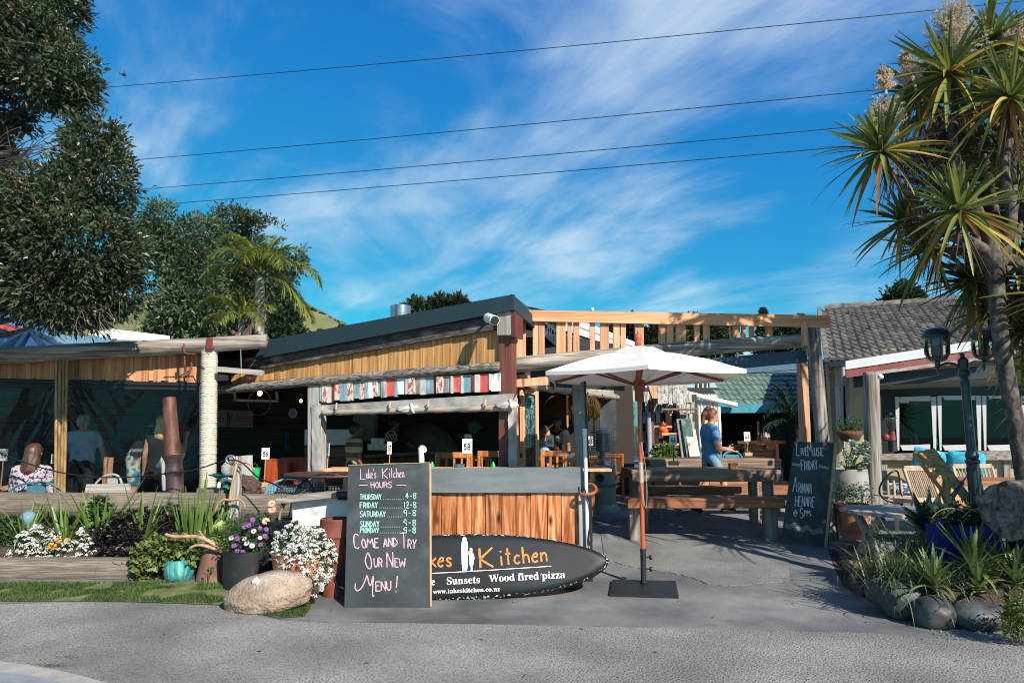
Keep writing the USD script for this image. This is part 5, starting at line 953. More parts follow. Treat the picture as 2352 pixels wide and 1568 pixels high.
far_trees([('ridge_tree', 'dark tree on the skyline left of the steel roof edge above the flue', 960, 715, 26, 60, m_bush, rnd_), ('ridge_tree', 'low tree on the skyline at the middle of the sloping roof', 1010, 708, 24, 60, m_bush, rnd_), ('ridge_tree', 'rightmost small tree on the skyline before the roof peak', 1048, 703, 16, 60, m_bush, rnd_),
    ('background_tree', 'dark green tree behind the slats left of the parasol top', 1440, 760, 34, 34, m_bush, rnd_), ('background_tree', 'olive tree behind the slats right of the parasol top', 1525, 768, 36, 34, m_olive, rnd_), ('background_tree', 'yellow green tree behind the middle of the slats', 1590, 758, 34, 36, m_olive, rnd_), ('background_tree', 'grey green tree behind the right part of the slats', 1650, 765, 36, 36, m_grey, rnd_), ('background_tree', 'dark tree behind the right end of the slats', 1800, 762, 30, 38, m_bush, rnd_),
    ('background_tree', 'round green tree above the ridge of the tiled house', 2075, 680, 32, 30, m_bush, rnd_)])
def conifer(u, v, d, h, label, seed):
    r = rng(seed); top = P(u, v, d); t = thing('conifer', label, 'tree', top * (1, 1, 0) + (0, 0, zg(d))); obj('trunk', tube([top * (1, 1, 0) + (0, 0, zg(d)), top], [.2, .02], 7), m_bark, t)
    k = 2600; s = r.random(k) ** .7; a = r.random(k) * 2 * np.pi; lay = .6 + .4 * np.abs(np.sin(s * 26)); b = top + np.stack([np.cos(a) * s * h * .26 * lay * r.random(k) ** .5, np.sin(a) * s * h * .26 * lay * r.random(k) ** .5, -s * h], 1)
    obj('leaves', leaf_mesh(b, np.stack([np.cos(a), np.sin(a), -.3 + 0 * a], 1), np.tile([0, 0, 1.], (k, 1)) + r.normal(0, .3, (k, 3)), np.full(k, .34), np.full(k, .12)), m_dark, t, kind='stuff')
conifer(1752, 704, 44, 3.6, 'pointed conifer tallest above the slatted rail', 3); conifer(1838, 718, 46, 2.8, 'shorter pointed conifer at the right end of the slatted rail', 4); conifer(1815, 722, 48, 2.6, 'smallest conifer tip left of the right end of the rail', 6)
# palms
m_frond = leafm('palm_frond', [(0, C('7a8338')), (.5, C('a3a854')), (.85, C('c2bd70')), (1, C('cdb96c'))], .4, .45, .4, .6, .25); m_frondg = leafm('deep_green_frond', [(0, C('24351d')), (.6, C('41552d')), (1, C('6b7a42'))], .25, .45, .4)
m_shaft = tex('palm_trunk', [C('6d6256'), C('9a8d7d'), C('b5a996')], 4, (3, 3, 1.2), rough=.8, bump=.3)
def frond(base, tip, sag, n, L, W, r, hang=.35):
    base, tip = np.asarray(base), np.asarray(tip); m = (base + tip) / 2 + (0, 0, sag); q = spline([base, base * .55 + m * .45 + (0, 0, sag * .25), m, tip], 40); t = np.gradient(q, axis=0); t /= np.linalg.norm(t, axis=1, keepdims=True)
    s = np.linspace(.18, 1, n); ix = (s * 39).astype(int); out = [tube(q, np.linspace(.018, .004, 40) * (L / .35), 5)]
    for sg_ in (-1, 1):
        side = np.cross(t[ix], [0, 0, 1.]); side /= np.linalg.norm(side, axis=1, keepdims=True) + 1e-9
        d = side * sg_ * .8 + t[ix] * .7 + np.array([0, 0, .25]) + r.normal(0, .16, (n, 3)); LL = L * np.sin(np.clip(s, 0, .98) * np.pi) ** .5 * r.uniform(.75, 1.1, n)
        out.append(blades(q[ix], d, LL, np.full(n, W), np.full(n, hang) + r.uniform(-.1, .3, n), 4))
    return cat(out)
def palm(label, base, top, tips, r, mat, name='palm_tree', L=.46, W=.045, n=52, tr=.1, shaft=.0, sag=.28):
    t = thing(name, label, 'palm', base); obj('trunk', tube(spline([base, (np.asarray(base) + top) / 2 + (.02, 0, 0), top], 16), np.linspace(tr * 1.3, tr * .7, 16) * (1 + .05 * np.cos(np.arange(16) * 3)), 12), m_shaft, t, True)
    for x in tips: obj('frond', frond(top, x, sag * np.linalg.norm(np.asarray(x) - top) * r.uniform(.7, 1.2), n, L, W, r), mat, t)
    return t
D = 16.0; r = rng(47); pt = lambda u, v, dd=0: P(u, v, D + dd)
pm = palm('feather palm with arching olive fronds standing before the dark trees', pt(592, 1000) * (1, 1, 0) + (0, 0, .35), pt(597, 640), [pt(735, 655, -.3), pt(698, 580, .3), pt(655, 548, .6), pt(600, 540, -.3), pt(540, 560, .4), pt(490, 590, -.4), pt(462, 640, 0), pt(480, 600, 1.0), pt(715, 735, -.2), pt(690, 690, .8), pt(505, 555, .9), pt(625, 545, 1.1), pt(560, 600, -1.3), pt(650, 620, -1.2)], r, m_frond, tr=.13)
obj('crown_shaft', tube([pt(597, 700), pt(597, 655), pt(598, 628)], [.13, .10, .05], 12), m_shaft, pm, True); obj('dead_frond', frond(pt(606, 660), pt(612, 735, -.3), -.1, 20, .2, .03, r), m_shaft, pm)
palm('smaller feather palm with drooping yellowish fronds left of the tall palm', pt(553, 1000, -.8) * (1, 1, 0) + (0, 0, .35), pt(553, 735, -.8), [pt(462, 745, -.9), pt(455, 705, -.8), pt(490, 690, -.5), pt(540, 665, -1), pt(585, 690, -.6), pt(632, 712, -.9), pt(505, 740, -1.5), pt(600, 745, -1.4)], r, m_frond, L=.34, tr=.07)
D = 13.0
palm('green courtyard palm beside the entry pole', pt(1838, 1100) * (1, 1, 0) + (0, 0, .33), pt(1832, 985), [pt(1752, 895), pt(1770, 880, .3), pt(1795, 872, -.2), pt(1850, 885), pt(1745, 915, .2), pt(1755, 955, -.2), pt(1765, 985, .1), pt(1745, 1000, -.4), pt(1880, 930, .2), pt(1870, 980), pt(1800, 1020, -.4), pt(1780, 930, .5), pt(1895, 960, -.3)], rng(48), m_frondg, 'courtyard_palm', .34, .032, 26, .045)
# ---------------- cordyline in front of the house
r = rng(51); DC = 6.0
ct = thing('cabbage_tree', 'branching cabbage tree with sword leaves and pale flower plumes at the right edge', 'tree', P(2392, 1300, 6.0) * (1, 1, 0) + (0, 0, .1))
m_ctbark = tex('cabbage_tree_bark', [C('241f1b'), C('4a433c'), C('6e655c')], 18, (1, 1, .6), detail=7, rough=.92, bump=1.0, stain=(6, C('2b2622'), .52, .62, .7))
Bp = lambda a, b, dd=0: P(*b1(a, b), DC + dd)
def branch(pts, r0, r1, name='branch'):
    q = spline(pts, 36); return obj(name, (lambda m: (m[0] + (meshkit.noise(m[0] * 34)[:, None] - .5) * .012, m[1]))(tube(q, np.linspace(r0, r1, 36), 14)), m_ctbark, ct, True)
branch([P(2404, 1420, 6.0), P(2352, 1090, 6.0), P(2325, 930, 6.0), P(2299, 780, 6.0), P(2290, 660, 6.0), Bp(990, 1400)], .072, .062, 'trunk')
branch([Bp(985, 1430), Bp(945, 1270), Bp(850, 1060), Bp(785, 930), Bp(752, 720), Bp(770, 560), Bp(740, 400)], .062, .03)
branch([Bp(985, 1420), Bp(900, 1320), Bp(760, 1255), Bp(620, 1150, .3), Bp(470, 970, .2), Bp(378, 815)], .062, .026)
branch([Bp(880, 1310), Bp(870, 1240), Bp(830, 1180), Bp(788, 1125)], .032, .022)
branch([Bp(1000, 1420), Bp(1050, 1250), Bp(1060, 1080), Bp(1030, 930), Bp(1050, 760), Bp(1058, 530)], .056, .032)
branch([Bp(1080, 1050, .2), Bp(1010, 760, .5), Bp(960, 600, .5), Bp(945, 250, .4)], .045, .03)
branch([Bp(1020, 1440), Bp(1075, 1430), Bp(1110, 1410, -.2)], .04, .028)
branch([Bp(960, 1440), Bp(930, 1480, .4), Bp(880, 1500, .6)], .04, .028)
LM = [leafm(f'cabbage_leaf_{i}', c, .3, .42, .45, 3.0, .18) for i, c in enumerate([[C('4a5a2e'), C('62713a')], [C('5c6a32'), C('808644')], [C('7f8340'), C('a29c50')], [C('b99f4a'), C('cfb25c')], [C('96683a'), C('b5834a')]])]
cand = []
heads = [((735, 395), 0, 66, 1), ((372, 805), 0, 60, 1), ((790, 1125), -.3, 54, 1), ((1058, 525), -.3, 60, 1), ((945, 235), .3, 62, 1), ((1105, 1415), .3, 40, 1), ((870, 1500), .6, 60, .9), ((1120, 250), .7, 40, 1), ((640, 560), .8, 46, .9), ((1140, 1750), .8, 40, 1), ((1000, 900), 1.0, 46, .9), ((850, 700), 1.2, 44, .9), ((1130, 560), .5, 60, 1), ((1060, 830), .5, 50, 1), ((1110, 1080), .3, 56, 1), ((760, 880), 1.0, 44, .9), ((1210, 1540), .5, 50, 1), ((1290, 1850), .5, 54, 1), ((1380, 2050), .3, 54, 1.1), ((1380, 1500), .3, 50, 1), ((960, 1650), .7, 40, .9), ((560, 500), .5, 44, .9), ((640, 1330), .6, 44, .9), ((500, 1180), .7, 40, .9), ((720, 1010), .7, 40, .9), ((880, 560), .6, 44, .9), ((940, 1120), .6, 44, .9), ((1420, 1560), -.3, 50, 1.1), ((1500, 1480), 0, 54, 1.1)]
dead, pan = [], []
for hi, ((a, b), dd, n, sc) in enumerate(heads):
    c = Bp(a, b, dd); ax = unit(np.array([(a - 1000) * .0011, r.uniform(-.3, .2), 1.0])) if hi not in (6, 9) else unit([-.6, -.2, .5])
    n = int(n * 1.45)
    if hi > 6: q0 = Bp(1000, 1400); branch([q0, q0 * .5 + c * .5 + (.05, .02, -.08), c - ax * .12, c], .034, .022)
    for i in range(n):
        s = (i + .5) / n; el = math.radians(86 - 128 * s ** .85 + r.normal(0, 7)); az = i * 2.39996 + r.normal(0, .2); R = frame(ax); d = R[0] * math.cos(az) * math.cos(el) + R[1] * math.sin(az) * math.cos(el) + R[2] * math.sin(el)
        L = sc * r.uniform(.46, .68) * (1 if s > .15 else .8); W = r.uniform(.046, .064); tone = 0 if s < .3 else int(r.choice([0, 1, 1, 2, 2])) if s < .7 else int(r.choice([1, 2, 2, 3, 4]))
        if s < .25 and r.random() < .5: tone = 2
        m = blades((c + d * .03)[None], d[None], np.array([L]), np.array([W]), np.array([r.uniform(.05, .32) + .25 * max(0, s - .6)]), 7, .35, twist=np.array([r.normal(0, .5)]))
        cand.append((dd + abs(d[1]) * .0 + (0 if hi < 6 else 1) + r.random() * .8, m, tone))
    k = 34; az = r.random(k) * 7; dv = np.stack([np.cos(az) * .35, np.sin(az) * .35, -np.ones(k)], 1); dead.append(blades(c - ax * r.uniform(.03, .25, k)[:, None], dv, r.uniform(.25, .5, k), r.uniform(.006, .016, k), r.uniform(-.1, .1, k), 4, twist=r.normal(0, 1, k)))
cand.sort(key=lambda q: q[0])
for q in cand[:296]: obj('leaf', q[1], LM[q[2]], ct)
for tone in range(5):
    rest = [q[1] for q in cand[296:] if q[2] == tone]
    if rest: obj('leaves', cat(rest), LM[tone], ct, kind='stuff')
k = 1500; cc = Bp(600, 860, .2); dv = sph(r, k) * (1, .8, .9) + (.1, 0, -.25); bb = cc + sph(r, k) * r.random((k, 1)) ** .5 * (.30, .25, .27)
dead.append(blades(bb, dv, r.uniform(.06, .26, k), r.uniform(.003, .008, k), r.uniform(-.5, .6, k), 4, twist=r.normal(0, 1, k)))
for a, b, s in ((560, 1190, .16), (690, 720, .14), (820, 720, .13), (1060, 760, .16)):
    k = 380; dead.append(blades(Bp(a, b, .1) + sph(r, k) * r.random((k, 1)) * (s, s, s * 1.3), sph(r, k) + (0, 0, -.8), r.uniform(.06, .25, k), r.uniform(.003, .010, k), r.uniform(-.4, .4, k), 4, twist=r.normal(0, 1, k)))
obj('dead_leaves', cat(dead), leafm('dead_leaf', [(0, C('54463c')), (.5, C('8b7b6d')), (1, C('c4b7a8'))], .1, .8, .2), ct, kind='stuff')
m_pan = leafm('flower_plume', [(0, C('cdbfa9')), (.5, C('e0d5c2')), (1, C('eee6d8'))], .45, .8, .2)
for (a, b), (a2, b2), sz in (((745, 380), (765, 100), .30), ((385, 780), (395, 590), .22), ((560, 480), (500, 330), .14), ((1080, 240), (1085, 190), .14), ((400, 500), (385, 420), .1)):
    s0, s1 = Bp(a, b, .08), Bp(a2, b2 - 40, .08); out = [tube([s0, s1], [.012, .004], 5)]; ax = s1 - s0; nb = int(210 * sz / .3) + 30
    for i in range(nb):
        t = r.uniform(.25, 1.0); q = s0 + ax * t; dv = unit(sph(r, 1)[0] * (1, 1, .7) + unit(ax) * .55); l = sz * r.uniform(.5, 1.25) * (1.25 - .75 * t); e = q + dv * l; k = 16; ss = r.uniform(.15, 1, k)
        bb = q + (e - q) * ss[:, None]; out += [tube([q, e], [.003, .001], 3, False), leaf_mesh(np.repeat(bb, 3, 0), sph(r, k * 3) + dv * .5, sph(r, k * 3), np.full(k * 3, .022), np.full(k * 3, .007))]
    obj('flower_plume', cat(out), m_pan, ct)
# power lines
for i, (u0, v0, u1, v1, s) in enumerate([(220, 192, 2180, 10, 14), (290, 362, 1985, 203, 9), (290, 431, 1940, 287, 8), (300, 469, 1940, 332, 7)]):
    a, b = P(u0, v0, 24), P(u1, v1, 15.5); a, b = a - (b - a) * .5, b + (b - a) * .25; t = np.linspace(0, 1, 50); q = a + (b - a) * t[:, None]; q[:, 2] -= 4 * t * (1 - t) * s * .016
    obj('power_line', tube(q, .011, 5), m_black, label=['topmost black power line across the sky', 'second power line from the top across the sky', 'third power line from the top, above the lowest', 'lowest of the four power lines across the sky'][i], cat='power line', group='power lines across the sky')
hc = thing('helicopter', 'tiny dark helicopter flying in the blue sky left of the middle', 'helicopter', P(285, 172, 1000)); c = P(285, 172, 1000); k = 4.2
obj('fuselage', cat(blob(c, (k * .75, k * .55, k * .5), 2, .02), tube([c + (0, 0, .1 * k), c + (-1.7 * k, .5, .4 * k)], [.28 * k, .08 * k], 8)), m_black, hc, True); obj('tail_fin', box(c + (-1.7 * k, .5, .55 * k), (.25 * k, .06 * k, .5 * k)), m_black, hc)
for an in (.5, 2.1): obj('rotor_blade', beam(c + (0, 0, .75 * k) - np.array([math.cos(an), math.sin(an), .0]) * 1.9 * k, c + (0, 0, .75 * k) + np.array([math.cos(an), math.sin(an), 0.0]) * 1.9 * k, .14 * k, .04 * k), m_black, hc)
obj('mast', cyl(c + (0, 0, .4 * k), c + (0, 0, .78 * k), .08 * k), m_black, hc)
for s in (-1, 1): obj('skid', cat(cyl(c + (-.7 * k, s * .45 * k, -.75 * k), c + (.8 * k, s * .45 * k, -.75 * k), .05 * k), cyl(c + (.2 * k, s * .3 * k, -.3 * k), c + (.2 * k, s * .45 * k, -.75 * k), .04 * k)), m_black, hc)

# ================================================================ THE FLOWER BED ON THE LEFT
r = rng(61)
c1, c2, c3, c4 = zoom(0, 1110.1, .184), zoom(376.3, 1081.9, .222), zoom(470.4, 1016.1, .144), zoom(1928.6, 940.8, .18)
def ss(x): x = np.clip(x, 0, 1); return x * x * (3 - 2 * x)
def bedz(x, y): return float(zg(y) + .23 * ss((-3.45 - x) / .5) * ss((y - 7.36) / .1) + .10 * ss((y - 7.4) / .6) * ss((-1.7 - x) / .5))
gx, gy = np.meshgrid(np.linspace(-9, -1.5, 120), np.linspace(7.16, 8.6, 40)); gz = np.array([[bedz(a, b) for a, b in zip(ra_, rb_)] for ra_, rb_ in zip(gx, gy)]) + .008 + .03 * (meshkit.fbm(np.stack([gx * 5, gy * 5, gx * 0], -1), 3, 2) - .4)
gz = np.where((gy > 7.2), gz, gz - .03); n_, m_ = gx.shape[1], gx.shape[0]; i, j = np.meshgrid(np.arange(n_ - 1), np.arange(m_ - 1)); q = np.stack([j * n_ + i, j * n_ + i + 1, j * n_ + n_ + i + 1, j * n_ + n_ + i], -1).reshape(-1, 4)
obj('garden_bed', (np.stack([gx, gy, gz], -1).reshape(-1, 3), np.vstack([q[:, [0, 1, 2]], q[:, [0, 2, 3]]])), m_soil, smooth=True, kind='structure')
verge = sg.Polygon([tuple(G(*q)[:2]) for q in [(-400, 1384), (150, 1381), (300, 1382), (500, 1390), (560, 1402), (640, 1420), (700, 1416), (715, 1395), (600, 1360), (520, 1345), (440, 1336), (330, 1340), (-400, 1340)]]).buffer(.0)
m_grass = leafm('grass', [(0, C('4c6232')), (.6, C('6f8648')), (.9, C('989f66')), (1, C('b9ae80'))], .3, .6, .3, 3, .3)
obj('grass_verge', sheet(verge, .007), tex('turf', [C('4f5a30', .8), C('6a7040', .8), C('8a7f58', .8)], 6, detail=6, rough=.95), kind='structure')
def scatter(pg, n):
    a, b, c, d = pg.bounds; out = []
    while len(out) < n:
        q = r.uniform((a, b), (c, d), (n * 2, 2)); out += [p for p in q if pg.contains(sg.Point(*p))]
    return np.array(out[:n])
near = verge.intersection(sg.box(-5.6, 0, 5, 9)); g = scatter(near, 34000); g = g[meshkit.fbm(np.column_stack([g * 4, np.zeros(len(g))]), 2, 3) > .37]; k = len(g)
b3_ = np.column_stack([g, [zg(y) + .006 for y in g[:, 1]]]); obj('grass_blades', blades(b3_, sph(r, k) * (.7, .7, .3) + (0, 0, 1), r.uniform(.025, .065, k), np.full(k, .006), r.uniform(.1, .6, k), 2), m_grass, kind='stuff', label='short green grass along the foot of the sleeper wall', cat='grass')
wd = []
for (u, v), n, s in (((118, 1530), 130, .05), ((160, 1510), 60, .04), ((58, 1549), 30, .03), ((280, 1487), 40, .03), ((745, 1428), 30, .025), ((700, 1425), 40, .03)) + tuple(((170 + 26 * t, 1508 - 4.9 * t), 14, .02) for t in range(18)):
    q = G(u, v); a = r.random(n) * 7; wd.append(blades(q + np.column_stack([r.normal(0, s * 1.2, n), r.normal(0, s * .3, n), np.zeros(n)]), np.stack([np.cos(a), np.sin(a), .9 + 0 * a], 1), r.uniform(.015, .05, n) * (s / .035), np.full(n, .004), np.full(n, .5), 2))
obj('weeds', cat(wd), m_grass, kind='stuff', label='thin weeds growing along the joint of the footpath', cat='weeds')
m_sleeper = woodm('old_sleeper', [C('443a30'), C('70655a'), C('8f8577')], 'x', 42, 1.6, dist=1.6, detail=9, nrough=.68, rough=.9, bump=1.0, stain=(2.2, C('6b5040'), .55, .72, .5))
sl_ = log((-7.6, 7.30, .125), (P(330, 1320, 7.3)[0], 7.32, .125), .118, 24, 60, .05, 21, .004, .98); v = sl_[0].copy(); c_ = np.array([0, 7.31, .125]); d_ = v[:, 1:] - c_[1:]; m__ = np.max(np.abs(d_), axis=1, keepdims=True) + 1e-9; v[:, 1:] = c_[1:] + d_ * np.minimum(1.25, .122 / m__ * (.35) + .65 * 1.12)
obj('timber_sleeper', (v, sl_[1]), m_sleeper, smooth=40, label='long grey timber sleeper edging the flower bed above the grass', cat='sleeper')
obj('rail_log', log(P(-260, 1156, 8.1), P(690, 1166, 8.0), .155, 26, 90, .10, 14, .015, .9), m_sleeper, smooth=True, label='thick weathered log rail running behind the flower bed', cat='log')
for i, u in enumerate((40, 600)): obj('rail_post', log(P(u, 1175, 8.12) * (1, 1, 0) + (0, 0, .1), P(u, 1170, 8.12), .08, 12, 10, .06, i), m_sleeper, smooth=True, label=['hidden short post under the left end of the log rail', 'short post under the right end of the log rail'][i], cat='post')
# leaf kinds
m_strap = leafm('strap_leaf', [(0, C('66803c')), (.6, C('93a95c')), (.9, C('b5bb74')), (1, C('bda456'))], .3, .4, .45, 4, .2)
m_purple = leafm('purple_black_leaf', [(0, C('261c21')), (.5, C('4a353f')), (.85, C('6f5863')), (1, C('8d8490'))], .06, .42, .4, 4, .3)
m_green = leafm('bed_leaf', [(0, C('3b5824')), (.6, C('5d7f35')), (1, C('86a04f'))], .28, .5, .4, 4, .25)
m_lime = leafm('lime_leaf', [(0, C('66733a')), (.5, C('8b9450')), (.85, C('aaa45c')), (1, C('b98560'))], .28, .5, .4, 5, .2)
m_petw = leafm('white_petal', [(0, C('cfcdc8')), (1, C('e6e4e0'))], .15, .6, .3, 9, .05); m_pety = leafm('yellow_petal', [(0, C('d9a94a')), (1, C('e8cf8a'))], .2, .6, .3)
m_petp = leafm('purple_petal', [(0, C('8a4f9c')), (.6, C('a870b8')), (1, C('cfaed6'))], .2, .6, .3); m_petwp = leafm('pale_petal', [(0, C('d4c4dc')), (1, C('e4dce8'))], .2, .6, .3); m_eye = plain('flower_eye', C('3a2046'), .8)
m_sage = leafm('sage_grey_leaf', [(0, C('5d6f55')), (.7, C('8d9d86')), (1, C('b3bdab'))], .2, .6, .3)
def at(u, v, d): p = P(u, v, d); p[2] = bedz(p[0], p[1]); return p
def strap(label, u, d, n, L, W, seed, lean=.9, mat=None, ex=.5):
    r = rng(seed); c = at(u, 1200, d); k = n; a = r.random(k) * 2 * np.pi; e = r.uniform(1.1, 3.2, k); dv = np.stack([np.cos(a) * lean, np.sin(a) * lean, e], 1)
    return obj('strap_leaf_plant', blades(c + np.column_stack([np.cos(a), np.sin(a), 0 * a]) * r.uniform(.0, .06, k)[:, None], dv, r.uniform(.7, 1.2, k) * L * 1.4, r.uniform(.8, 1.2, k) * W, np.where(r.random(k) < .25, r.uniform(.5, .95, k), r.uniform(.02, .4, k)), 8, .3, twist=r.normal(0, ex, k)), mat or m_strap, label=label, cat='plant', smooth=False)
strap('biggest clump of long pale strap leaves in front of the rusty iron flue', 447, 7.62, 60, .70, .042, 1, .6); strap('upright clump of strap leaves left of the wooden anchor post', 500, 7.65, 44, .56, .042, 2, .6)
strap('arching clump of strap leaves below the rusty anchor arms', 540, 7.5, 36, .44, .03, 3, 1.2); strap('loose strap leaves among the purple shrub', 330, 7.6, 30, .5, .034, 4, 1.0)
strap('broad strap leaves between purple shrub and white flowers', 230, 7.6, 28, .52, .036, 5, .9); strap('strap leaves rising among the white flowers under the log', 150, 7.62, 34, .44, .03, 6, 1.0); strap('thin strap leaves at the left edge of the flower bed', 60, 7.6, 24, .44, .026, 7, 1.0)
strap('short leaning strap leaves above the teal pot', 455, 7.5, 24, .40, .034, 8, .9)
def whorl_shrub(label, blobs, d, n, seed, mat, L=.07, W=.018, name='purple_shrub', per=11):
    r = rng(seed); b = pb_([(*q, 0, 1, 1) for q in blobs], d); p, o = crown_points(b, n, r, gap=.30, gs=6); k = len(p) * per; bb = np.repeat(p, per, 0); dv = np.repeat(o, per, 0) * .5 + sph(r, k) * (1, 1, .5) + (0, 0, .35)
    c = at(blobs[0][0], 1200, d); t = thing(name, label, 'shrub', c); obj('leaves', leaf_mesh(bb, dv, sph(r, k) * .5 + (0, -.2, 1), L * r.uniform(.6, 1.2, k), np.full(k, W), .15), mat, t, kind='stuff')
    obj('stems', cat([tube([c + r.normal(0, .06, 3) * (1, 1, 0), q], [.006, .003], 4, False) for q in p[::6]]), m_bark, t); return t
whorl_shrub('dark purple leaved shrub spilling over the timber sleeper', [(270, 1235, 45), (305, 1255, 40), (255, 1265, 34), (300, 1210, 38), (240, 1225, 26), (330, 1270, 26)], 7.55, 330, 71, m_purple)
whorl_shrub('taller dark purple shrub behind, below the strap leaves', [(345, 1200, 34), (385, 1200, 36), (420, 1212, 34), (370, 1225, 36), (400, 1240, 30), (445, 1222, 26)], 7.8, 280, 72, m_purple)
whorl_shrub('green leafy herb standing up against the log rail', [(232, 1165, 22), (225, 1195, 26), (240, 1215, 26), (215, 1225, 22)], 7.75, 110, 73, m_green, .075, .026, 'leafy_herb', 9)
whorl_shrub('mixed green foliage at the left end of the flower bed', [(15, 1220, 34), (40, 1250, 30), (-30, 1240, 40), (100, 1225, 22), (10, 1268, 26), (190, 1260, 26), (160, 1270, 24), (80, 1268, 26)], 7.6, 420, 74, m_green, .05, .02, 'green_foliage', 9)
def florets(centres, r, rad=.020, n=22, s=.015):
    k = len(centres) * n; b = np.repeat(centres, n, 0); d = sph(r, k); d[:, 2] = np.abs(d[:, 2]); b = b + d * rad; t = np.cross(d, sph(r, k)); return leaf_mesh(b - t * s * .4, t, d, np.full(k, s), np.full(k, s * .9), 0)
def alyssum(name, label, blobs, d, n, seed, hang=0):
    r = rng(seed); b = pb_([(*q, 0, 1, 1) for q in blobs], d); p, o = crown_points(b, n, r, inner=.8, gap=.30, gs=9); t = thing(name, label, 'flowers', at(blobs[0][0], 1280, d))
    k = len(p) * 5; obj('leaves', leaf_mesh(np.repeat(p, 5, 0) - np.repeat(o, 5, 0) * .02 + r.normal(0, .02, (k, 3)), sph(r, k) + (0, 0, .4), sph(r, k), np.full(k, .035), np.full(k, .009)), m_green, t, kind='stuff'); keep = o[:, 2] > -.5; obj('flower_heads', florets(p[keep] + o[keep] * .02, r), m_petw, t, kind='stuff'); return t
alyssum('white_flower_mat', 'wide mat of tiny white flowers behind the timber sleeper', [(70, 1262, 24), (110, 1250, 28), (95, 1272, 26), (145, 1268, 24), (60, 1240, 18), (85, 1228, 16), (35, 1275, 16), (125, 1278, 20)], 7.5, 420, 75)
alyssum('white_flower_mat', 'smaller patch of white flowers beside the purple shrub', [(205, 1262, 18), (200, 1230, 16), (178, 1278, 16), (215, 1278, 14), (188, 1245, 12)], 7.5, 130, 76)
for i, ((x, y), lab) in enumerate((((735, 705), 'small yellow flower above the white mat'), ((655, 785), 'larger pale yellow flower in the white mat'), ((850, 705), 'little orange yellow flower right of the other two'))):
    q = P(*c1(x, y), 7.35); rr = [.028, .04, .018][i]; k = 60; d = sph(r, k) * (1, 1, .8); obj('yellow_flower', leaf_mesh(np.tile(q, (k, 1)), d, sph(r, k), np.full(k, rr * 1.2), np.full(k, rr * .9)), m_pety, label=lab, cat='flower')
obj('glass_float', ball(P(*c1(355, 440), 7.75), .085, 3), usdkit.material(stage, LK + 'bluish_glass', {'p': ('principled_bsdf', {'base_color': C('8fb4c6'), 'roughness': .05, 'transmission_weight': .5})}, [], 'p.BSDF'), smooth=True, label='pale blue glass ball half hidden under the log rail', cat='glass ball')
obj('fallen_leaf', blades(P(*c1(1240, 965), 7.17)[None], np.array([[-.25, -.12, -1.]]), np.array([.27]), np.array([.022]), np.array([-.1]), 8, .3), m_pety, label='yellow strap leaf hanging down over the timber sleeper', cat='leaf')
# pots
def pot(name, label, c, prof, mat, soil_r, soil_z, n=28, cat_='plant pot', axis=None):
    t = thing(name, label, cat_, c); obj('pot', lathe(prof, n, c, axis), mat, t, 50); 
    if soil_r: obj('soil', lathe([(0, soil_z + .01), (soil_r * .6, soil_z + .012), (soil_r, soil_z)], 20, c, axis), m_soil, t, True)
    return t
def wall_prof(pts, th=.015): return [(0, pts[0][1])] + pts + [(a - th, b) for a, b in pts[::-1][:-1]] + [(0, pts[0][1] + th)]
m_teal = tex('teal_glaze', [C('2a6f70'), C('4c9a98'), C('86b9ae')], 6, (4, 4, .7), detail=5, rough=.2, coat=.4); m_terra = tex('terracotta', [C('93543a'), C('b3714f'), C('c08d6e')], 7, detail=6, rough=.8, stain=(5, C('c9b3a0'), .6, .75, .4)); m_blackpot = tex('black_plastic_pot', [C('17191b'), C('25282a')], 5, rough=.55, stain=(7, C('4d4b46'), .6, .75, .35)); m_glaze = plain('black_glaze', C('14161c'), .12, coat=.5)
def mound(blobs, d, n, L, W, mat, seed, per=6, gap=.3): 
    r = rng(seed); return crown(pb_([(*q, 0, 1, 1) for q in blobs], d), n, per, L, W, r, .03, gap, 8, .2, .15)[0]
D1 = 7.22; c = at(412, 1300, D1); c[2] = P(412, 1335, D1)[2]; s = D1 / F
t = pot('teal_pot', 'round teal glazed pot with yellow green geranium leaves', c, wall_prof([(19 * s, 0), (27 * s, 7 * s), (33 * s, 22 * s), (35 * s, 36 * s), (34 * s, 46 * s), (36 * s, 50 * s)]), m_teal, 30 * s, 44 * s)
obj('leaves', mound([(415, 1262, 26), (385, 1258, 24), (440, 1266, 22), (455, 1275, 16), (405, 1272, 24)], D1, 150, .055, .06, m_lime, 77), m_lime, t, kind='stuff')
t = thing('geranium', 'yellow green geranium with rusty leaves growing at the end of the sleeper', 'plant', at(345, 1330, 7.25)); obj('leaves', mound([(345, 1275, 28), (335, 1300, 26), (370, 1290, 26), (350, 1318, 22), (325, 1320, 16), (375, 1262, 18)], 7.2, 190, .055, .058, m_lime, 78), m_lime, t, kind='stuff'); obj('stems', cat([tube([at(345, 1330, 7.25) + r.normal(0, .02, 3), P(345 + 30 * r.normal(), 1290, 7.2)], [.006, .003], 4, False) for _ in range(14)]), m_bark, t)
cc = P(492, 1345, 7.22); cc[2] = zg(7.2); s = 7.2 / F
obj('upturned_pot', lathe([(0, 0), (40 * s, 0), (38 * s, 10 * s), (26 * s, 72 * s), (24 * s, 76 * s), (0, 77 * s)], 24, cc), tex('brown_clay', [C('5c4036'), C('7d5a4c')], 7, rough=.85, stain=(6, C('8d7566'), .55, .7, .5)), smooth=40, label='brown upturned clay pot between the teal and black pots', cat='pot')
s = 7.0 / F; c = P(566, 1352, 7.0); c[2] = .02
t = pot('daisy_pot', 'wide black plastic pot of purple daisies behind the boulder', c, wall_prof([(50 * s, 0), (52 * s, 82 * s), (53 * s, 84 * s)], .012), m_blackpot, 48 * s, 74 * s)
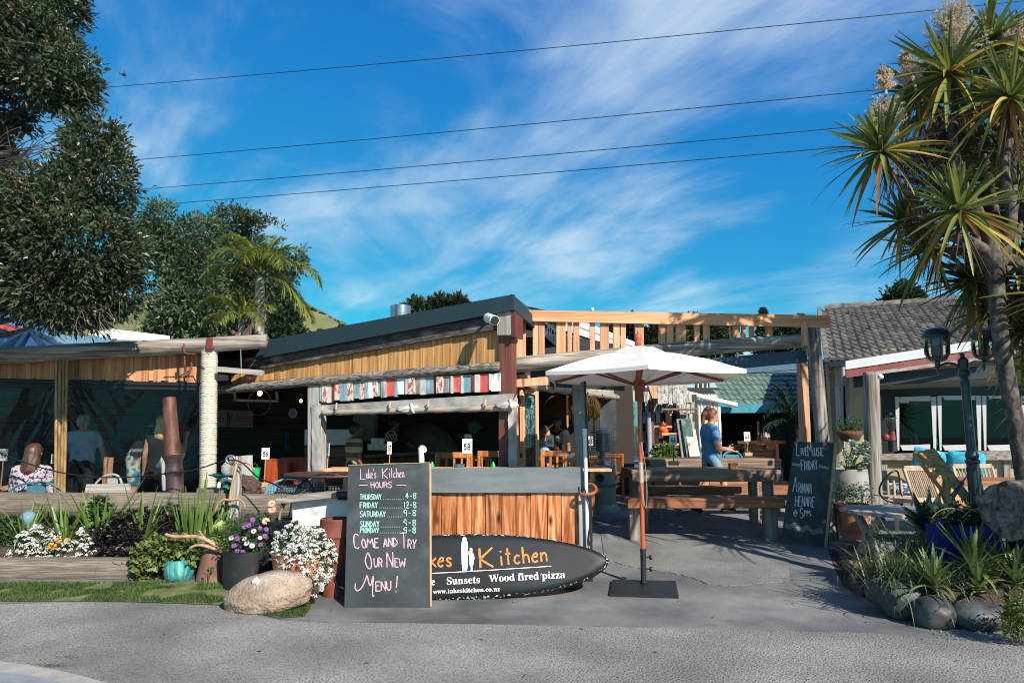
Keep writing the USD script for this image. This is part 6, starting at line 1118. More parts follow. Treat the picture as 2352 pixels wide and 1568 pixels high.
obj('leaves', mound([(565, 1225, 40), (595, 1240, 34), (545, 1240, 32), (570, 1260, 36), (605, 1255, 28), (540, 1215, 22), (600, 1215, 24)], 7.0, 300, .04, .014, m_green, 79), m_green, t, kind='stuff')
def daisy(q, rad, mat, nrm, r, n=13, eye=m_eye):
    R = frame(nrm); a = np.arange(n) * 2 * np.pi / n + r.random(); d = np.cos(a)[:, None] * R[0] + np.sin(a)[:, None] * R[1] + R[2] * .12; return leaf_mesh(np.tile(q, (n, 1)), d, np.tile(R[2], (n, 1)), np.full(n, rad), np.full(n, rad * .42)), lathe([(0, 0), (rad * .28, 0), (rad * .2, rad * .1), (0, rad * .12)], 8, q, nrm)
for i, (x, y, p) in enumerate([(840, 575, 0), (930, 620, 1), (995, 585, 0), (1060, 600, 0), (760, 695, 0), (835, 700, 1), (860, 745, 1), (912, 770, 1), (995, 688, 1), (1045, 670, 0), (728, 770, 0), (815, 838, 0), (935, 870, 0), (760, 825, 0), (920, 500, 0), (700, 690, 1), (880, 560, 0), (1000, 760, 0)]):
    q = P(*c2(x, y), 7.0 - .13 - .03 * r.random()); nn = unit(np.array([r.normal(.15, .25), -.8, .6])); m, e = daisy(q, .028 * r.uniform(.8, 1.15), None, nn, r); f_ = obj('flower', m, m_petwp if p else m_petp, t); obj('eye', e, m_eye, f_)
# boulder, shell
bc = P(612, 1372, 6.2); bl = blob((0, 0, 0), (1, 1, 1), 5, .16, 1.5, 4, .55); sx, sz_ = 97 * 6.2 / F, 50 * 6.2 / F; v = bl[0] * (sx, .26, sz_ * 1.05); v[:, 2] += .06 * v[:, 0] / sx; v = v + (bc[0], 6.28, .11)
obj('boulder', (v, bl[1]), tex('pinkish_boulder', [C('6b5a4c'), C('8d7968'), C('9f8c7b')], 3.5, detail=9, rough=.85, bump=.7, speck=(42, C('5b4a3e'), .25, .7), stain=(2.0, C('c4b8aa'), .58, .7, .5)), smooth=True, label='large pinkish speckled boulder at the end of the grass verge', cat='boulder')
q = P(588, 1337, 6.14); out = []
for k in range(26): a = k * .62; rr = .040 * (1 - k / 27); out.append(ball(q + (rr * .55 * math.cos(a), rr * .55 * math.sin(a) * .8, -.005 + k * .0021), rr * .62, 1))
obj('shell', cat(out), m_white, smooth=True, label='white spiral sea shell resting on the pinkish boulder', cat='shell')
# terracotta strawberry pot with alyssum
s = 6.6 / F; c = P(690, 1378, 6.6); c[2] = .01
t = pot('terracotta_pot', 'round terracotta pot overflowing with white flowers beside the boulder', c, wall_prof([(30 * s, 0), (48 * s, 22 * s), (60 * s, 55 * s), (62 * s, 80 * s), (66 * s, 98 * s), (70 * s, 102 * s)]), m_terra, 58 * s, 92 * s)
p, o = crown_points(pb_([(675, 1245, 42, 0, 1, 1), (710, 1262, 46, 0, 1, 1), (665, 1270, 36, 0, 1, 1), (735, 1290, 34, 0, 1, 1), (718, 1310, 40, -.12, 1, 1), (712, 1340, 30, -.2, .8, 1), (745, 1268, 26, 0, 1, 1), (685, 1285, 34, -.1, 1, 1)], 6.52), 560, r, .85, .22, 9)
k = len(p) * 5; obj('leaves', leaf_mesh(np.repeat(p, 5, 0) - np.repeat(o, 5, 0) * .02 + r.normal(0, .02, (k, 3)), sph(r, k) + (0, 0, .4), sph(r, k), np.full(k, .032), np.full(k, .009)), m_green, t, kind='stuff'); obj('flower_heads', florets(p + o * .016, r), m_petw, t, kind='stuff')
# black glazed pot with little palm and gazanias
s = 7.1 / F; c = P(645, 1262, 7.1); c[2] = bedz(*c[:2])
c0z = P(645, 1192, 7.1)[2] - c[2]
t = pot('palm_pot', 'glossy black glazed pot with a young palm and pale gazania flowers', c, wall_prof([(26 * s, 0), (32 * s, c0z * .5), (37 * s, c0z * .88), (43 * s, c0z * .93), (43 * s, c0z)]), m_glaze, 36 * s, c0z * .92)
pb0 = P(*c3(1190, 1230), 7.05); pt_ = P(*c3(1260, 1020), 7.02); obj('palm_stem', tube(spline([pb0, (pb0 + pt_) / 2 + (-.01, 0, .01), pt_], 10), np.linspace(.014, .008, 10), 8), plain('palm_stem', C('8f8a6a'), .6), t, True)
for i, (x, y) in enumerate([(1090, 850), (1120, 800), (1175, 780), (1215, 760), (1265, 745), (1305, 735), (1345, 730), (1390, 770), (1150, 900), (1420, 790)]): obj('palm_leaf', blades(pt_[None] + r.normal(0, .004, 3) - (0, 0, .012 * (i % 3)), (P(*c3(x, y), 7.02 + r.normal(0, .05)) - pt_)[None], np.array([np.linalg.norm(P(*c3(x, y), 7.02) - pt_)]), np.array([.022]), np.array([.05]), 6, .3), m_frond, t)
for i in range(6): q = P(*c3(1480 + 16 * i, 850 - 12 * i), 7.0); obj('palm_leaf', blades(pt_[None], (P(*c3(1560 + 22 * i, 800 - 22 * i), 7.0 + .02 * i) - pt_)[None], np.array([np.linalg.norm(P(*c3(1560 + 22 * i, 800 - 22 * i), 7.0) - pt_)]), np.array([.016]), np.array([.03]), 6, .3), m_pety, t)
obj('gazania_leaves', blades(P(612, 1195, 7.05) + r.normal(0, .05, (150, 3)) * (1.1, .5, .5), sph(r, 150) + (-.1, -.2, .7), r.uniform(.05, .1, 150), np.full(150, .010), np.full(150, .3), 3, .2), m_sage, t, kind='stuff')
m_petpk = leafm('cream_pink_petal', [(0, C('d9a58c')), (1, C('ead8cc'))], .2, .6, .3)
for x, y in ((1070, 970), (1075, 1070), (975, 1250)): m, e = daisy(P(*c3(x, y), 6.95), .042, None, unit([.1, -.85, .6]), r, 16); f_ = obj('flower', m, m_petpk, t); obj('eye', e, plain('gazania_eye', C('9a5a2a'), .8) if not stage.GetPrimAtPath(LK + 'gazania_eye') else UsdShade.Material.Get(stage, LK + 'gazania_eye'), f_)
t = thing('grey_lavender', 'grey leaved bushy plant between succulent and glazed pot', 'plant', at(570, 1240, 7.2)); obj('leaves', mound([(560, 1205, 28), (590, 1212, 26), (545, 1222, 24), (575, 1228, 26)], 7.2, 190, .05, .007, leafm('lavender_leaf', [(0, C('6a6d72')), (1, C('a5a6ac'))], .15, .7, .2), 82, 7), UsdShade.Material.Get(stage, LK + 'lavender_leaf'), t, kind='stuff')
# succulent rosette, driftwood
q = P(*c2(560, 640), 7.2); R = frame(unit([-.25, -.85, .5])); t = thing('succulent', 'large pale green succulent rosette behind the driftwood', 'succulent', q); m_succ = leafm('succulent_leaf', [(0, C('8fa05a')), (1, C('b3bf7c'))], .15, .4, .4)
for i in range(64):
    a = i * 2.39996; s_ = math.sqrt((i + 1) / 64); d = R[0] * math.cos(a) * s_ + R[1] * math.sin(a) * s_ + R[2] * (1.05 - s_ * .95); L = .03 + .105 * s_
    obj('leaf', blades((q - R[2] * .05 + R[0] * math.cos(a) * .02 * s_ + R[1] * math.sin(a) * .02 * s_)[None], d[None], np.array([L]), np.array([L * .55]), np.array([-.05]), 4, .3, prof=lambda t: np.clip(.35 + 1.2 * t, 0, 1) * np.clip((1 - t) * 3.2, .03, 1)), m_succ, t)
t = thing('driftwood', 'forked reddish driftwood branch lying before the succulent', 'driftwood', P(*c2(650, 830), 7.1)); m_drift = tex('driftwood', [C('8a5a44'), C('b0806a'), C('a89a8e')], 6, (3, 8, 8), rough=.8, bump=.4); dp = lambda x, y, d=6.72: P(*c2(x, y), d + .32)
obj('branch', tube(spline([dp(18, 650), dp(130, 675), dp(380, 685), dp(480, 730), dp(650, 830, 6.8)], 30), np.linspace(.014, .022, 30), 10), m_drift, t, True); obj('branch', tube(spline([dp(270, 795, 6.7), dp(390, 765, 6.7), dp(500, 795, 6.72), dp(620, 830, 6.8)], 24), np.linspace(.012, .018, 24), 10), m_drift, t, True); obj('branch', tube([dp(365, 612), dp(420, 690)], [.006, .013], 8), m_drift, t, True)
q = at(478, 1355, 7.0); t = thing('seedling', 'thin green seedling standing in the gravel before the brown pot', 'plant', q); obj('stem', tube([q, q + (0, 0, .14)], [.005, .003], 5), m_green, t); obj('leaves', leaf_mesh(np.tile(q + (0, 0, .12), (7, 1)) + r.normal(0, .02, (7, 3)), sph(r, 7) + (0, 0, .6), sph(r, 7), np.full(7, .045), np.full(7, .02)), m_green, t)
# white plinth, tall terracotta pot
PWH = P(745, 1250, 6.98); m_peel = tex('peeling_white_paint', [(0, C('8d8f90')), (.25, C('c2c1bd')), (.6, C('d6d5d1')), (1, C('dddcd8'))], 3.2, detail=8, rough=.75, bump=.3, stain=(9, C('9a5a5a'), .70, .74, .6)); 
t = thing('white_plinth', 'white painted plinth with peeling paint and a stepped lower edge behind the pots', 'plinth', (PWH[0], 7.3, 0)); a, b = P(660, 1160, 7.0), P(812, 1145, 6.95)
obj('upper_block', slab([P(672, 1150, 7.05), P(820, 1140, 6.98), P(820, 1205, 6.98), P(672, 1208, 7.05)], (-.06, -1, 0), .5), m_peel, t); obj('lower_block', slab([P(686, 1209, 7.08), P(822, 1206, 7.02), P(822, 1330, 7.02), P(686, 1330, 7.08)], (-.06, -1, .0), .45), m_peel, t)
obj('rim', beam(P(655, 1146, 7.2), P(822, 1128, 7.15), .5, .05), m_greyx, t); obj('black_foot', box(P(795, 1135, 6.95), (.2, .12, .10), bevel=.03), m_black, t)
s = 6.72 / F; c = P(772, 1300, 6.7); c[2] = .01; h_ = P(772, 1192, 6.7)[2]
pot('tall_terracotta_pot', 'tall empty reddish terracotta pot half behind the hours board', c, wall_prof([(28 * s, 0), (33 * s, h_ * .76), (37 * s, h_ * .77), (38 * s, h_ * .98), (36 * s, h_)], .018), tex('red_terracotta', [C('5e2f22'), C('82483a')], 6, rough=.7, stain=(9, C('a0908a'), .68, .74, .5)), 0, 0)
# anchor post and what stands round it
t = thing('anchor', 'rusty old anchor lashed to a leaning grey driftwood stock above the log', 'anchor', P(*c3(470, 1100), 7.85)); m_or2 = tex('anchor_rust', [C('7a5142'), C('a8795f'), C('8f6a58')], 9, detail=6, rough=.85, bump=.4); e3 = lambda x, y, d=7.8: P(*c3(x, y), d)
obj('stock', slab([e3(540, 360), e3(555, 620), e3(530, 1240), e3(375, 1240), e3(400, 850), e3(470, 520)], (0, -1, 0), .07), m_greyw, t); obj('shank', tube(spline([e3(505, 340, 7.72), e3(470, 520, 7.72), e3(405, 850, 7.72), e3(395, 1000, 7.72)], 16), .014, 8), m_lite, t, True)
obj('arm', tube(spline([e3(170, 1100, 7.66), e3(210, 990, 7.68), e3(290, 915, 7.7), e3(400, 915, 7.7), e3(540, 905, 7.7), e3(610, 950, 7.68), e3(640, 1060, 7.66)], 36), np.r_[np.linspace(.006, .016, 18), np.linspace(.016, .006, 18)], 9), m_or2, t, True)
obj('arm', tube(spline([e3(390, 310, 7.75), e3(520, 340, 7.75), e3(650, 320, 7.75), e3(740, 370, 7.75), e3(795, 440, 7.75)], 28), np.linspace(.015, .006, 28), 8), m_or2, t, True); obj('ring', tube(np.array([e3(410, 268, 7.72) + (.045 * math.cos(a), 0, .04 * math.sin(a)) for a in np.linspace(0, 6.3, 24)]), .014, 8), m_chrome, t, True)
obj('rope', tube(spline([e3(-520, 470, 8.0), e3(-300, 455, 8.0), e3(0, 385, 7.95), e3(360, 285, 7.72), e3(480, 280, 7.7), e3(820, 530, 7.6), e3(1000, 620, 7.5), e3(1250, 750, 7.4)], 60), .008, 6), m_black, label='thin black rope running through the anchor ring', cat='rope'); 
obj('rope', tube(spline([P(-60, 1015, 8.45), P(100, 1075, 8.3), P(250, 1096, 8.2), P(380, 1087, 8.1), e3(-520, 470, 8.0)], 50), .008, 6), m_black, label='black rope sagging across the front of the plastic curtains', cat='rope')
for i, (x0, x1, y0, lab) in enumerate(((395, 568, 215, 'left of two upright grey planks behind the anchor'), (575, 748, 202, 'right of two upright grey planks behind the anchor'))): obj('upright_plank', slab([e3(x0, y0 + 6, 8.25), e3(x1, y0, 8.25), e3(x1, 900, 8.25), e3(x0, 900, 8.25)], (0, -1, 0), .04), m_greyw, label=lab, cat='plank')
t = thing('green_bucket', 'bright green plastic bucket behind the grey planks', 'bucket', e3(795, 600, 8.6)); obj('tub', lathe(wall_prof([(.045, 0), (.062, .145), (.07, .15)], .006), 20, e3(795, 600, 8.6)), plain('green_plastic', C('2aa157'), .4), t, 40); obj('handle', tube(spline([e3(745, 425, 8.58), e3(800, 330, 8.56), e3(848, 400, 8.58)], 14), .004, 6), m_chrome, t)
t = thing('stone_toad', 'grey stone bird figure sitting on the teal glass dish', 'figure', e3(340, 480, 8.2)); m_stone = plain('pale_stone', C('8a8680'), .9, bump=.4); obj('body', blob(e3(340, 430, 8.2), (.055, .05, .075), 3, .1, 2, 3), m_stone, t, True); obj('head', cat(ball(e3(345, 350, 8.2), (.035, .035, .03)), tube([e3(330, 350, 8.19), e3(265, 385, 8.17)], [.02, .006], 8)), m_stone, t, True)
dc = e3(340, 560, 8.2); t = thing('glass_dish', 'teal glass dish on a foot below the stone figure', 'dish', dc); obj('bowl', lathe([(0, -.03), (.06, -.02), (.19, .03), (.2, .045), (.185, .045), (0, .0)], 28, dc), plain('teal_glass', C('1f6b67'), .08, coat=.5), t, True); obj('foot', lathe([(.07, -.16), (.075, -.15), (.03, -.1), (.03, -.02), (0, -.02)], 18, dc), UsdShade.Material.Get(stage, LK + 'teal_glass'), t, True)
obj('coir_bundle', blob(e3(660, 720, 8.15), (.17, .10, .14), 4, .2, 3, 6), tex('coir', [C('2f221e'), C('5c463f')], 30, (1, 1, 4), detail=7, rough=.95, bump=1.0), smooth=True, label='dark brown heap of coir fibre beside the anchor stock', cat='coir')
obj('white_ring', tube(np.array([e3(345, 690, 8.0) + (.085 * math.cos(a), 0, .075 * math.sin(a)) for a in np.linspace(-.3, math.pi + .3, 20)]), .022, 10), m_white, smooth=True, label='white plastic hoop standing below the teal dish', cat='hoop')
obj('dark_plank', beam(e3(0, 760, 8.35), e3(400, 760, 8.2), .25, .06), m_lintel, label='dark plank lying behind the log at the foot of the rope post', cat='plank')
obj('side_plank', slab([P(198, 1112, 8.55), P(295, 1110, 8.55), P(300, 1140, 8.55), P(192, 1140, 8.55)], (0, -1, 0), .04), m_greyx, label='grey board end standing behind the log near the bare legs', cat='board')
# rusty iron flue
t = thing('iron_flue', 'tall rusty brown iron pipe leaning in a flared cast collar', 'pipe', P(398, 1125, 8.35)); fl = lambda x, y: P(*b4(x, y), 8.35); s = 8.35 / F * .21; ax0, ax1 = fl(575, 1400), fl(555, 935)
m_iron2 = tex('dark_iron', [C('2e2528'), C('4a3b3e'), C('5b4c4e')], 6, detail=6, rough=.45, metallic=.3); hx = np.linalg.norm(ax1 - ax0)
obj('collar', lathe([(0, 0), (92 * s, 0), (86 * s, hx * .45), (88 * s, hx * .52), (104 * s, hx * .56), (104 * s, hx * .585), (90 * s, hx * .61), (84 * s, hx * .75), (92 * s, hx * .86), (112 * s, hx * .95), (120 * s, hx * .985), (118 * s, hx), (96 * s, hx), (0, hx)], 30, ax0, ax1 - ax0), m_iron2, t, 45)
obj('pipe', tube([fl(545, 960), fl(506, 316)], [84 * s, 68 * s], 26), tex('rusty_pipe', [C('3d231d'), C('5a362b'), C('6e4a3c')], 5, (3, 3, 1), detail=6, rough=.5, metallic=.15), t, 50); obj('mouth', lathe([(0, 0), (60 * s, .0), (60 * s, .004), (0, .004)], 22, fl(506, 314), fl(506, 316) - fl(545, 960)), m_black, t)
# anchor and boat hooks on the shelter
t = thing('hanging_anchor', 'small rusty anchor hung on the cedar boards of the shelter', 'anchor', P(*z1(1425, 400), 8.6)); az_ = lambda x, y, d=8.6: P(*z1(x, y), d)
obj('shank', tube([az_(1408, 285), az_(1420, 520)], .012, 8), m_rust, t); obj('fluke', tube(spline([az_(1412, 505), az_(1432, 522), az_(1455, 490), az_(1463, 425)], 20), np.linspace(.012, .014, 20), 8), m_rust, t, True); obj('fluke', tube(spline([az_(1420, 522, 8.6), az_(1412, 545, 8.66), az_(1415, 575, 8.7)], 10), .008, 8), m_rust, t); obj('stock', tube([az_(1395, 352, 8.56), az_(1495, 360, 8.66)], .007, 8), m_rust, t)
t = thing('boat_hook', 'thin rusty rod with a bent end fixed across the log beam', 'hook', az_(1430, 312, 8.5)); obj('rod', tube([az_(1310, 315, 8.5), az_(1545, 312, 8.5), az_(1600, 362, 8.45)], .007, 8), m_rust, t); obj('stem', tube([az_(1408, 278, 8.5), az_(1408, 330, 8.5)], .012, 8), m_rust, t)
t = thing('hanging_beam', 'short grey timber arm with a red insulator hung beside the rope post', 'beam', az_(1840, 490, 8.6)); obj('arm', slab([az_(1660, 452, 8.6), az_(2010, 482, 8.6), az_(2008, 520, 8.6), az_(1660, 492, 8.6)], (0, -1, 0), .07), m_greyx, t); obj('rod', cyl(az_(1842, 320, 8.62), az_(1848, 465, 8.62), .007), m_chrome, t); obj('insulator', lathe([(0, 0), (.02, .005), (.025, .03), (.045, .05), (.045, .075), (.015, .09), (0, .09)], 16, az_(1906, 585, 8.62)), plain('maroon_glaze', C('4f1f1c'), .2), t, True)
t = thing('security_camera', 'white security camera under the roof at the building corner', 'camera', PF(*z2(2060, 235), .25)); cb = PF(*z2(2080, 240), .42); ca = PF(*z2(2030, 222), .22)
obj('body', tube([ca, ca + (cb - ca) * .05, cb], [.04, .055, .055], 18), m_white, t, 40); obj('lens', tube([cb, cb + (cb - ca) * .06], [.046, .046], 18), m_black, t); obj('bracket', tube([PF(*z2(2075, 205), .05), ca + (0, 0, .03)], .018, 8), m_white, t)
r = rng(66); lt_ = np.array([G(*q) + (0, 0, .016) for q in [(1060 - 300, 1400), (765, 1405), (1180, 1385), (1640, 1420), (1770, 1452), (2120, 1470), (1205, 1560), (380, 1460), (1100, 1470), (850, 1525), (1500, 1500), (1330, 1445), (1900, 1400), (1560, 1380), (2200, 1520), (600, 1500), (1420, 1560)]]); k = len(lt_)
obj('leaf_litter', leaf_mesh(lt_, sph(r, k) * (1, 1, .1), np.tile([0, 0, 1.], (k, 1)) + r.normal(0, .2, (k, 3)), r.uniform(.03, .06, k), r.uniform(.015, .03, k)), leafm('litter', [(0, C('8a5a3a')), (.6, C('b08a62')), (1, C('d8d2c8'))], .0, .8, .2), kind='stuff', label='dry leaves and bits of shell scattered on the drive', cat='litter')

# ================================================================ THE PLANTER AND FURNITURE ON THE RIGHT
r = rng(65)
pz = lambda x, y: float(zg(y) + .24 * ss((y - 5.6) / .3) + .14 * ss((y - 6.2) / .6))
pe = [tuple(G(*q)[:2]) for q in [(2012, 1395), (2060, 1420), (2130, 1440), (2200, 1452), (2320, 1450), (2500, 1440)]] + [(6.6, 7.4), (3.9, 7.3), (3.4, 6.7)]
pp_ = sg.Polygon(pe); v_, f_ = trimesh.creation.triangulate_polygon(sg.Polygon(np.asarray(pp_.buffer(-.03).segmentize(.2).exterior.coords)), triangle_args='pq30a0.01', engine='triangle') if False else (None, None)
gx, gy = np.meshgrid(np.linspace(3.0, 6.8, 60), np.linspace(5.3, 7.5, 40)); ok_ = np.array([[pp_.buffer(-.08).contains(sg.Point(a, b)) for a, b in zip(A_, B_)] for A_, B_ in zip(gx, gy)])
gz = np.array([[pz(a, b) if o else zg(b) - .05 for a, b, o in zip(A_, B_, O_)] for A_, B_, O_ in zip(gx, gy, ok_)]) + .05 * (meshkit.fbm(np.stack([gx * 4, gy * 4, gx * 0], -1), 3, 5) - .5)
n_, m_ = gx.shape[1], gx.shape[0]; i, j = np.meshgrid(np.arange(n_ - 1), np.arange(m_ - 1)); q = np.stack([j * n_ + i, j * n_ + i + 1, j * n_ + n_ + i + 1, j * n_ + n_ + i], -1).reshape(-1, 4)
obj('planter_soil', (np.stack([gx, gy, gz], -1).reshape(-1, 3), np.vstack([q[:, [0, 1, 2]], q[:, [0, 2, 3]]])), m_soil, smooth=True, kind='structure')
def pat(u, v, d): p = P(u, v, d); p[2] = pz(p[0], p[1]); return p
m_rock = tex('smooth_dark_rock', [C('232627'), C('3d4142'), C('565a5a')], 4, detail=9, nrough=.65, rough=.55, bump=.5, stain=(4, C('5f6262'), .58, .75, .4), speck=(30, C('20201f'), .2, .5))
for (u, v, w, h, d, s, lab) in [(2035, 1362, 24, 34, 6.05, 1, 'dark rock at the left corner of the planter under the grassy clump'), (2088, 1384, 46, 44, 5.85, 2, 'broad shaded boulder second from the left in the planter edge'), (2165, 1418, 41, 37, 5.6, 3, 'rounded boulder with a bright polished right edge, third in the planter edge'), (2270, 1424, 56, 32, 5.55, 4, 'smooth grey green boulder at the front right of the planter edge'), (2392, 1424, 60, 34, 5.55, 5, 'last boulder of the planter edge at the right border')]:
    c = P(u, v, d); k = d / F; bl = blob((0, 0, 0), (1, 1, 1), 4, .13, 1.1, s, .85); obj('edging_boulder', (np.sign(bl[0]) * np.abs(bl[0]) ** .85 * (w * k, .16, h * k) + c + (0, .12, 0), bl[1]), m_rock, smooth=True, label=lab, cat='boulder')
for i in range(46):
    q = G(r.uniform(2160, 2345), r.uniform(1448, 1470)); obj('pebble', blob(q + (0, 0, .004), r.uniform(.006, .018, 3) * (1, 1, .7), 1, .2, seed=i), m_rock) if False else None
pbs = [blob(G(r.uniform(2140, 2350), r.uniform(1446, 1474)) + (0, 0, .003), r.uniform(.005, .014, 3) * (1, 1, .7), 1, .2, seed=i) for i in range(60)]
obj('pebbles', cat(pbs), m_gravel, kind='stuff', label='small pebbles at the foot of the planter boulders', cat='pebbles')
m_aloe = leafm('aloe_leaf', [(0, C('728048')), (.6, C('9ca86c')), (1, C('bec28e'))], .18, .35, .5, 7, .25); m_aloed = leafm('aloe_leaf_dark', [(0, C('3e4d30')), (1, C('66744a'))], .18, .35, .5, 7, .2)
def aloe(label, c, n, L, W, seed, up=.4):
    r = rng(seed); t = thing('aloe', label, 'aloe', c)
    for i in range(n):
        s = (i + .5) / n; el = math.radians(80 - 75 * s); a = i * 2.39996 + r.normal(0, .15); d = np.array([math.cos(a) * math.cos(el), math.sin(a) * math.cos(el), math.sin(el) + up * .3]); LL = L * r.uniform(.75, 1.1) * (.7 + .4 * math.sin(s * 2.6)); WW = W * r.uniform(.85, 1.1)
        m = blades((c + (0, 0, .05 + .1 * (1 - s)))[None], d[None], np.array([LL]), np.array([WW]), np.array([r.uniform(-.1, .45) * (.4 + s)]), 9, .45, prof=lambda t: np.clip(1 - t, .02, 1) ** .8)
        v = m[0].reshape(-1, 3, 3); teeth = []
        for e in (0, 2):
            for k in range(1, 9):
                p = v[k, e]; o = unit(v[k, e] - v[k, 1]) * .012 * (1 - k / 11); tt = (v[min(k + 1, 9), e] - p) * .22; teeth.append((np.array([p - tt, p + o + tt * .6, p + tt]), np.array([[0, 1, 2]])))
        obj('leaf', cat(m, teeth), m_aloe if r.random() < .7 else m_aloed, t)
    return t
aloe('biggest spiky aloe in the middle of the planter', pat(2240, 1330, 5.95) + (0, 0, .05), 40, .50, .066, 1); aloe('smaller aloe above the polished boulder', pat(2148, 1362, 5.8) + (0, 0, .02), 30, .36, .052, 2)
aloe('aloe at the right edge of the planter', pat(2335, 1352, 5.85), 30, .38, .052, 3); aloe('half hidden aloe behind the biggest one', pat(2280, 1310, 6.15), 26, .38, .055, 4); aloe('small dark aloe below the biggest one', pat(2250, 1385, 5.8), 22, .26, .05, 5)
m_thin = leafm('thin_grey_green_leaf', [(0, C('54613f')), (.6, C('808c62')), (.9, C('abb08a')), (1, C('bb9c68'))], .2, .45, .4, 6, .3)
def tuft(label, c, n, L, W, seed, sp=.12, name='grassy_clump'):
    r = rng(seed); a = r.random(n) * 2 * np.pi; b = c + np.column_stack([r.normal(0, sp, n), r.normal(0, sp, n), np.zeros(n)]); b[:, 2] = [pz(*q[:2]) for q in b]; dv = np.stack([np.cos(a), np.sin(a), r.uniform(.5, 2.4, n)], 1)
    return obj(name, blades(b, dv, r.uniform(.5, 1.1, n) * L, r.uniform(.7, 1.2, n) * W, r.uniform(.2, 1.0, n), 7, .25), m_thin, label=label, cat='plant')
tuft('dense clump of thin arching leaves spilling over the dark rocks', pat(2085, 1300, 6.1), 420, .62, .014, 1, .16); tuft('thin leaved clump behind, beside the round table', pat(2120, 1260, 6.5), 300, .60, .013, 2, .18); tuft('drooping thin leaved clump at the left corner of the planter', pat(2045, 1320, 6.2), 220, .48, .013, 3, .10)
tuft('tangle of thin stems before the blue trough', pat(2185, 1260, 6.15), 200, .50, .011, 4, .18)
t = thing('yellow_ground_cover', 'yellow green ground cover at the lower right corner', 'plant', pat(2345, 1420, 5.25)); obj('leaves', mound([(2340, 1395, 26), (2325, 1430, 24), (2350, 1440, 26), (2375, 1410, 30), (2345, 1415, 24)], 5.2, 320, .03, .014, None, 91), leafm('yellow_cover', [(0, C('5f6b2e')), (.6, C('8f8f42')), (1, C('bfa050'))], .25, .5, .3), t, kind='stuff')
# agave
q = P(2130, 1195, 6.75); q[2] = .55; t = thing('agave', 'dark blue green agave with broad pointed leaves beside the round table', 'agave', (q[0], q[1], .3)); m_ag = leafm('agave_leaf', [(0, C('2c3f36')), (1, C('48604f'))], .08, .35, .5, 5, .15)
for i, (x, y, dd, w) in enumerate([(695, 1125, .1, .15), (920, 1010, 0, .17), (1080, 1135, -.2, .17), (820, 1210, -.25, .17), (810, 1300, -.3, .15), (1290, 1010, .3, .13), (960, 1440, -.4, .15), (1660, 770, .2, .10), (600, 1310, .3, .10), (1140, 960, .25, .09)]):
    e = P(*c4(x, y), 6.75 + dd); d = e - q; L = np.linalg.norm(d); obj('leaf', blades(q[None], d[None], np.array([L]), np.array([w]), np.array([.02]), 8, .4, prof=lambda t: np.clip(.55 + t, 0, 1) * np.clip((1 - t) * 1.7, .01, 1)), m_ag, t)
# blue trough with plants
k = 6.25; t = thing('blue_trough', 'glossy cobalt blue square planter with trailing plants', 'plant pot', P(2230, 1290, k) * (1, 1, 0) + (0, 0, .25))
a, b = P(2150, 1203, k), P(2312, 1214, k - .05); mid_ = (a + b) / 2; w = b[0] - a[0]; zt, zb = mid_[2], .3
def frustum(c, w0, d0, w1, d1, z0, z1, th):
    S = [(-1, -1), (1, -1), (1, 1), (-1, 1)]; ring_ = lambda w, d, z: [(c[0] + sx * w / 2, c[1] + sy * d / 2, z) for sx, sy in S]; R_s = [ring_(w0, d0, z0), ring_(w1, d1, z1), ring_(w1 - 2 * th, d1 - 2 * th, z1), ring_(w0, d0, z0 + .05)]; V = np.array(sum(R_s, [])); f = []
    for m in range(3):
        for i in range(4): j = (i + 1) % 4; f += [[m * 4 + i, m * 4 + j, m * 4 + 4 + j], [m * 4 + i, m * 4 + 4 + j, m * 4 + 4 + i]]
    return V, np.array(f + [[0, 2, 1], [0, 3, 2], [12, 13, 14], [12, 14, 15]])
obj('trough', rotz(frustum((mid_[0], k + .22), w * .8, .36, w, .44, zb, zt, .03), -26, (mid_[0], k + .1, 0)), plain('cobalt_glaze', C('0a1c78'), .35, spec=.35, k=.15, scale=4), t); obj('soil', rotz(box((mid_[0], k + .22, zt - .05), (w - .07, .37, .02)), -26, (mid_[0], k + .1, 0)), m_soil, t)
obj('leaves', mound([(2165, 1195, 20), (2185, 1180, 22), (2215, 1178, 22), (2245, 1185, 22), (2275, 1192, 20), (2200, 1195, 22), (2235, 1200, 20), (2290, 1202, 14)], k + .12, 190, .05, .03, None, 93), leafm('trough_leaf', [(0, C('39492a')), (.6, C('5e6c3c')), (1, C('8a8a55'))], .2, .4, .4), t, kind='stuff')
obj('dead_stems', cat([tube(spline([P(u0, 1190, k), P(u0 + 30, 1168, k - .05), P(u0 + 75, 1175, k - .1)], 12), .004, 5) for u0 in (2140, 2170, 2210)]), m_lite, t, kind='stuff')
# log stump, dark block beneath
ls, le = P(2318, 1172, 5.75), P(2318, 1172, 5.75) + np.array([1.1, .55, .05]); lg = log(ls, le, .225, 40, 24, .16, 33, .0, 1.0)
m_end = tex('cracked_end_grain', [C('2a2422'), C('5c544e'), C('857c73')], 9, detail=9, nrough=.7, rough=.95, bump=1.0, dist=1.5, stain=(14, C('181514'), .56, .64, .7)); t = thing('felled_log', 'big felled log showing its rough cracked round end at the right edge', 'log', ls); obj('trunk', lg, m_ctbark, t, True)
Rf = frame(le - ls); ring_ = []; nr, na = 14, 48
for i in range(nr):
    for j in range(na): aa = j / na * 2 * np.pi; rr_ = .216 * i / (nr - 1) * (1 + .07 * math.sin(3 * aa) + .04 * math.sin(7 * aa)); q = ls + Rf[0] * rr_ * math.cos(aa) + Rf[1] * rr_ * math.sin(aa); ring_.append(q - Rf[2] * (.015 + .03 * meshkit.fbm(np.array([q[0] * 14, q[1] * 14, q[2] * 14]), 4, 3)))
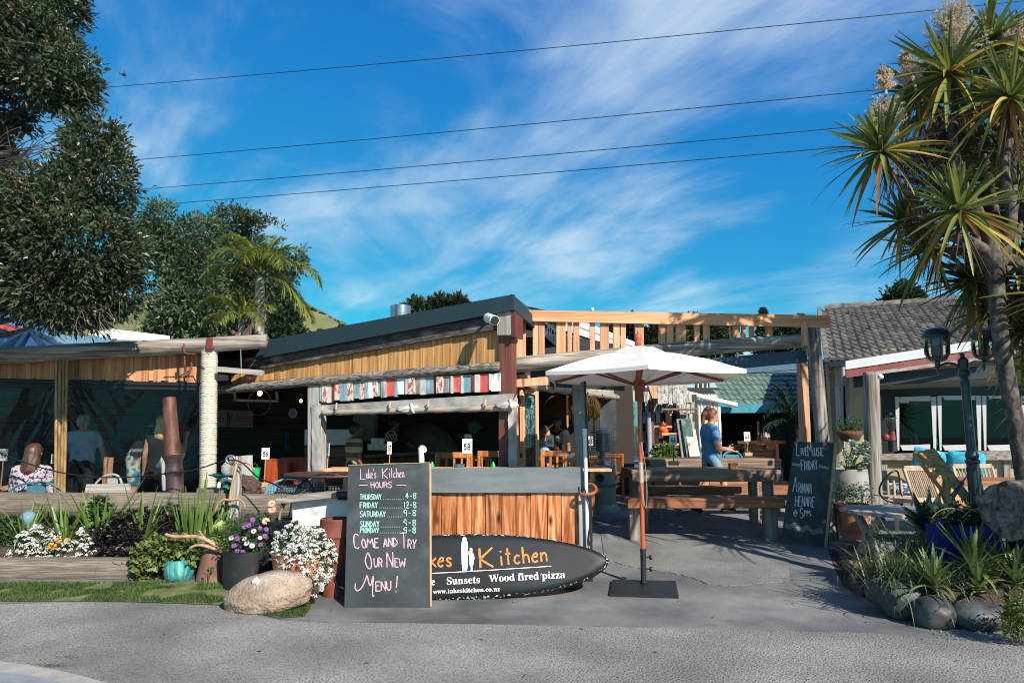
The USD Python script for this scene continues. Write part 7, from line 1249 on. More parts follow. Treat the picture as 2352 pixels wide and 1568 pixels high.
i, j = np.meshgrid(np.arange(nr - 1), np.arange(na), indexing='ij'); q = np.stack([i * na + j, i * na + (j + 1) % na, (i + 1) * na + (j + 1) % na, (i + 1) * na + j], -1).reshape(-1, 4); obj('end_grain', (np.array(ring_), np.vstack([q[:, [0, 2, 1]], q[:, [0, 3, 2]]])), m_end, t, True)
obj('log_support', box((le[0] - .35, le[1] - .05, .55), (.7, .35, .75), None, .02), m_black, label='dark block under the felled log', cat='block')
# plank leaning
t = obj('leaning_plank', slab([P(*c4(955, 535), 7.25), P(*c4(1210, 490), 7.25), P(*c4(1245, 530), 7.25), P(*c4(1700, 1130), 6.95), P(*c4(1560, 1260), 6.9), P(*c4(1440, 1160), 6.95)], unit(np.cross(P(*c4(1440, 1160), 6.95) - P(*c4(955, 535), 7.25), P(*c4(1210, 490), 7.25) - P(*c4(955, 535), 7.25))) * (1 if np.cross(P(*c4(1440, 1160), 6.95) - P(*c4(955, 535), 7.25), P(*c4(1210, 490), 7.25) - P(*c4(955, 535), 7.25))[1] < 0 else -1), .07), tex('split_plank', [C('8a5c36'), C('b0804f'), C('c59a68')], 6, (1.2, 1.2, 1.2), dist=2.5, rough=.7, bump=.3, stain=(5, C('6a4426'), .62, .7, .5)), label='thick split timber plank leaning above the agave leaves', cat='plank')
# lamp post
t = thing('lamp_post', 'dark green cast iron lamp post with two lanterns leaning over the planter', 'lamp post', P(2252, 1200, 6.9) * (1, 1, 0) + (0, 0, .2)); m_lp = plain('lamp_green', C('24383a'), .35, .1, coat=.2, k=.06); lb = P(2256, 1290, 6.9); lt = P(*z4(1285, 515), 6.9); ld = lt - lb; lH = np.linalg.norm(ld); s = 6.9 / F
def at_v(v): return (1290 - v) / (1290 - z4(0, 515)[1]) * lH
prof = [(0, 0), (19 * s, 0), (18 * s, at_v(1070)), (22 * s, at_v(1066)), (22 * s, at_v(1061)), (17 * s, at_v(1058)), (20 * s, at_v(1052)), (20 * s, at_v(1048)), (14 * s, at_v(1038)), (13 * s, at_v(890)), (15 * s, at_v(886)), (15 * s, at_v(880)), (11 * s, at_v(870)), (19 * s, at_v(862)), (19 * s, at_v(856)), (14 * s, at_v(850)), (16 * s, at_v(842)), (16 * s, at_v(826)), (10 * s, at_v(822)), (6 * s, at_v(818)), (7 * s, at_v(812)), (0, at_v(807))]; prof = [(a_ * .70, b_) for a_, b_ in prof]
obj('post', lathe(prof, 20, lb, ld), m_lp, t, 35)
for i in range(10): a = i * math.pi / 5; Rl = frame(ld); o = (Rl[0] * math.cos(a) + Rl[1] * math.sin(a)) * 12.5 * s; obj('flute', tube([lb + o + unit(ld) * .05, lb + o * .97 + unit(ld) * at_v(1078)], .008, 6), m_lp, t)
for k_, (xa, xb, xm, ytop, ybase, dd) in enumerate([(1005, 1198, 1100, 283, 520, 0), (1335, 1515, 1425, 292, 505, .35)]):
    c0 = P(*z4(xm + 8, ybase), 6.9 + dd); c1_ = P(*z4(xm, ytop), 6.9 + dd); ax = c1_ - c0; Hh_ = np.linalg.norm(ax); w_ = (xb - xa) * .33 / 2 * (6.9 + dd) / F
    ln = obj('lantern_base', lathe([(0, -.12), (.012, -.12), (.014, -.06), (.024, -.05), (.024, .0), (.045, .0), (w_ * .62, .02), (w_ * .66, .035), (0, .035)], 20, c0, ax), m_lp, t, 40)
    obj('lantern_glass', lathe([(w_ * .62, .035), (w_ * .82, Hh_ * .22), (w_ * .84, Hh_ * .68)], 24, c0, ax), pane('lantern_glass', (.75, .78, .74), 1.6, .05) if k_ == 0 else UsdShade.Material.Get(stage, LK + 'lantern_glass'), ln, True)
    obj('lantern_cap', lathe([(w_ * .8, Hh_ * .68), (w_, Hh_ * .70), (w_ * 1.02, Hh_ * .75), (w_ * .8, Hh_ * .90), (w_ * .5, Hh_ * .98), (0, Hh_)], 28, c0, ax), m_lp, t, 40)
    obj('lamp_core', lathe([(0, .035), (w_ * .34, .05), (w_ * .36, Hh_ * .62), (0, Hh_ * .66)], 16, c0, ax), m_lp, ln, 40)
    for j in range(4): a = j * math.pi / 2 + .6; R2 = frame(ax); o = R2[0] * math.cos(a) + R2[1] * math.sin(a); obj('lantern_bar', tube([c0 + o * w_ * .64 + unit(ax) * .03, c0 + o * w_ * .86 + unit(ax) * Hh_ * .25, c0 + o * w_ * .86 + unit(ax) * Hh_ * .7], .005, 5), m_lp, ln)
    pj = lb + unit(ld) * at_v(852); obj('arm', tube(spline([pj, (pj + c0) / 2 + (0, 0, .03), c0 + (0, 0, -.06)], 14), .013, 8), m_lp, t, True)
# round trestle table, concrete planter, terracotta pot
t = thing('octagonal_table', 'weathered grey octagonal table top on crossed trestle legs', 'table', P(2085, 1255, 7.5) * (1, 1, 0) + (0, 0, .1)); tc = np.array([P(2075, 1180, 7.6)[0], 7.75, P(1975, 1178, 7.4)[2]])
oc = [tc + (.56 * math.cos(math.pi / 8 + i * math.pi / 4), .56 * math.sin(math.pi / 8 + i * math.pi / 4), 0) for i in range(8)]; ocp = sg.Polygon([q[:2] for q in oc])
for i in range(7):
    g = ocp.intersection(sg.box(-9, tc[1] - .56 + i * .16, 20, tc[1] - .56 + i * .16 + .153)); 
    if not g.is_empty: obj('top_plank', slab([(*q, tc[2]) for q in list(g.exterior.coords)[:-1]], (0, 0, 1), .035), m_greyx, t)
for sx in (-.3, .3):
    for a_, b_ in (((-.28), .28), (.28, -.28)): obj('trestle_leg', beam(tc + (sx, a_, -.05), (tc[0] + sx, tc[1] + b_ * 1.2, zg(tc[1])), .06, .09), m_greyx, t)
obj('stretcher', beam(tc + (-.36, 0, -.3), tc + (.36, 0, -.3), .05, .08), m_greyx, t)
cc = P(1955, 1190, 9.4); cc[2] = zg(9.4); zt = P(1955, 1076, 9.4)[2]; s = 9.4 / F; h_ = zt - cc[2]; m_conc = tex('concrete', [C('74736f'), C('8f8e8a'), C('9d9c98')], 4, detail=6, rough=.85, stain=(3, C('66645f'), .55, .7, .4))
t = pot('concrete_planter', 'tall tapered grey concrete planter with a big pale succulent', cc, wall_prof([(38 * s, 0), (42 * s, h_ * .4), (40 * s, h_)], .03), m_conc, 34 * s, h_ - .06, 32)
m_echo = leafm('pale_rosette', [(0, C('8b9d8c')), (1, C('bccabb'))], .15, .45, .4)
for i, (x, y, sz_) in enumerate([(270, 535, 100), (165, 450, 75), (330, 460, 70), (340, 650, 70), (60, 560, 50), (180, 560, 60), (290, 720, 45), (120, 690, 45), (20, 690, 40), (100, 610, 50)]):
    q = P(*c4(x, y), 9.15); n_s = 22; Rr_ = sz_ * .18 * 9.2 / F; R2 = frame(unit([.1 * (i % 3 - 1), -.9, .7 + .2 * (i % 2)])); ros = obj('rosette', tube([cc * (1, 1, 0) + (0, -.02, h_ + cc[2] - .05), (q + cc * (1, 1, 0) + (0, 0, zt)) / 2, q], [.02, .016, .012], 6), m_succ, t)
    for j in range(n_s):
        a = j * 2.39996; sc_ = math.sqrt((j + 1) / n_s); d = (R2[0] * math.cos(a) + R2[1] * math.sin(a)) * sc_ + R2[2] * (1.1 - sc_); obj('leaf', blades((q)[None], d[None], np.array([Rr_ * (.5 + .8 * sc_)]), np.array([Rr_ * .62]), np.array([.0]), 4, .35, prof=lambda t: np.clip(.3 + 1.3 * t, 0, 1) * np.clip((1 - t) * 3.5, .03, 1)), m_echo, ros)
s = 8.7 / F; cc = P(1962, 1218, 8.7); cc[2] = zg(8.7) + .05; h_ = P(1962, 1156, 8.7)[2] - cc[2]
t = pot('terracotta_tub', 'weathered terracotta tub with a small white flowering bush', cc, wall_prof([(25 * s, 0), (34 * s, h_ * .82), (38 * s, h_ * .84), (38 * s, h_)], .02), m_terra, 33 * s, h_ - .04)
obj('leaves', mound([(1945, 1135, 18), (1968, 1132, 16), (1935, 1120, 14), (1990, 1130, 14), (1955, 1148, 18), (1985, 1145, 14)], 8.7, 150, .035, .014, None, 95), m_green, t, kind='stuff'); obj('flower_heads', florets(P(1950, 1130, 8.6) + r.normal(0, 1, (16, 3)) * (.11, .05, .06), r), m_petw, t, kind='stuff')
for i, (x, y, lab) in enumerate([(185, 780, 'brick under the left of the terracotta tub'), (325, 775, 'brick under the right of the terracotta tub'), (255, 815, 'loose front brick before the terracotta tub')]): q = P(*b8(x, y), 8.35 + .1 * (i < 2)); q[2] = zg(q[1]) + .028 + .005 * i; obj('loose_brick', rotz(box(q, (.23, .11, .065), None, .006), 8 * i - 6, q), m_brick, label=lab, cat='brick')
q = G(1985, 1252); obj('white_strip', box(q + (0, 0, .02), (.26, .05, .04), None, .008), m_white, label='white plastic strip lying before the loose bricks', cat='strip')
# benches, cushions, chairs at the house window
hp = lambda x, y, o: hw(*c4(x, y), o)
t = thing('window_bench', 'long weathered bench running under the house windows', 'bench', hw(2060, 1130, .5)); 
for k in range(3): obj('seat_plank', beam(hw(2050, 1112, .30 + .14 * k), hw(2430, 1112, .30 + .14 * k), .13, .04), m_greyx, t)
for u in (2062, 2180, 2300): obj('leg', beam(hw(u, 1114, .4), hw(u + 4, 1190, .4), .1, .08), m_greyw, t)
m_cush = tex('turquoise_cushion', [C('1f7f9c'), C('2f97b4'), C('59b0c6')], 14, detail=3, rough=.85, var=.1)
def cushion(pts, d, label, mat=m_cush):
    p = [hp(x, y, d) for x, y in pts]; n_ = 14; V = []
    for sd in (1, -1):
        for j in range(n_):
            for i in range(n_):
                a, b = i / (n_ - 1), j / (n_ - 1); q = (p[0] * (1 - a) + p[1] * a) * (1 - b) + (p[3] * (1 - a) + p[2] * a) * b; bu = (math.sin(math.pi * a) * math.sin(math.pi * b)) ** .6; V.append(q - HB * sd * .09 * bu)
    i, j = np.meshgrid(np.arange(n_ - 1), np.arange(n_ - 1)); q = np.stack([j * n_ + i, j * n_ + i + 1, j * n_ + n_ + i + 1, j * n_ + n_ + i], -1).reshape(-1, 4); f = np.vstack([q[:, [0, 1, 2]], q[:, [0, 2, 3]]]); obj('cushion', (np.array(V), np.vstack([f, f[:, ::-1] + n_ * n_])), mat, smooth=True, label=label, cat='cushion')
cushion([(955, 460), (1385, 550), (1400, 740), (910, 730)], .45, 'left turquoise cushion behind the leaning plank'); cushion([(1385, 515), (1870, 560), (1850, 860), (1380, 750)], .5, 'right turquoise cushion behind the lamp post')
cushion([(600, 930), (900, 935), (890, 1070), (600, 1080)], 1.6, 'blue and white patterned seat cushion behind the round pole', tex('patterned_cushion', [(0, C('2f4a66')), (.45, C('3f5f7d')), (.5, C('c9c4bc')), (.7, C('d8d3cb')), (.75, C('a05a4a')), (1, C('6a7f95'))], 22, detail=2, rough=.85))
m_teak = woodm('silvery_teak', [C('8f7a66'), C('b39c86'), C('c6b29c')], 'z', 26, 1.5, rough=.75, var=.12)
def slat_chair(label, tl, tr_, bl, br, d, n):
    q = [P(*c4(*x), d) for x in (tl, tr_, br, bl)]; t = thing('slatted_chair', label, 'chair', q[3] * (1, 1, 0) + (0, 0, .3)); obj('top_rail', beam(q[0], q[1], .03, .06), m_teak, t); z0 = q[3][2]
    for i in range(n): a = q[0] + (q[1] - q[0]) * ((i + .5) / n); b = q[3] + (q[2] - q[3]) * ((i + .5) / n); obj('slat', beam(a, b, .012, .022, up=(0, -1, 0)), m_teak, t)
    for a, b in ((q[0], q[3]), (q[1], q[2])): obj('back_leg', beam(a, b + (b - a) * .9, .03, .04, up=(0, -1, 0)), m_teak, t)
    lo = (q[2] + q[3]) / 2; w = np.linalg.norm(q[2] - q[3]); obj('seat', box((lo[0], d + .25, lo[2] - .03), (w, .45, .035), None, .005), m_teak, t)
    for sx in (-1, 1): obj('front_leg', beam((lo[0] + sx * w * .45, d + .45, lo[2]), (lo[0] + sx * w * .45, d + .45, .32), .035, .035), m_teak, t)
    obj('bottom_rail', beam(q[3], q[2], .03, .05), m_teak, t)
slat_chair('silvery teak slatted chair tilted beside the leaning plank', (815, 745), (1130, 745), (955, 1150), (1285, 1150), 8.3, 13); slat_chair('teak slatted chair behind the lamp post', (1440, 720), (1935, 715), (1490, 900), (1985, 900), 9.6, 12)
t = thing('outdoor_table', 'brown wooden table behind the lamp post', 'table', P(*c4(1950, 1200), 8.7) * (1, 1, 0) + (0, 0, .3)); ta, tb = P(*c4(1540, 925), 8.6), P(*c4(2700, 930), 8.6)
for k in range(5): obj('top_plank', beam(ta + (0, .15 * k, 0), tb + (0, .15 * k, 0), .145, .05), m_bench, t)
for x in (.25, .75): a = ta + (tb - ta) * x; obj('leg', beam(a + (0, .1, -.02), a + (.12, .1, -.72), .07, .07), m_bench, t); obj('leg', beam(a + (.1, .6, -.02), a + (-.02, .6, -.72), .07, .07), m_bench, t)
t = thing('metal_chair', 'dark steel tube chair frame beside the round grey post', 'chair', P(*c4(800, 1200), 8.9) * (1, 1, 0) + (0, 0, .3)); obj('frame', tube(spline([P(*c4(810, 1200), 8.9), P(*c4(655, 800), 8.9), P(*c4(680, 785), 8.9), P(*c4(760, 880), 9.05), P(*c4(945, 1165), 9.2)], 30), .012, 8), plain('dark_steel', C('1d2a2c'), .3, .4), t, True); obj('seat', slab([P(*c4(640, 1110), 9.0), P(*c4(900, 1120), 9.0), P(*c4(900, 1135), 9.0), P(*c4(640, 1125), 9.0)], (0, -1, 0), .4), m_teak, t)
t = thing('wicker_bench', 'low cane bench frame behind the round grey post', 'bench', P(1970 + 70, 1180, 10.5) * (1, 1, 0) + (0, 0, .3))
for y in (1105, 1160, 1240): obj('rail', tube([P(*c4(600, y), 10.4), P(*c4(1000, y + 8), 10.2)], .02, 8), m_teak, t)
for x in (610, 690, 780, 900): obj('upright', tube([P(*c4(x, 900), 10.35), P(*c4(x + 20, 1240), 10.35)], .016, 8), m_teak, t)
# gumball machine and hanging basket
gq = P(*c4(680, 520), 11.6); s = 11.6 / F * .18; t = thing('gumball_machine', 'old red and silver gumball machine beside the house window', 'machine', gq); obj('stand', lathe([(0, 0), (55 * s, 0), (50 * s, 130 * s), (0, 135 * s)], 18, gq + (0, 0, -10 * s)), m_black, t, 40); obj('body', cat(lathe([(0, 130 * s), (45 * s, 130 * s), (38 * s, 240 * s), (0, 242 * s)], 18, gq), blob(gq + (-80 * s, 0, 165 * s), 50 * s, 2, .1)), m_red, t, 40); obj('globe', lathe([(25 * s, 240 * s), (50 * s, 300 * s), (58 * s, 380 * s), (50 * s, 400 * s)], 20, gq), pane('globe_glass', (.55, .5, .42), 2.5, .05), t, True); obj('lid', lathe([(66 * s, 398 * s), (66 * s, 412 * s), (30 * s, 445 * s), (14 * s, 450 * s), (18 * s, 475 * s), (0, 480 * s)], 20, gq), m_chrome, t, 40)
gq = P(*c4(135, 420), 10.2); t = thing('hanging_basket', 'brown fibre hanging basket behind the round pole', 'basket', gq); obj('basket', lathe([(0, -.0), (.12, .03), (.17, .12), (.18, .17), (0, .16)], 20, gq), tex('coir_brown', [C('4a3020'), C('6f4a33')], 30, rough=.95, bump=.6), t, True); obj('leaves', mound([(1940, 982, 14), (1955, 975, 14), (1965, 985, 12)], 10.2, 60, .05, .02, None, 97), m_green, t, kind='stuff')

# ================================================================ INSIDE THE RESTAURANT AND THE COURTYARD
r = rng(71)
m_brownwood = woodm('brown_counter_wood', [C('4a2f1e'), C('74492d'), C('8d5e3c')], 'x', 20, 1.0, rough=.5); m_orangew = woodm('orange_chair_wood', [C('8a4c22'), C('b06a34'), C('c58148')], 'z', 18, 1.2, rough=.45, var=.12); m_redw = woodm('red_chair_wood', [C('7a2c16'), C('a5431f'), C('b5562c')], 'z', 12, 1.0, rough=.4, var=.12)
bx = lambda x, y, d: P(*b5(x, y), d)
t = thing('bar_counter', 'brown bar counter with a dark bamboo skirt under the pizza oven', 'counter', bx(1000, 1000, 11.2) * (1, 1, 0) + (0, 0, .32))
a, b = bx(540, 905, 11.2), bx(1430, 862, 11.2); obj('top', beam(a, b, .5, .06), m_brownwood, t)
for k in range(48): q = a + (b - a) * ((k + .5) / 48); obj('bamboo_slat', cyl(q + (0, -.18, -.05), (q[0], q[1] - .18, .34), .017, n=6), m_bambood, t)
t = thing('display_counter', 'white topped display counter with orange wood and bamboo front', 'counter', bx(200, 1000, 11.0) * (1, 1, 0) + (0, 0, .32)); a, b = bx(-140, 690, 11.0), bx(400, 690, 11.0)
obj('white_panel', beam(a, b, .3, .24), m_white, t); obj('wood_panel', beam(a - (0, -.02, .42), b - (0, -.02, .42), .3, .55), m_brownwood, t)
for k in range(40): q = a + (b - a) * ((k + .5) / 40); obj('bamboo_slat', cyl((q[0], q[1] - .14, q[2] - .74), (q[0], q[1] - .14, .34), .02, n=6), m_bambood, t)
oc_ = bx(1190, 800, 12.2); t = thing('pizza_oven', 'dark domed pizza oven behind the bar', 'oven', (oc_[0], oc_[1], .32)); obj('dome', blob((oc_[0], oc_[1], oc_[2] - .25), (.62, .5, .66), 4, .03, 2, 1, .5), tex('oven_render', [C('4a4038'), C('6b5d50')], 4, rough=.9, bump=.3), t, True); obj('base', box((oc_[0], oc_[1], .6), (1.3, 1.0, .6), bevel=.02), m_darkwall, t); obj('mouth', lathe([(0, 0), (.2, 0), (.2, .02), (0, .02)], 20, (oc_[0] - .1, oc_[1] - .55, oc_[2] - .3), (0, -1, 0)), m_black, t)
m_card = plain('pale_card', C('9a948a'), .8)
for k in range(15): q = bx(530 + r.uniform(-6, 6), 715 - k * 19, 12.4); obj('pizza_box', box(q, (.36, .36, .045), None, .004), m_card, label='pale pizza box in the tall stack behind the woman in stripes', cat='box', group='stack of pizza boxes')
q0 = bx(665, 838, 10.9); t = obj('takeaway_tubs', None or cat(*[lathe([(0, 0), (.05, 0), (.06, .09), (0, .09)], 12, q0 + (dx_, dy_, dz_)) for dx_, dy_, dz_ in ((-.1, 0, 0), (0, 0, 0), (.1, 0, 0), (-.05, 0, .09), (.05, 0, .09))]), m_white, label='pale stack of takeaway tubs on the bar', cat='tubs', kind='stuff')
mq = bx(1775, 575, 12.9); t = thing('wall_ornament', 'round green mandala with red star points on the dark back wall', 'ornament', mq)
for k in range(8): a = k * math.pi / 4; d = np.array([math.cos(a), 0, math.sin(a)]); s_ = np.array([-math.sin(a), 0, math.cos(a)]); obj('point', slab([mq + d * .07 + s_ * .05, mq + d * .19, mq + d * .07 - s_ * .05], (0, -1, 0), .01), m_red, t)
obj('disc', lathe([(0, 0), (.115, 0), (.115, .02), (.09, .03), (0, .03)], 28, mq + (0, -.01, 0), (0, -1, 0)), plain('mandala_green', C('3f6b58'), .7), t)
q = P(*z2(637, 907), 12.9); t = thing('wall_clock', 'round white wall clock on the dark wall', 'clock', q); obj('rim', lathe([(.055, 0), (.088, 0), (.092, .02), (.08, .035), (.07, .03)], 28, q, (-.3, -1, 0)), m_white, t, True); obj('face', lathe([(0, .01), (.075, .01)], 28, q, (-.3, -1, 0)), m_card, t); obj('hand', cat(beam(q + (0, -.03, 0), q + (.01, -.03, .045), .006, .004), beam(q + (0, -.03, 0), q + (.03, -.03, .01), .006, .004)), m_black, t)
m_bulb = glow('warm_bulb', (1.0, .62, .25), 6.0)
for i, (x, y, d, s, lab) in enumerate([(395, 762, 10.4, .035, 'glowing pendant bulb in a wire hoop behind the rope post'), (690, 818, 12.5, .03, 'dim glowing bulb further back near the clock')]):
    q = P(*z2(x, y), d); t = thing('pendant_lamp', lab, 'lamp', q); obj('bulb', blob(q, (s, s, s * 1.2), 2, 0), m_bulb if i == 0 else glow('dim_bulb', (1.0, .6, .25), 1.2), t, True); obj('cable', cyl(q + (0, 0, s), (q[0], q[1], 2.5), .006, n=6), m_black, t)
    if i == 0: obj('hoop', tube(np.array([q + (.17 * math.cos(a), 0, -.14 + .19 * math.sin(a)) for a in np.linspace(0, 2 * math.pi, 32)]), .008, 6), m_brownwood, t)
wq_ = lambda x, y: P(*z2(x, y), 12.95); t = thing('high_window', 'white framed small high window in the dark back wall', 'window', wq_(360, 790))
for a, b in (((205, 750), (212, 820)), ((505, 750), (512, 820))): obj('frame', slab([wq_(a[0], a[1]), wq_(a[0] + 16, a[1]), wq_(b[0] + 16, b[1]), wq_(b[0], b[1])], (0, -1, 0), .05), m_white, t)
obj('frame', slab([wq_(205, 805), wq_(525, 812), wq_(525, 828), wq_(205, 822)], (0, -1, 0), .05), m_white, t); obj('pane', slab([wq_(222, 750), wq_(505, 750), wq_(505, 805), wq_(222, 805)], (0, -1, 0), .01), m_glass, t)
PW2 = Pl((0, 12.9, 0), (0, -1, 0)); t = thing('kitchen_sign', 'grey sign board with red lettering and a dark surfer emblem on the dark wall', 'sign', PW2(*z2(220, 945))); obj('board', slab([PW2(*z2(40, 882)), PW2(*z2(345, 890)), PW2(*z2(345, 1008), 0), PW2(*z2(40, 1003))], PW2.n, .03), plain('sign_grey', C('6d6e70'), .6), t)
obj('lettering', cat(chalk('es', (95, 970), (150, 970), 60, PW2, .022, z2, .004), chalk('K', (182, 970), (212, 970), 62, PW2, .022, z2, .004), chalk('itchen', (214, 970), (338, 966), 58, PW2, .02, z2, .004)), plain('sign_red', C('b0362c'), .6), t)
obj('emblem', cat(slab([PW2(*z2(*q), .006) for q in ((160, 990), (158, 910), (165, 892), (172, 910), (170, 990))], PW2.n, .003), slab([PW2(*z2(*q), .006) for q in ((176, 990), (173, 940), (178, 918), (183, 940), (181, 990))], PW2.n, .003), slab([PW2(*z2(*q), .006) for q in ((150, 993), (340, 993), (340, 997), (150, 997))], PW2.n, .003)), m_black, t)
obj('hung_apron', cloth(P(*z2(575, 1040), 12.8), P(*z2(608, 1040), 12.8), P(*z2(572, 1165), 12.8), P(*z2(606, 1165), 12.8), np.array([0, -1., 0]), 6, 10, .06, 3), plain('apron_blue', C('3f5a75'), .9), smooth=True, label='blue apron hanging by the display counter', cat='apron')
# chairs
def chair(label, u, v, d, w, h, mat, yaw=0, n=5, solid=False, name='wooden_chair'):
    """A chair whose back's top middle is at the picture point u, v."""
    q = P(u, v, d); g = .34; t = thing(name, label, 'chair', (q[0], q[1], g)); H = q[2] - g; c = (q[0], q[1], 0); o = (q[0], q[1], g)
    L_ = lambda m: (rotz(m, yaw)[0] + o, m[1])
    if solid: obj('back', L_(lathe([(0, 0)], 4)) if False else L_(cloth(np.array([-w / 2, 0, H]), np.array([w / 2, 0, H]), np.array([-w / 2, -.06, H - h]), np.array([w / 2, -.06, H - h]), np.array([0, -1., 0]), 8, 8, .03, 2)), mat, t, True); obj('back_face', L_(box((0, .012, H - h / 2), (w, .02, h), None, .006)), mat, t)
    else:
        obj('top_rail', L_(box((0, 0, H - .04), (w, .03, .08), None, .01)), mat, t)
        for i in range(n): obj('back_slat', L_(box((-w / 2 + w * (i + .5) / n, 0, H - .08 - (h - .1) / 2), (.03, .018, h - .1), None, .004)), mat, t)
        for s in (-1, 1): obj('back_post', L_(box((s * (w / 2 - .02), 0, H / 2), (.035, .035, H - .02), None, .005)), mat, t)
    obj('seat', L_(box((0, .22, .44), (w, .44, .035), None, .008)), mat, t)
    for sx in (-1, 1): obj('front_leg', L_(box((sx * (w / 2 - .03), .40, .22), (.035, .035, .43), None, .004)), mat, t)
    if solid:
        for sx in (-1, 1): obj('rear_leg', L_(box((sx * (w / 2 - .03), .02, .22), (.035, .035, .43), None, .004)), mat, t)
    return t
chair('orange backed chair beside table sign 56', *z2(520, 1232), 9.9, .40, .5, m_redw, -24, solid=True, name='orange_chair'); chair('dark red chair behind the orange chair', *z2(640, 1222), 10.8, .40, .55, m_redw, 10, solid=True, name='orange_chair'); chair('orange red chair against the left post', *z2(708, 1232), 10.0, .4, .55, m_redw, -10, solid=True, name='orange_chair')
chair('slatted wooden chair left of table sign 58', *z2(1790, 1186), 9.2, .50, .5, m_orangew, 6); chair('slatted wooden chair turned sideways behind sign 58', *z2(1960, 1205), 9.4, .45, .5, m_orangew, 55); chair('slatted wooden chair next to the corner post', *z2(2085, 1176), 8.9, .46, .5, m_orangew, -8, 4)
chair('wooden chair behind the window leaf by sign 66', *b6(420, 905), 9.4, .36, .5, m_orangew, 0, 4); chair('wooden chair left of the steel post', *b6(585, 912), 10.2, .42, .5, m_orangew, 0, 4); chair('chair between steel post and heater', *b6(790, 950), 11.9, .4, .5, m_orangew, 20, 4); chair('orange chair behind the heater', *b6(1010, 935), 12.6, .42, .5, m_orangew, -30, 4)
tq = P(*b6(450, 1010), 9.9); t = thing('dining_table', 'wooden dining table behind the window leaf', 'table', (tq[0] + .1, 10.2, .34)); 
for k in range(4): obj('top_plank', box((tq[0] + .05, 9.95 + k * .16, tq[2]), (1.15, .155, .04), None, .004), m_orangew, t)
for sx in (-.45, .5):
    for sy in (9.95, 10.4): obj('leg', box((tq[0] + sx, sy, (tq[2] + .34) / 2), (.06, .06, tq[2] - .36)), m_orangew, t)
for i, (x, s_, lab, m) in enumerate([(338, 1.0, 'pale bottle on the dining table by sign 66', m_glass), (545, .6, 'white paper bundle on the dining table', m_white)]):
    q = P(*b6(x, 985 if i else 1000), 9.95); q[2] = tq[2] + .02; obj('bottle' if i == 0 else 'paper_bundle', lathe([(0, 0), (.03, 0), (.03, .12), (.012, .17), (.012, .21), (0, .21)], 12, q) if i == 0 else blob(q + (0, 0, .04), (.09, .06, .05), 2, .2), m_card if i == 0 else m, smooth=True, label=lab, cat='bottle' if i == 0 else 'paper')
# brown mesh table, black mesh table below, turquoise chair
q = P(*z2(860, 1372), 8.0); zt = P(*z2(860, 1352), 8.0)[2]; t = thing('mesh_table', 'round brown perforated metal table behind the white plinth', 'table', (q[0], q[1], .3)); Rt = .56; m_bmesh = plain('brown_metal', C('4a2f2a'), .5, .2); tc = np.array([q[0] + .05, 8.25, zt])
obj('rim', tube(np.array([tc + (Rt * math.cos(a), Rt * math.sin(a), 0) for a in np.linspace(0, 2 * math.pi, 48)]), .014, 6), m_bmesh, t)
bars = []
for k in range(-18, 19): o = k * .03; l = math.sqrt(max(0, Rt * Rt - o * o)); bars += [box(tc + (o, 0, 0), (.016, 2 * l, .004)), box(tc + (0, o, .001), (2 * l, .016, .004))]
obj('mesh_top', cat(bars), m_bmesh, t, kind='stuff')
for k in range(4): a = k * math.pi / 2 + .6; obj('leg', tube(spline([tc + (.35 * math.cos(a), .35 * math.sin(a), -.02), tc + (.2 * math.cos(a), .2 * math.sin(a), -.35), tc * (1, 1, 0) + (.4 * math.cos(a), .4 * math.sin(a), .3)], 12), .014, 7), m_bmesh, t)
def mesh_chair(label, c, w, h, mat, yaw, cat_='chair'):
    t = thing('mesh_chair', label, cat_, c); L_ = lambda m: (rotz(m, yaw)[0] + c, m[1]); out = []
    for k in range(int(w / .03)): out.append(L_(box((-w / 2 + .03 * k + .01, -.02 * (0), .45 + h / 2), (.010, .006, h))))
    for k in range(int(h / .03)): out.append(L_(box((0, 0.001, .46 + .03 * k), (w, .006, .010))))
    obj('mesh_back', cat(out), mat, t, kind='stuff'); obj('frame', cat(L_(tube(spline([(-w / 2, 0, 0), (-w / 2, 0, .45 + h * .8), (-w / 2 + .06, 0, .45 + h), (w / 2 - .06, 0, .45 + h), (w / 2, 0, .45 + h * .8), (w / 2, 0, 0)], 40), .013, 7))), mat, t); obj('seat', L_(box((0, .22, .45), (w, .42, .02), None, .006)), mat, t)
    for s in (-1, 1): obj('front_leg', L_(cyl((s * w / 2, .42, 0), (s * w / 2, .4, .45), .013)), mat, t)
q = P(*z2(600, 1418), 8.35); mesh_chair('turquoise perforated chair back behind the palm pot', np.array([q[0], 8.35, q[2] - .85]), .5, .4, plain('turquoise_metal', C('4f9bb0'), .45), 8); q = P(*z2(880, 1400), 7.75); mesh_chair('black perforated chair under the brown mesh table', np.array([q[0] - .05, 7.9, q[2] - .80]), .62, .35, m_black, 4)
q = P(*z2(470, 1420), 9.3); t = thing('long_plank_table', 'dark plank table carrying sign 56', 'table', (q[0], 9.4, .3)); zz = P(610, 1119, 9.4)[2]
for k in range(3): obj('top_plank', box((q[0] + .1, 9.3 + .17 * k, zz - .02), (1.5, .165, .045), None, .006), m_lintel, t)
for sx in (-.5, .6): obj('leg', box((q[0] + sx, 9.5, (zz + .3) / 2), (.08, .3, zz - .34)), m_lintel, t)
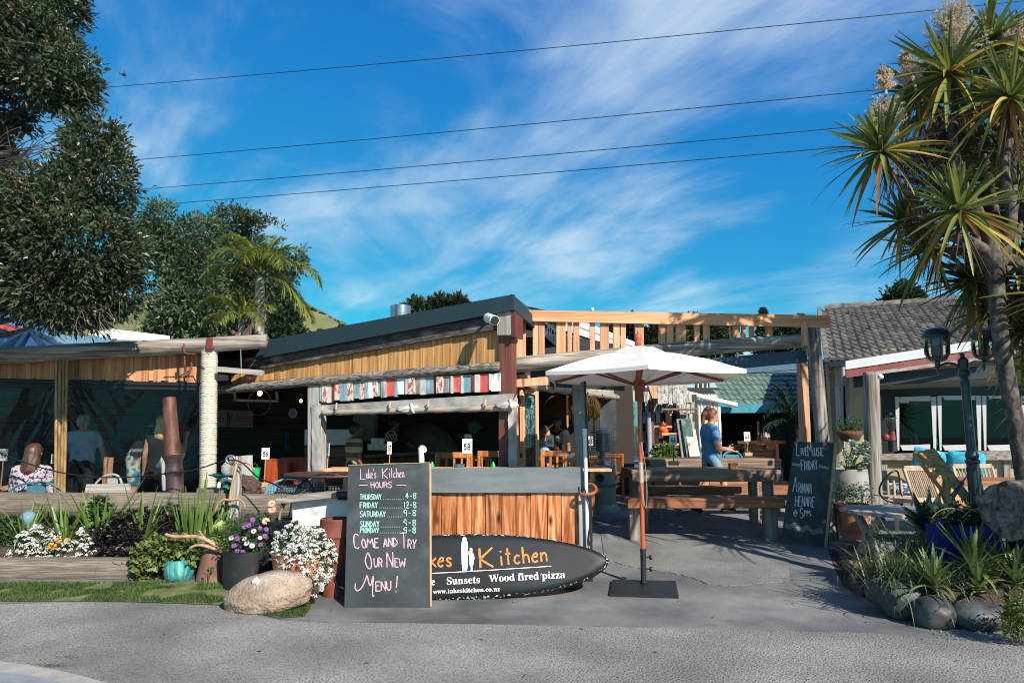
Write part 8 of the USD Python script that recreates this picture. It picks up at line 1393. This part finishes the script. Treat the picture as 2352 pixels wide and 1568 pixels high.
for i, (x, y, lab) in enumerate([(1632, 1278, 'small green bottle left on the counter top'), (1825, 1275, 'teal bowl on the counter top'), (2070, 1272, 'green bottle at the right end of the counter top')]):
    q = P(*z2(x, y + 6), 7.35); q[2] = 1.135; obj('bowl' if i == 1 else 'bottle', lathe([(0, 0), (.045, 0), (.06, .05), (0, .05)] if i == 1 else [(0, 0), (.02, 0), (.022, .04), (.01, .06), (.01, .075), (0, .075)], 14, q), UsdShade.Material.Get(stage, LK + 'green_plastic') if i != 1 else UsdShade.Material.Get(stage, LK + 'teal_glass'), smooth=40, label=lab, cat='bowl' if i == 1 else 'bottle')
t = thing('drain_spout', 'white plastic pipe with a hooked spout behind the hours board', 'pipe', P(*z2(1560, 1262), 7.3)); obj('pipe', cyl(P(*z2(1552, 1150), 7.3), P(*z2(1562, 1400), 7.3), .028), m_white, t); obj('hook', tube(spline([P(*z2(1548, 1150), 7.3), P(*z2(1575, 1152), 7.3), P(*z2(1584, 1170), 7.3), P(*z2(1575, 1183), 7.3)], 14), .014, 8), m_white, t)
# thatch and hanging paddle
k = 2600; a = r.random(k); base = np.array([P(*b6(400 + 430 * x, 352 + 8 * x + 6 * r.random()), 11.0 + .5 * r.random()) for x in a]); dv = np.column_stack([r.normal(-.35 + .55 * a, .22), np.full(k, -.5) + r.normal(0, .2, k), np.full(k, -.55)])
obj('thatch_awning', blades(base, dv, r.uniform(.12, .30, k), np.full(k, .012), r.uniform(.2, .7, k), 4), leafm('dry_thatch', [(0, C('6d5228')), (.5, C('9a7a42')), (1, C('bfa062'))], .2, .8, .2), label='fringe of dry straw thatch over the indoor bar', cat='thatch', kind='stuff')
obj('hanging_paddle', slab([P(*b6(545, 350), 9.0), P(*b6(566, 350), 9.0), P(*b6(570, 660), 9.0), P(*b6(560, 682), 9.0), P(*b6(552, 660), 9.0)], (0, -1, 0), .03), m_orangew, label='long orange wooden paddle hanging in the side doorway', cat='paddle')
t = thing('menu_board', 'dark menu board with faint chalk lines behind the heater', 'menu board', P(*b6(970, 520), 13.2)); obj('board', slab([P(*b6(885, 385), 13.0), P(*b6(1052, 395), 13.0), P(*b6(1052, 800), 13.0), P(*b6(885, 800), 13.0)], (0, -1, 0), .03), m_board, t)
# wooden bar box, chair, plants in the courtyard
by = lambda x, y, d: P(*b7(x, y), d); t = thing('wooden_bar', 'small varnished wooden bar standing in front of the dark open building', 'bar', by(1080, 930, 13.6) * (1, 1, 0) + (0, 0, .34)); obj('top', beam(by(910, 800, 13.6), by(1245, 796, 13.6), .5, .06), m_orangew, t)
for k in range(3): y = 820 + k * 42; obj('board', slab([by(950, y, 13.5), by(1208, y, 13.5), by(1210, y + 40, 13.5), by(952, y + 40, 13.5)], (0, -1, 0), .04), m_bench, t)
for x in (950, 1205): obj('post', beam(by(x, 805, 13.47), by(x + 2, 1010, 13.47), .06, .06), m_orangew, t)
obj('patch_board', slab([by(1115, 805, 13.42), by(1195, 805, 13.42), by(1195, 858, 13.42), by(1115, 858, 13.42)], (0, -1, 0), .03), m_orangew, t); obj('pole', cyl(by(1050, 790, 13.55), by(1050, 620, 13.55), .02), m_orangew, t)
t = thing('teal_chair', 'rounded teal metal chair back behind the second picnic table', 'chair', by(830, 1000, 12.7) * (1, 1, 0) + (0, 0, .34)); cb_ = by(830, 880, 12.7)
obj('back_frame', tube(spline([by(762, 1050, 12.7), by(762, 900, 12.7), by(800, 880, 12.75), by(870, 885, 12.75), by(905, 915, 12.7), by(925, 1050, 12.7)], 30), .016, 7), UsdShade.Material.Get(stage, LK + 'teal_paint'), t); obj('back_panel', slab([by(768, 900, 12.72), by(900, 905, 12.72), by(912, 950, 12.72), by(768, 950, 12.72)], (0, -1, 0), .01), UsdShade.Material.Get(stage, LK + 'teal_paint'), t); obj('seat', box((cb_[0], 12.95, .78), (.45, .42, .02)), UsdShade.Material.Get(stage, LK + 'teal_paint'), t)
q = by(245, 985, 12.8); t = thing('hut_plant', 'leafy potted plant with yellowish leaves under the hut shelf', 'plant', q); obj('pot', lathe([(0, -.25), (.12, -.25), (.16, .0), (.14, 0), (0, -.03)], 18, q), m_terra, t, 40); obj('leaves', mound([(1515, 1040, 14), (1530, 1035, 16), (1520, 1052, 16), (1540, 1050, 14), (1508, 1055, 10)], 12.8, 130, .09, .04, None, 99), leafm('hut_leaf', [(0, C('4f6630')), (.6, C('8a9448')), (1, C('c9a878'))], .25, .5, .3), t, kind='stuff')
q = P(*b3(1180, 1200), 10.2); t = thing('white_armchair', 'white framed outdoor chair behind the plastic curtain', 'chair', q * (1, 1, 0) + (0, 0, .3)); obj('back_frame', tube(spline([P(*b3(1030, 1420), 9.3), P(*b3(1060, 1240), 9.3), P(*b3(1150, 1172), 9.3), P(*b3(1290, 1172), 9.3), P(*b3(1325, 1230), 9.3), P(*b3(1330, 1420), 9.3)], 30), .016, 7), m_white, t, True); obj('back_panel', slab([P(*b3(1180, 1190), 9.32), P(*b3(1290, 1190), 9.32), P(*b3(1285, 1330), 9.32), P(*b3(1172, 1330), 9.32)], (0, -1, 0), .01), m_white, t); obj('seat', box((q[0] * .92, 9.55, .68), (.45, .45, .03)), m_white, t)
for i, x in enumerate((1165, 1215)): obj('timber_stake', beam(P(*b3(x, 965 + 4 * i), 9.6), P(*b3(x - 25, 1300), 9.6), .06, .04), m_firz, label=['left of two brown timber stakes by the man in the pale T-shirt', 'right of two brown timber stakes by the man in the pale T-shirt'][i], cat='stake')
obj('white_stake', cat(beam(P(*b4(455, 960), 9.3), P(*b4(460, 1330), 9.3), .09, .04), beam(P(*b4(460, 960), 9.28), P(*b4(385, 1075), 9.28), .09, .04)), m_white, label='white painted wooden stake with a slanted arm left of the iron flue', cat='stake')

# ================================================================ PEOPLE
def hullchain(bones, n=14):
    out = []
    for grp in bones:                                   # each group: (point, radius) pairs whose spheres are wrapped together
        out.append(m3.Manifold.batch_hull([m3.Manifold.sphere(float(rad), n).translate([float(x) for x in p]) for p, rad in grp]))
    return m3.Manifold.batch_boolean(out, m3.OpType.Add)
def fair(m, ln=.022, it=8):
    t = trimesh.Trimesh(*man(m.refine_to_length(ln)), process=False); t.merge_vertices(); trimesh.smoothing.filter_taubin(t, .5, -.53, it); return tri(t)
m_skin = tex('skin', [C('b98468', .9), C('c99478', .9)], 12, rough=.55, spec=.35); m_skin2 = tex('tanned_skin', [C('8a5a42', .9), C('9c6a4e', .9)], 12, rough=.55, spec=.35); m_eyew = plain('eye_white', C('d5d2cc'), .3); m_iris = plain('iris', C('2b211b'), .2); m_lip = plain('lips', C('a35a52'), .5)
def person(label, foot, height, yaw, pose={}, shirt=None, shorts=None, hair=None, skin=None, sleeves=.55, hem=.48, leg_cover=.5, hairstyle='short', seated=False, shoes=True, skirt=None, group=None):
    """One body as a continuous figure with clothes and hair as parts. pose: joint -> (x, y, z) in heights, x to the figure's right, y forward."""
    J = {'pelvis': (0, 0, .53), 'waist': (0, .0, .61), 'chest': (0, -.005, .735), 'neck': (0, .0, .835), 'head': (0, .012, .925)}
    for s, n in ((1, 'R'), (-1, 'L')):
        J.update({f'hip{n}': (s * .05, 0, .51), f'knee{n}': (s * .055, .012, .28), f'ankle{n}': (s * .055, -.012, .045), f'toe{n}': (s * .062, .085, .018), f'sho{n}': (s * .105, -.005, .805), f'elb{n}': (s * .135, -.015, .63), f'wri{n}': (s * .14, .035, .485)})
    J.update(pose); H = height; a = math.radians(yaw); Rm = np.array([[math.cos(a), -math.sin(a), 0], [math.sin(a), math.cos(a), 0], [0, 0, 1]]); foot = np.asarray(foot, float)
    W = {k: Rm @ (np.array(v, float) * H) + foot for k, v in J.items()}; fwd, rt = Rm @ np.array([0, 1., 0]), Rm @ np.array([1., 0, 0])
    t = thing('person', label, 'person', foot, group); skin = skin or m_skin; h = H
    def side(k, d): return [W[k] + rt * d * h, W[k] - rt * d * h]
    B = [[(p, .060 * h) for p in side('pelvis', .045)] + [(p, .055 * h) for p in side('waist', .035)], [(p, .055 * h) for p in side('waist', .035)] + [(p, .062 * h) for p in side('chest', .05)], [(p, .062 * h) for p in side('chest', .05)] + [(W['shoR'], .036 * h), (W['shoL'], .036 * h), (W['neck'], .034 * h)], [(W['neck'] - (0, 0, .02 * h), .032 * h), (W['head'] - (0, 0, .04 * h), .030 * h)]]
    for n in 'RL':
        B += [[(W[f'hip{n}'], .058 * h), (W[f'knee{n}'], .034 * h)], [(W[f'knee{n}'], .033 * h), (W[f'knee{n}'] * .6 + W[f'ankle{n}'] * .4 - fwd * .008 * h, .034 * h), (W[f'ankle{n}'], .021 * h)], [(W[f'ankle{n}'] - fwd * .012 * h, .021 * h), (W[f'toe{n}'], .016 * h), (W[f'ankle{n}'], .022 * h)],
              [(W[f'sho{n}'], .034 * h), (W[f'elb{n}'], .025 * h)], [(W[f'elb{n}'], .0245 * h), (W[f'elb{n}'] * .7 + W[f'wri{n}'] * .3, .0245 * h), (W[f'wri{n}'], .0165 * h)]]
        d = unit(W[f'wri{n}'] - W[f'elb{n}']); s = unit(np.cross(d, fwd + np.array([0, 0, .3]))) ; s = s if abs(np.dot(s, d)) < .5 else rt; p = np.cross(d, s); w = W[f'wri{n}']; kn = w + d * .05 * h; cu = unit(p * (1 if np.dot(p, fwd) > 0 else -1))
        B.append([(w, .0145 * h), (kn + s * .017 * h, .009 * h), (kn - s * .017 * h, .009 * h)])
        for i, (o, L) in enumerate(((-.018, .036), (-.006, .042), (.006, .040), (.018, .032))):
            k0 = kn + s * o * h; k1 = k0 + (d * .85 + cu * .35) * L * .55 * h; k2 = k1 + (d * .5 + cu * .85) * L * .5 * h; B += [[(k0, .0058 * h), (k1, .0052 * h)], [(k1, .0052 * h), (k2, .0045 * h)]]
        th = w + d * .015 * h + s * .014 * h; B += [[(th, .008 * h), (th + (d * .5 + s * .6 + cu * .4) * .03 * h, .0062 * h)], [(th + (d * .5 + s * .6 + cu * .4) * .03 * h, .0062 * h), (th + (d * .9 + s * .4 + cu * .6) * .05 * h, .005 * h)]]
    hd = W['head']; up = unit(hd - W['neck']); up = unit(up + (0, 0, .8)); look = pose.get('look'); hf = unit(Rm @ np.array(look)) if look is not None else fwd; hf = unit(hf - up * np.dot(hf, up)); hr = np.cross(hf, up)
    hp_ = lambda x, y, z: hd + (hr * x + hf * y + up * z) * h
    B += [[(hp_(0, -.008, .018), .054 * h), (hp_(0, .012, .012), .050 * h)], [(hp_(0, .012, .005), .047 * h), (hp_(0, .028, -.045), .022 * h), (hp_(0, .030, -.052), .017 * h), (hp_(0, -.005, -.02), .045 * h)], [(hp_(0, .052, .010), .007 * h), (hp_(0, .068, -.016), .0085 * h), (hp_(0, .052, -.02), .010 * h)]]
    for s in (-1, 1): B.append([(hp_(s * .050, -.004, .012), .010 * h), (hp_(s * .050, -.006, -.012), .007 * h), (hp_(s * .053, -.012, .008), .008 * h)])
    obj('body', fair(hullchain(B, 12), .02, 6), skin, t, True)
    for s in (-1, 1): e = obj('eye', ball(hp_(s * .020, .0515, .008), .0085 * h, 1), m_eyew, t, True); obj('iris', ball(hp_(s * .020, .0515 + .0045, .008), .0052 * h, 1), m_iris, e, True)
    obj('mouth', ball(hp_(0, .0505, -.036), np.array([.012, .012, .004]) * h, 2), m_lip, t, True)
    if shirt is not None:
        S = [[(p, .066 * h) for p in side('pelvis', .05)] + [(p, .062 * h) for p in side('waist', .042)], [(p, .062 * h) for p in side('waist', .042)] + [(p, .070 * h) for p in side('chest', .052)], [(p, .070 * h) for p in side('chest', .052)] + [(W['shoR'], .044 * h), (W['shoL'], .044 * h), (W['neck'] - (0, 0, .03 * h), .034 * h)]]
        for n in 'RL': e = W[f'sho{n}'] + (W[f'elb{n}'] - W[f'sho{n}']) * min(sleeves, 1.0); S.append([(W[f'sho{n}'], .044 * h), (e, .038 * h)]); 
        if sleeves > 1:
            for n in 'RL': S.append([(W[f'elb{n}'], .036 * h), (W[f'elb{n}'] + (W[f'wri{n}'] - W[f'elb{n}']) * .92, .027 * h)])
        g = hullchain(S, 16)
        if not seated: g = g.trim_by_plane([0, 0, 1], float(foot[2] + hem * h))
        m = fair(g, .025, 5); m = (m[0] + .012 * (meshkit.fbm(m[0] * 14, 3, 7)[:, None] - .5), m[1]); obj('shirt', m, shirt, t, True)
    if shorts is not None:
        S = [[(p, .068 * h) for p in side('pelvis', .048)] + [(p, .060 * h) for p in side('waist', .040)]]
        for n in 'RL': S.append([(W[f'hip{n}'], .066 * h), (W[f'hip{n}'] + (W[f'knee{n}'] - W[f'hip{n}']) * leg_cover, .052 * h)])
        if leg_cover >= 1:
            for n in 'RL': S.append([(W[f'knee{n}'], .045 * h), (W[f'ankle{n}'], .034 * h)])
        obj('trousers' if leg_cover >= 1 else 'shorts', fair(hullchain(S, 16), .025, 4), shorts, t, True)
    if skirt is not None:
        z0 = W['waist'][2]; pr = [(.066 * h * 1.3, 0), (.1 * h, .07 * h), (.12 * h, .2 * h)]; obj('dress', fair(hullchain([[(p, .075 * h) for p in side('pelvis', .05)] + [(p - (0, 0, .2 * h), .09 * h) for p in side('pelvis', .06)], [(p, .066 * h) for p in side('waist', .04)] + [(p, .075 * h) for p in side('pelvis', .05)], [(p, .066 * h) for p in side('waist', .04)] + [(p, .072 * h) for p in side('chest', .05)], [(p, .072 * h) for p in side('chest', .05)] + [(W['shoR'], .042 * h), (W['shoL'], .042 * h)]], 14), .025, 5), skirt, t, True)
    if shoes:
        for n in 'RL': obj('shoe', fair(hullchain([[(W[f'ankle{n}'] - fwd * .02 * h - (0, 0, .015 * h), .026 * h), (W[f'toe{n}'] + (0, 0, .004 * h), .021 * h)]], 12), .02, 3), m_black, t, True)
    if hair is not None:
        cap = hullchain([[(hp_(0, -.012, .026), .061 * h), (hp_(0, -.02, -.005), .056 * h)]], 18).trim_by_plane([float(x) for x in unit(-hf + up * .95)], float(np.dot(hp_(0, .030, .030), unit(-hf + up * .95)))); G_ = [cap]
        if hairstyle == 'long': G_.append(hullchain([[(hp_(0, -.03, .02), .052 * h), (hp_(s * .03, -.035, -.07), .034 * h)] for s in (-1, 1)] + [[(hp_(0, -.035, -.02), .05 * h), (hp_(0, -.05, -.125), .042 * h)]] + [[(hp_(s * .03, -.035, -.05), .036 * h), (hp_(s * .035, -.045, -.13), .026 * h)] for s in (-1, 1)], 14))
        if hairstyle == 'ponytail': G_.append(hullchain([[(hp_(0, -.035, .065), .024 * h), (hp_(0, -.06, .062), .026 * h)], [(hp_(0, -.06, .062), .026 * h), (hp_(0, -.085, .0), .028 * h)], [(hp_(0, -.085, .0), .028 * h), (hp_(0, -.082, -.09), .016 * h)]], 12))
        if hairstyle == 'bun': G_.append(hullchain([[(hp_(0, -.05, .03), .03 * h), (hp_(0, -.065, .02), .026 * h)]], 12))
        m = fair(m3.Manifold.batch_boolean(G_, m3.OpType.Add), .016, 3); m = (m[0] + .010 * (meshkit.fbm(m[0] * np.array([60, 60, 12]), 3, 3)[:, None] - .5), m[1]); obj('hair', m, hair, t, True)
    return t, W
def hairm(n, a, b): return tex(n, [C(a), C(b)], 1.0, (60, 60, 7), detail=5, rough=.45, spec=.5, bump=.4)
h_brown, h_auburn, h_blond, h_dark, h_grey = hairm('brown_hair', '2c1c12', '5a3b26'), hairm('auburn_hair', '5c3320', '9a5f3c'), hairm('blond_hair', 'a5804a', 'd8b981'), hairm('dark_hair', '120e0c', '2c2420'), hairm('grey_hair', '6d6a66', 'a8a5a0')
m_bluetee = tex('blue_tee', [C('3f78a6'), C('5b93bd')], 6, detail=5, rough=.85); m_blackc = plain('black_cloth', C('1b1c1f'), .9); m_denim = tex('denim', [C('33506b'), C('4c6a86')], 40, rough=.9); m_khaki = plain('pale_shorts', C('6f93a8'), .9)
# waitress crossing the courtyard with two bowls
d = 10.75; u = 1634; g = np.array([P(u, 1100, d)[0], d, zg(d)]); hgt = P(1640, 934, d)[2] - g[2] - .02
t, Wt = person('waitress in a blue T-shirt with a ponytail carrying bowls between the picnic tables', g, hgt, -82, {'elbR': (.15, .0, .62), 'wriR': (.08, .17, .60), 'elbL': (-.15, .02, .62), 'wriL': (-.07, .20, .61), 'hipR': (.05, .01, .51), 'kneeR': (.055, .10, .30), 'ankleR': (.055, .10, .05), 'toeR': (.06, .19, .03), 'kneeL': (-.055, -.03, .28), 'ankleL': (-.055, -.16, .07), 'toeL': (-.06, -.09, .018), 'head': (0, .03, .922), 'look': (0.0, .93, -.38)}, m_bluetee, m_khaki, h_auburn, leg_cover=.42, hairstyle='ponytail')
pv_ = Wt['pelvis']; fwd_ = np.array([math.cos(math.radians(8)), math.sin(math.radians(8)) * .0, 0]); obj('apron', fair(hullchain([[(pv_ + (.03, -.03, .05), .085 * hgt * .8), (pv_ + (.045, -.05, -.13), .082 * hgt * .8), (pv_ + (.03, .07, -.10), .075 * hgt * .8)]], 14), .03, 3), m_blackc, t, True)
for i, n in enumerate('RL'):
    q = Wt['wri' + n] + (.13, .0, .015); tt = thing('bowl', ['dark bowl of salad in the near hand of the waitress', 'dark bowl of food in the far hand of the waitress'][i], 'bowl', q); obj('dish', lathe([(0, 0), (.045, 0), (.085, .045), (.08, .045), (.04, .008), (0, .008)], 22, q), m_black, tt, True); obj('salad', leaf_mesh(q + rng(i).normal(0, .03, (60, 3)) * (1, 1, .3) + (0, 0, .045), sph(rng(i), 60), sph(rng(i), 60), np.full(60, .04), np.full(60, .03)), m_lime if i == 0 else m_pety, tt, kind='stuff')
# woman in stripes in the kitchen
m_str = tex('beige_stripes', [(0, C('7a6242')), (.46, C('86704e')), (.54, C('c2ab84')), (1, C('cdb892'))], 1.0, (.01, .01, 30), detail=0, rough=.9)
d = 9.9; q = P(816, 968, d); person('woman in a beige striped T-shirt with a dark apron inside the restaurant', (q[0], d, .34), q[2] - .36, -50, {'look': (.25, 1, 0)}, m_str, m_blackc, h_dark, m_skin2, hairstyle='bun', leg_cover=1.0)
d = 11.55; q = P(905, 956, d); t, Wc = person('cook in a black T-shirt with a round white back print at the pizza oven', (q[0], d, .34), q[2] - .36, -12, {'elbR': (.16, .09, .68), 'wriR': (.19, .25, .66), 'look': (.6, 1, -.2)}, m_blackc, m_blackc, h_dark, m_skin2, leg_cover=1.0)
cc = P(899, 1003, d - .16); pc = Pl(cc, (0, -1, 0)); lo_ = [ribbon(np.array([cc + (.09 * math.cos(a), -.01, .09 * math.sin(a)) for a in np.linspace(.4, 5.9, 40)]), .008, np.array([0, -1., 0])), ribbon(np.array([cc + (-.10 + .20 * s, -.012, .03 + .022 * math.sin(s * 26)) for s in np.linspace(0, 1, 50)]), .007, np.array([0, -1., 0])), ribbon(np.array([cc + (-.07 + .18 * s, -.012, -.025 + .022 * math.sin(s * 24)) for s in np.linspace(0, 1, 50)]), .007, np.array([0, -1., 0]))]
obj('back_print', cat(lo_), m_wl, t, kind='stuff')
# guests by the side door
d = 10.4; q = P(1283, 1000, d); sit = {'hipR': (.06, 0, .26), 'hipL': (-.06, 0, .26), 'pelvis': (0, 0, .28), 'waist': (0, .0, .36), 'chest': (0, .0, .485), 'neck': (0, .01, .585), 'head': (0, .02, .675), 'shoR': (.105, 0, .555), 'shoL': (-.105, 0, .555), 'elbR': (.14, .04, .39), 'wriR': (.10, .17, .40), 'elbL': (-.14, .04, .39), 'wriL': (-.10, .17, .40), 'kneeR': (.07, .26, .27), 'kneeL': (-.07, .26, .27), 'ankleR': (.07, .25, .04), 'ankleL': (-.07, .25, .04), 'toeR': (.07, .34, .018), 'toeL': (-.07, .34, .018)}
person('seated guest in a dark vest with blue sleeves beside sign 66', (q[0] - .02, d, .36), (q[2] - .36) / .735, 70, sit, m_bluetee, m_denim, h_dark, sleeves=.9, seated=True, leg_cover=1.0)
q = P(1247, 1028, 9.75); person('guest in a grey blue shirt half hidden by the window leaf', (q[0] - .02, 9.75, .36), 1.66, -80, sit, tex('grey_blue_shirt', [C('6f8ba0'), C('88a2b5')], 6, rough=.9), m_denim, h_brown, seated=True, leg_cover=1.0)
q = P(1280, 962, 12.3); person('dark figure standing far back inside behind the seated guest', (q[0], 12.3, .34), q[2] - .30, 160, {}, m_blackc, m_blackc, h_dark, m_skin2, leg_cover=1.0)
# man with sunglasses behind the wooden bar
d = 14.2; q = P(1757, 996, d); t, Wm = person('grey haired man in dark sunglasses looking over the wooden bar', (q[0], d, .36), (q[2] - .36) / .735, 180, sit, tex('pale_shirt', [C('8a93a0'), C('a5adb8')], 6, rough=.9), m_denim, h_grey, seated=True, leg_cover=1.0); hd = Wm['head']; obj('sunglasses', cat(box(hd + (-.045, -.10, .012), (.06, .012, .035), None, .005), box(hd + (.045, -.10, .012), (.06, .012, .035), None, .005), box(hd + (0, -.10, .02), (.06, .008, .008))), m_black, t)
# people in the dining shelter
m_floral = tex('floral_blouse', [(0, C('2a2a38')), (.42, C('3a3a4c')), (.47, C('b9a3a8')), (.6, C('c9bcc2')), (.68, C('b0656a')), (.74, C('6c6f8c')), (1, C('c5bec4'))], 26, detail=3, dist=1.0, rough=.85)
d = 8.75; q = P(77, 1030, d); person('seated woman with long brown hair in a floral blouse at the left edge', (q[0], d, q[2] - .72 * 1.62), 1.62, 5, {**sit, 'head': (0, .02, .68)}, m_floral, m_blackc, h_brown, sleeves=1.2, hairstyle='long', seated=True, leg_cover=1.0)
t = thing('teal_chair', 'teal chair back of the seated woman at the left edge', 'chair', P(75, 1130, 8.55)); obj('back', cat(slab([P(62, 1112, 8.55), P(104, 1112, 8.55), P(102, 1160, 8.55), P(58, 1160, 8.55)], (0, -1, 0), .02)), plain('teal_seat_paint', C('3f6f80'), .5), t); obj('frame', tube(spline([P(20, 1165, 8.53), P(32, 1120, 8.53), P(75, 1108, 8.53), P(122, 1112, 8.53), P(138, 1165, 8.53)], 30), .014, 7), UsdShade.Material.Get(stage, LK + 'teal_seat_paint'), t); obj('seat', box((P(75, 1130, 8.75)[0], 8.75, .70), (.42, .4, .03)), UsdShade.Material.Get(stage, LK + 'teal_seat_paint'), t)
m_tie = tex('pale_blue_tee', [C('7c93a8'), C('aebccb')], 4, detail=4, rough=.9)
d = 9.9; q = P(196, 952, d); person('man in a pale blue T-shirt with his arm hanging down beside the bamboo post', (q[0], d, .30), q[2] - .30, 25, {'elbR': (.17, .02, .64), 'wriR': (.20, .10, .50), 'look': (.5, 1, 0)}, m_tie, m_blackc, h_grey, leg_cover=1.0)
m_stripe2 = tex('dark_stripes', [(0, C('20242b')), (.30, C('20242b')), (.36, C('6f7a85')), (1, C('7d8791'))], 1.0, (.02, .02, 11), detail=0, rough=.9); m_board_s = tex('patterned_board_shorts', [(0, C('2a5f73')), (.42, C('4a95a8')), (.5, C('b7c8c4')), (.6, C('c9b9a0')), (1, C('35405f'))], 7, detail=1, rough=.9)
d = 9.85; q = P(352, 958, d); person('man in a dark striped T-shirt and patterned shorts leaning forward', (P(312, 1000, d)[0], d, .30), 1.62, -62, {'waist': (0, .03, .61), 'chest': (0, .09, .72), 'neck': (0, .16, .80), 'head': (0, .22, .865), 'shoR': (.105, .12, .78), 'shoL': (-.105, .12, .78), 'elbR': (.12, .15, .60), 'wriR': (.10, .2, .46), 'elbL': (-.12, .15, .60), 'wriL': (-.10, .2, .46)}, m_stripe2, m_board_s, h_dark, leg_cover=.8)
d = 9.7; q = P(372, 955, d); person('blond woman in a black dress raising one hand behind the iron flue', (q[0] + .02, d, .30), q[2] - .30, 18, {'elbR': (.19, .05, .66), 'wriR': (.20, .12, .80)}, None, None, h_blond, hairstyle='long', skirt=m_blackc)
q = P(2, 1108, 9.0); person('person at the left border of whom only the bare forearm shows', (q[0] - .42, 9.1, .12), 1.62, -80, {**sit, 'wriR': (.10, .25, .42), 'wriL': (-.10, .26, .43)}, m_blackc, m_denim, h_dark, seated=True, leg_cover=1.0)
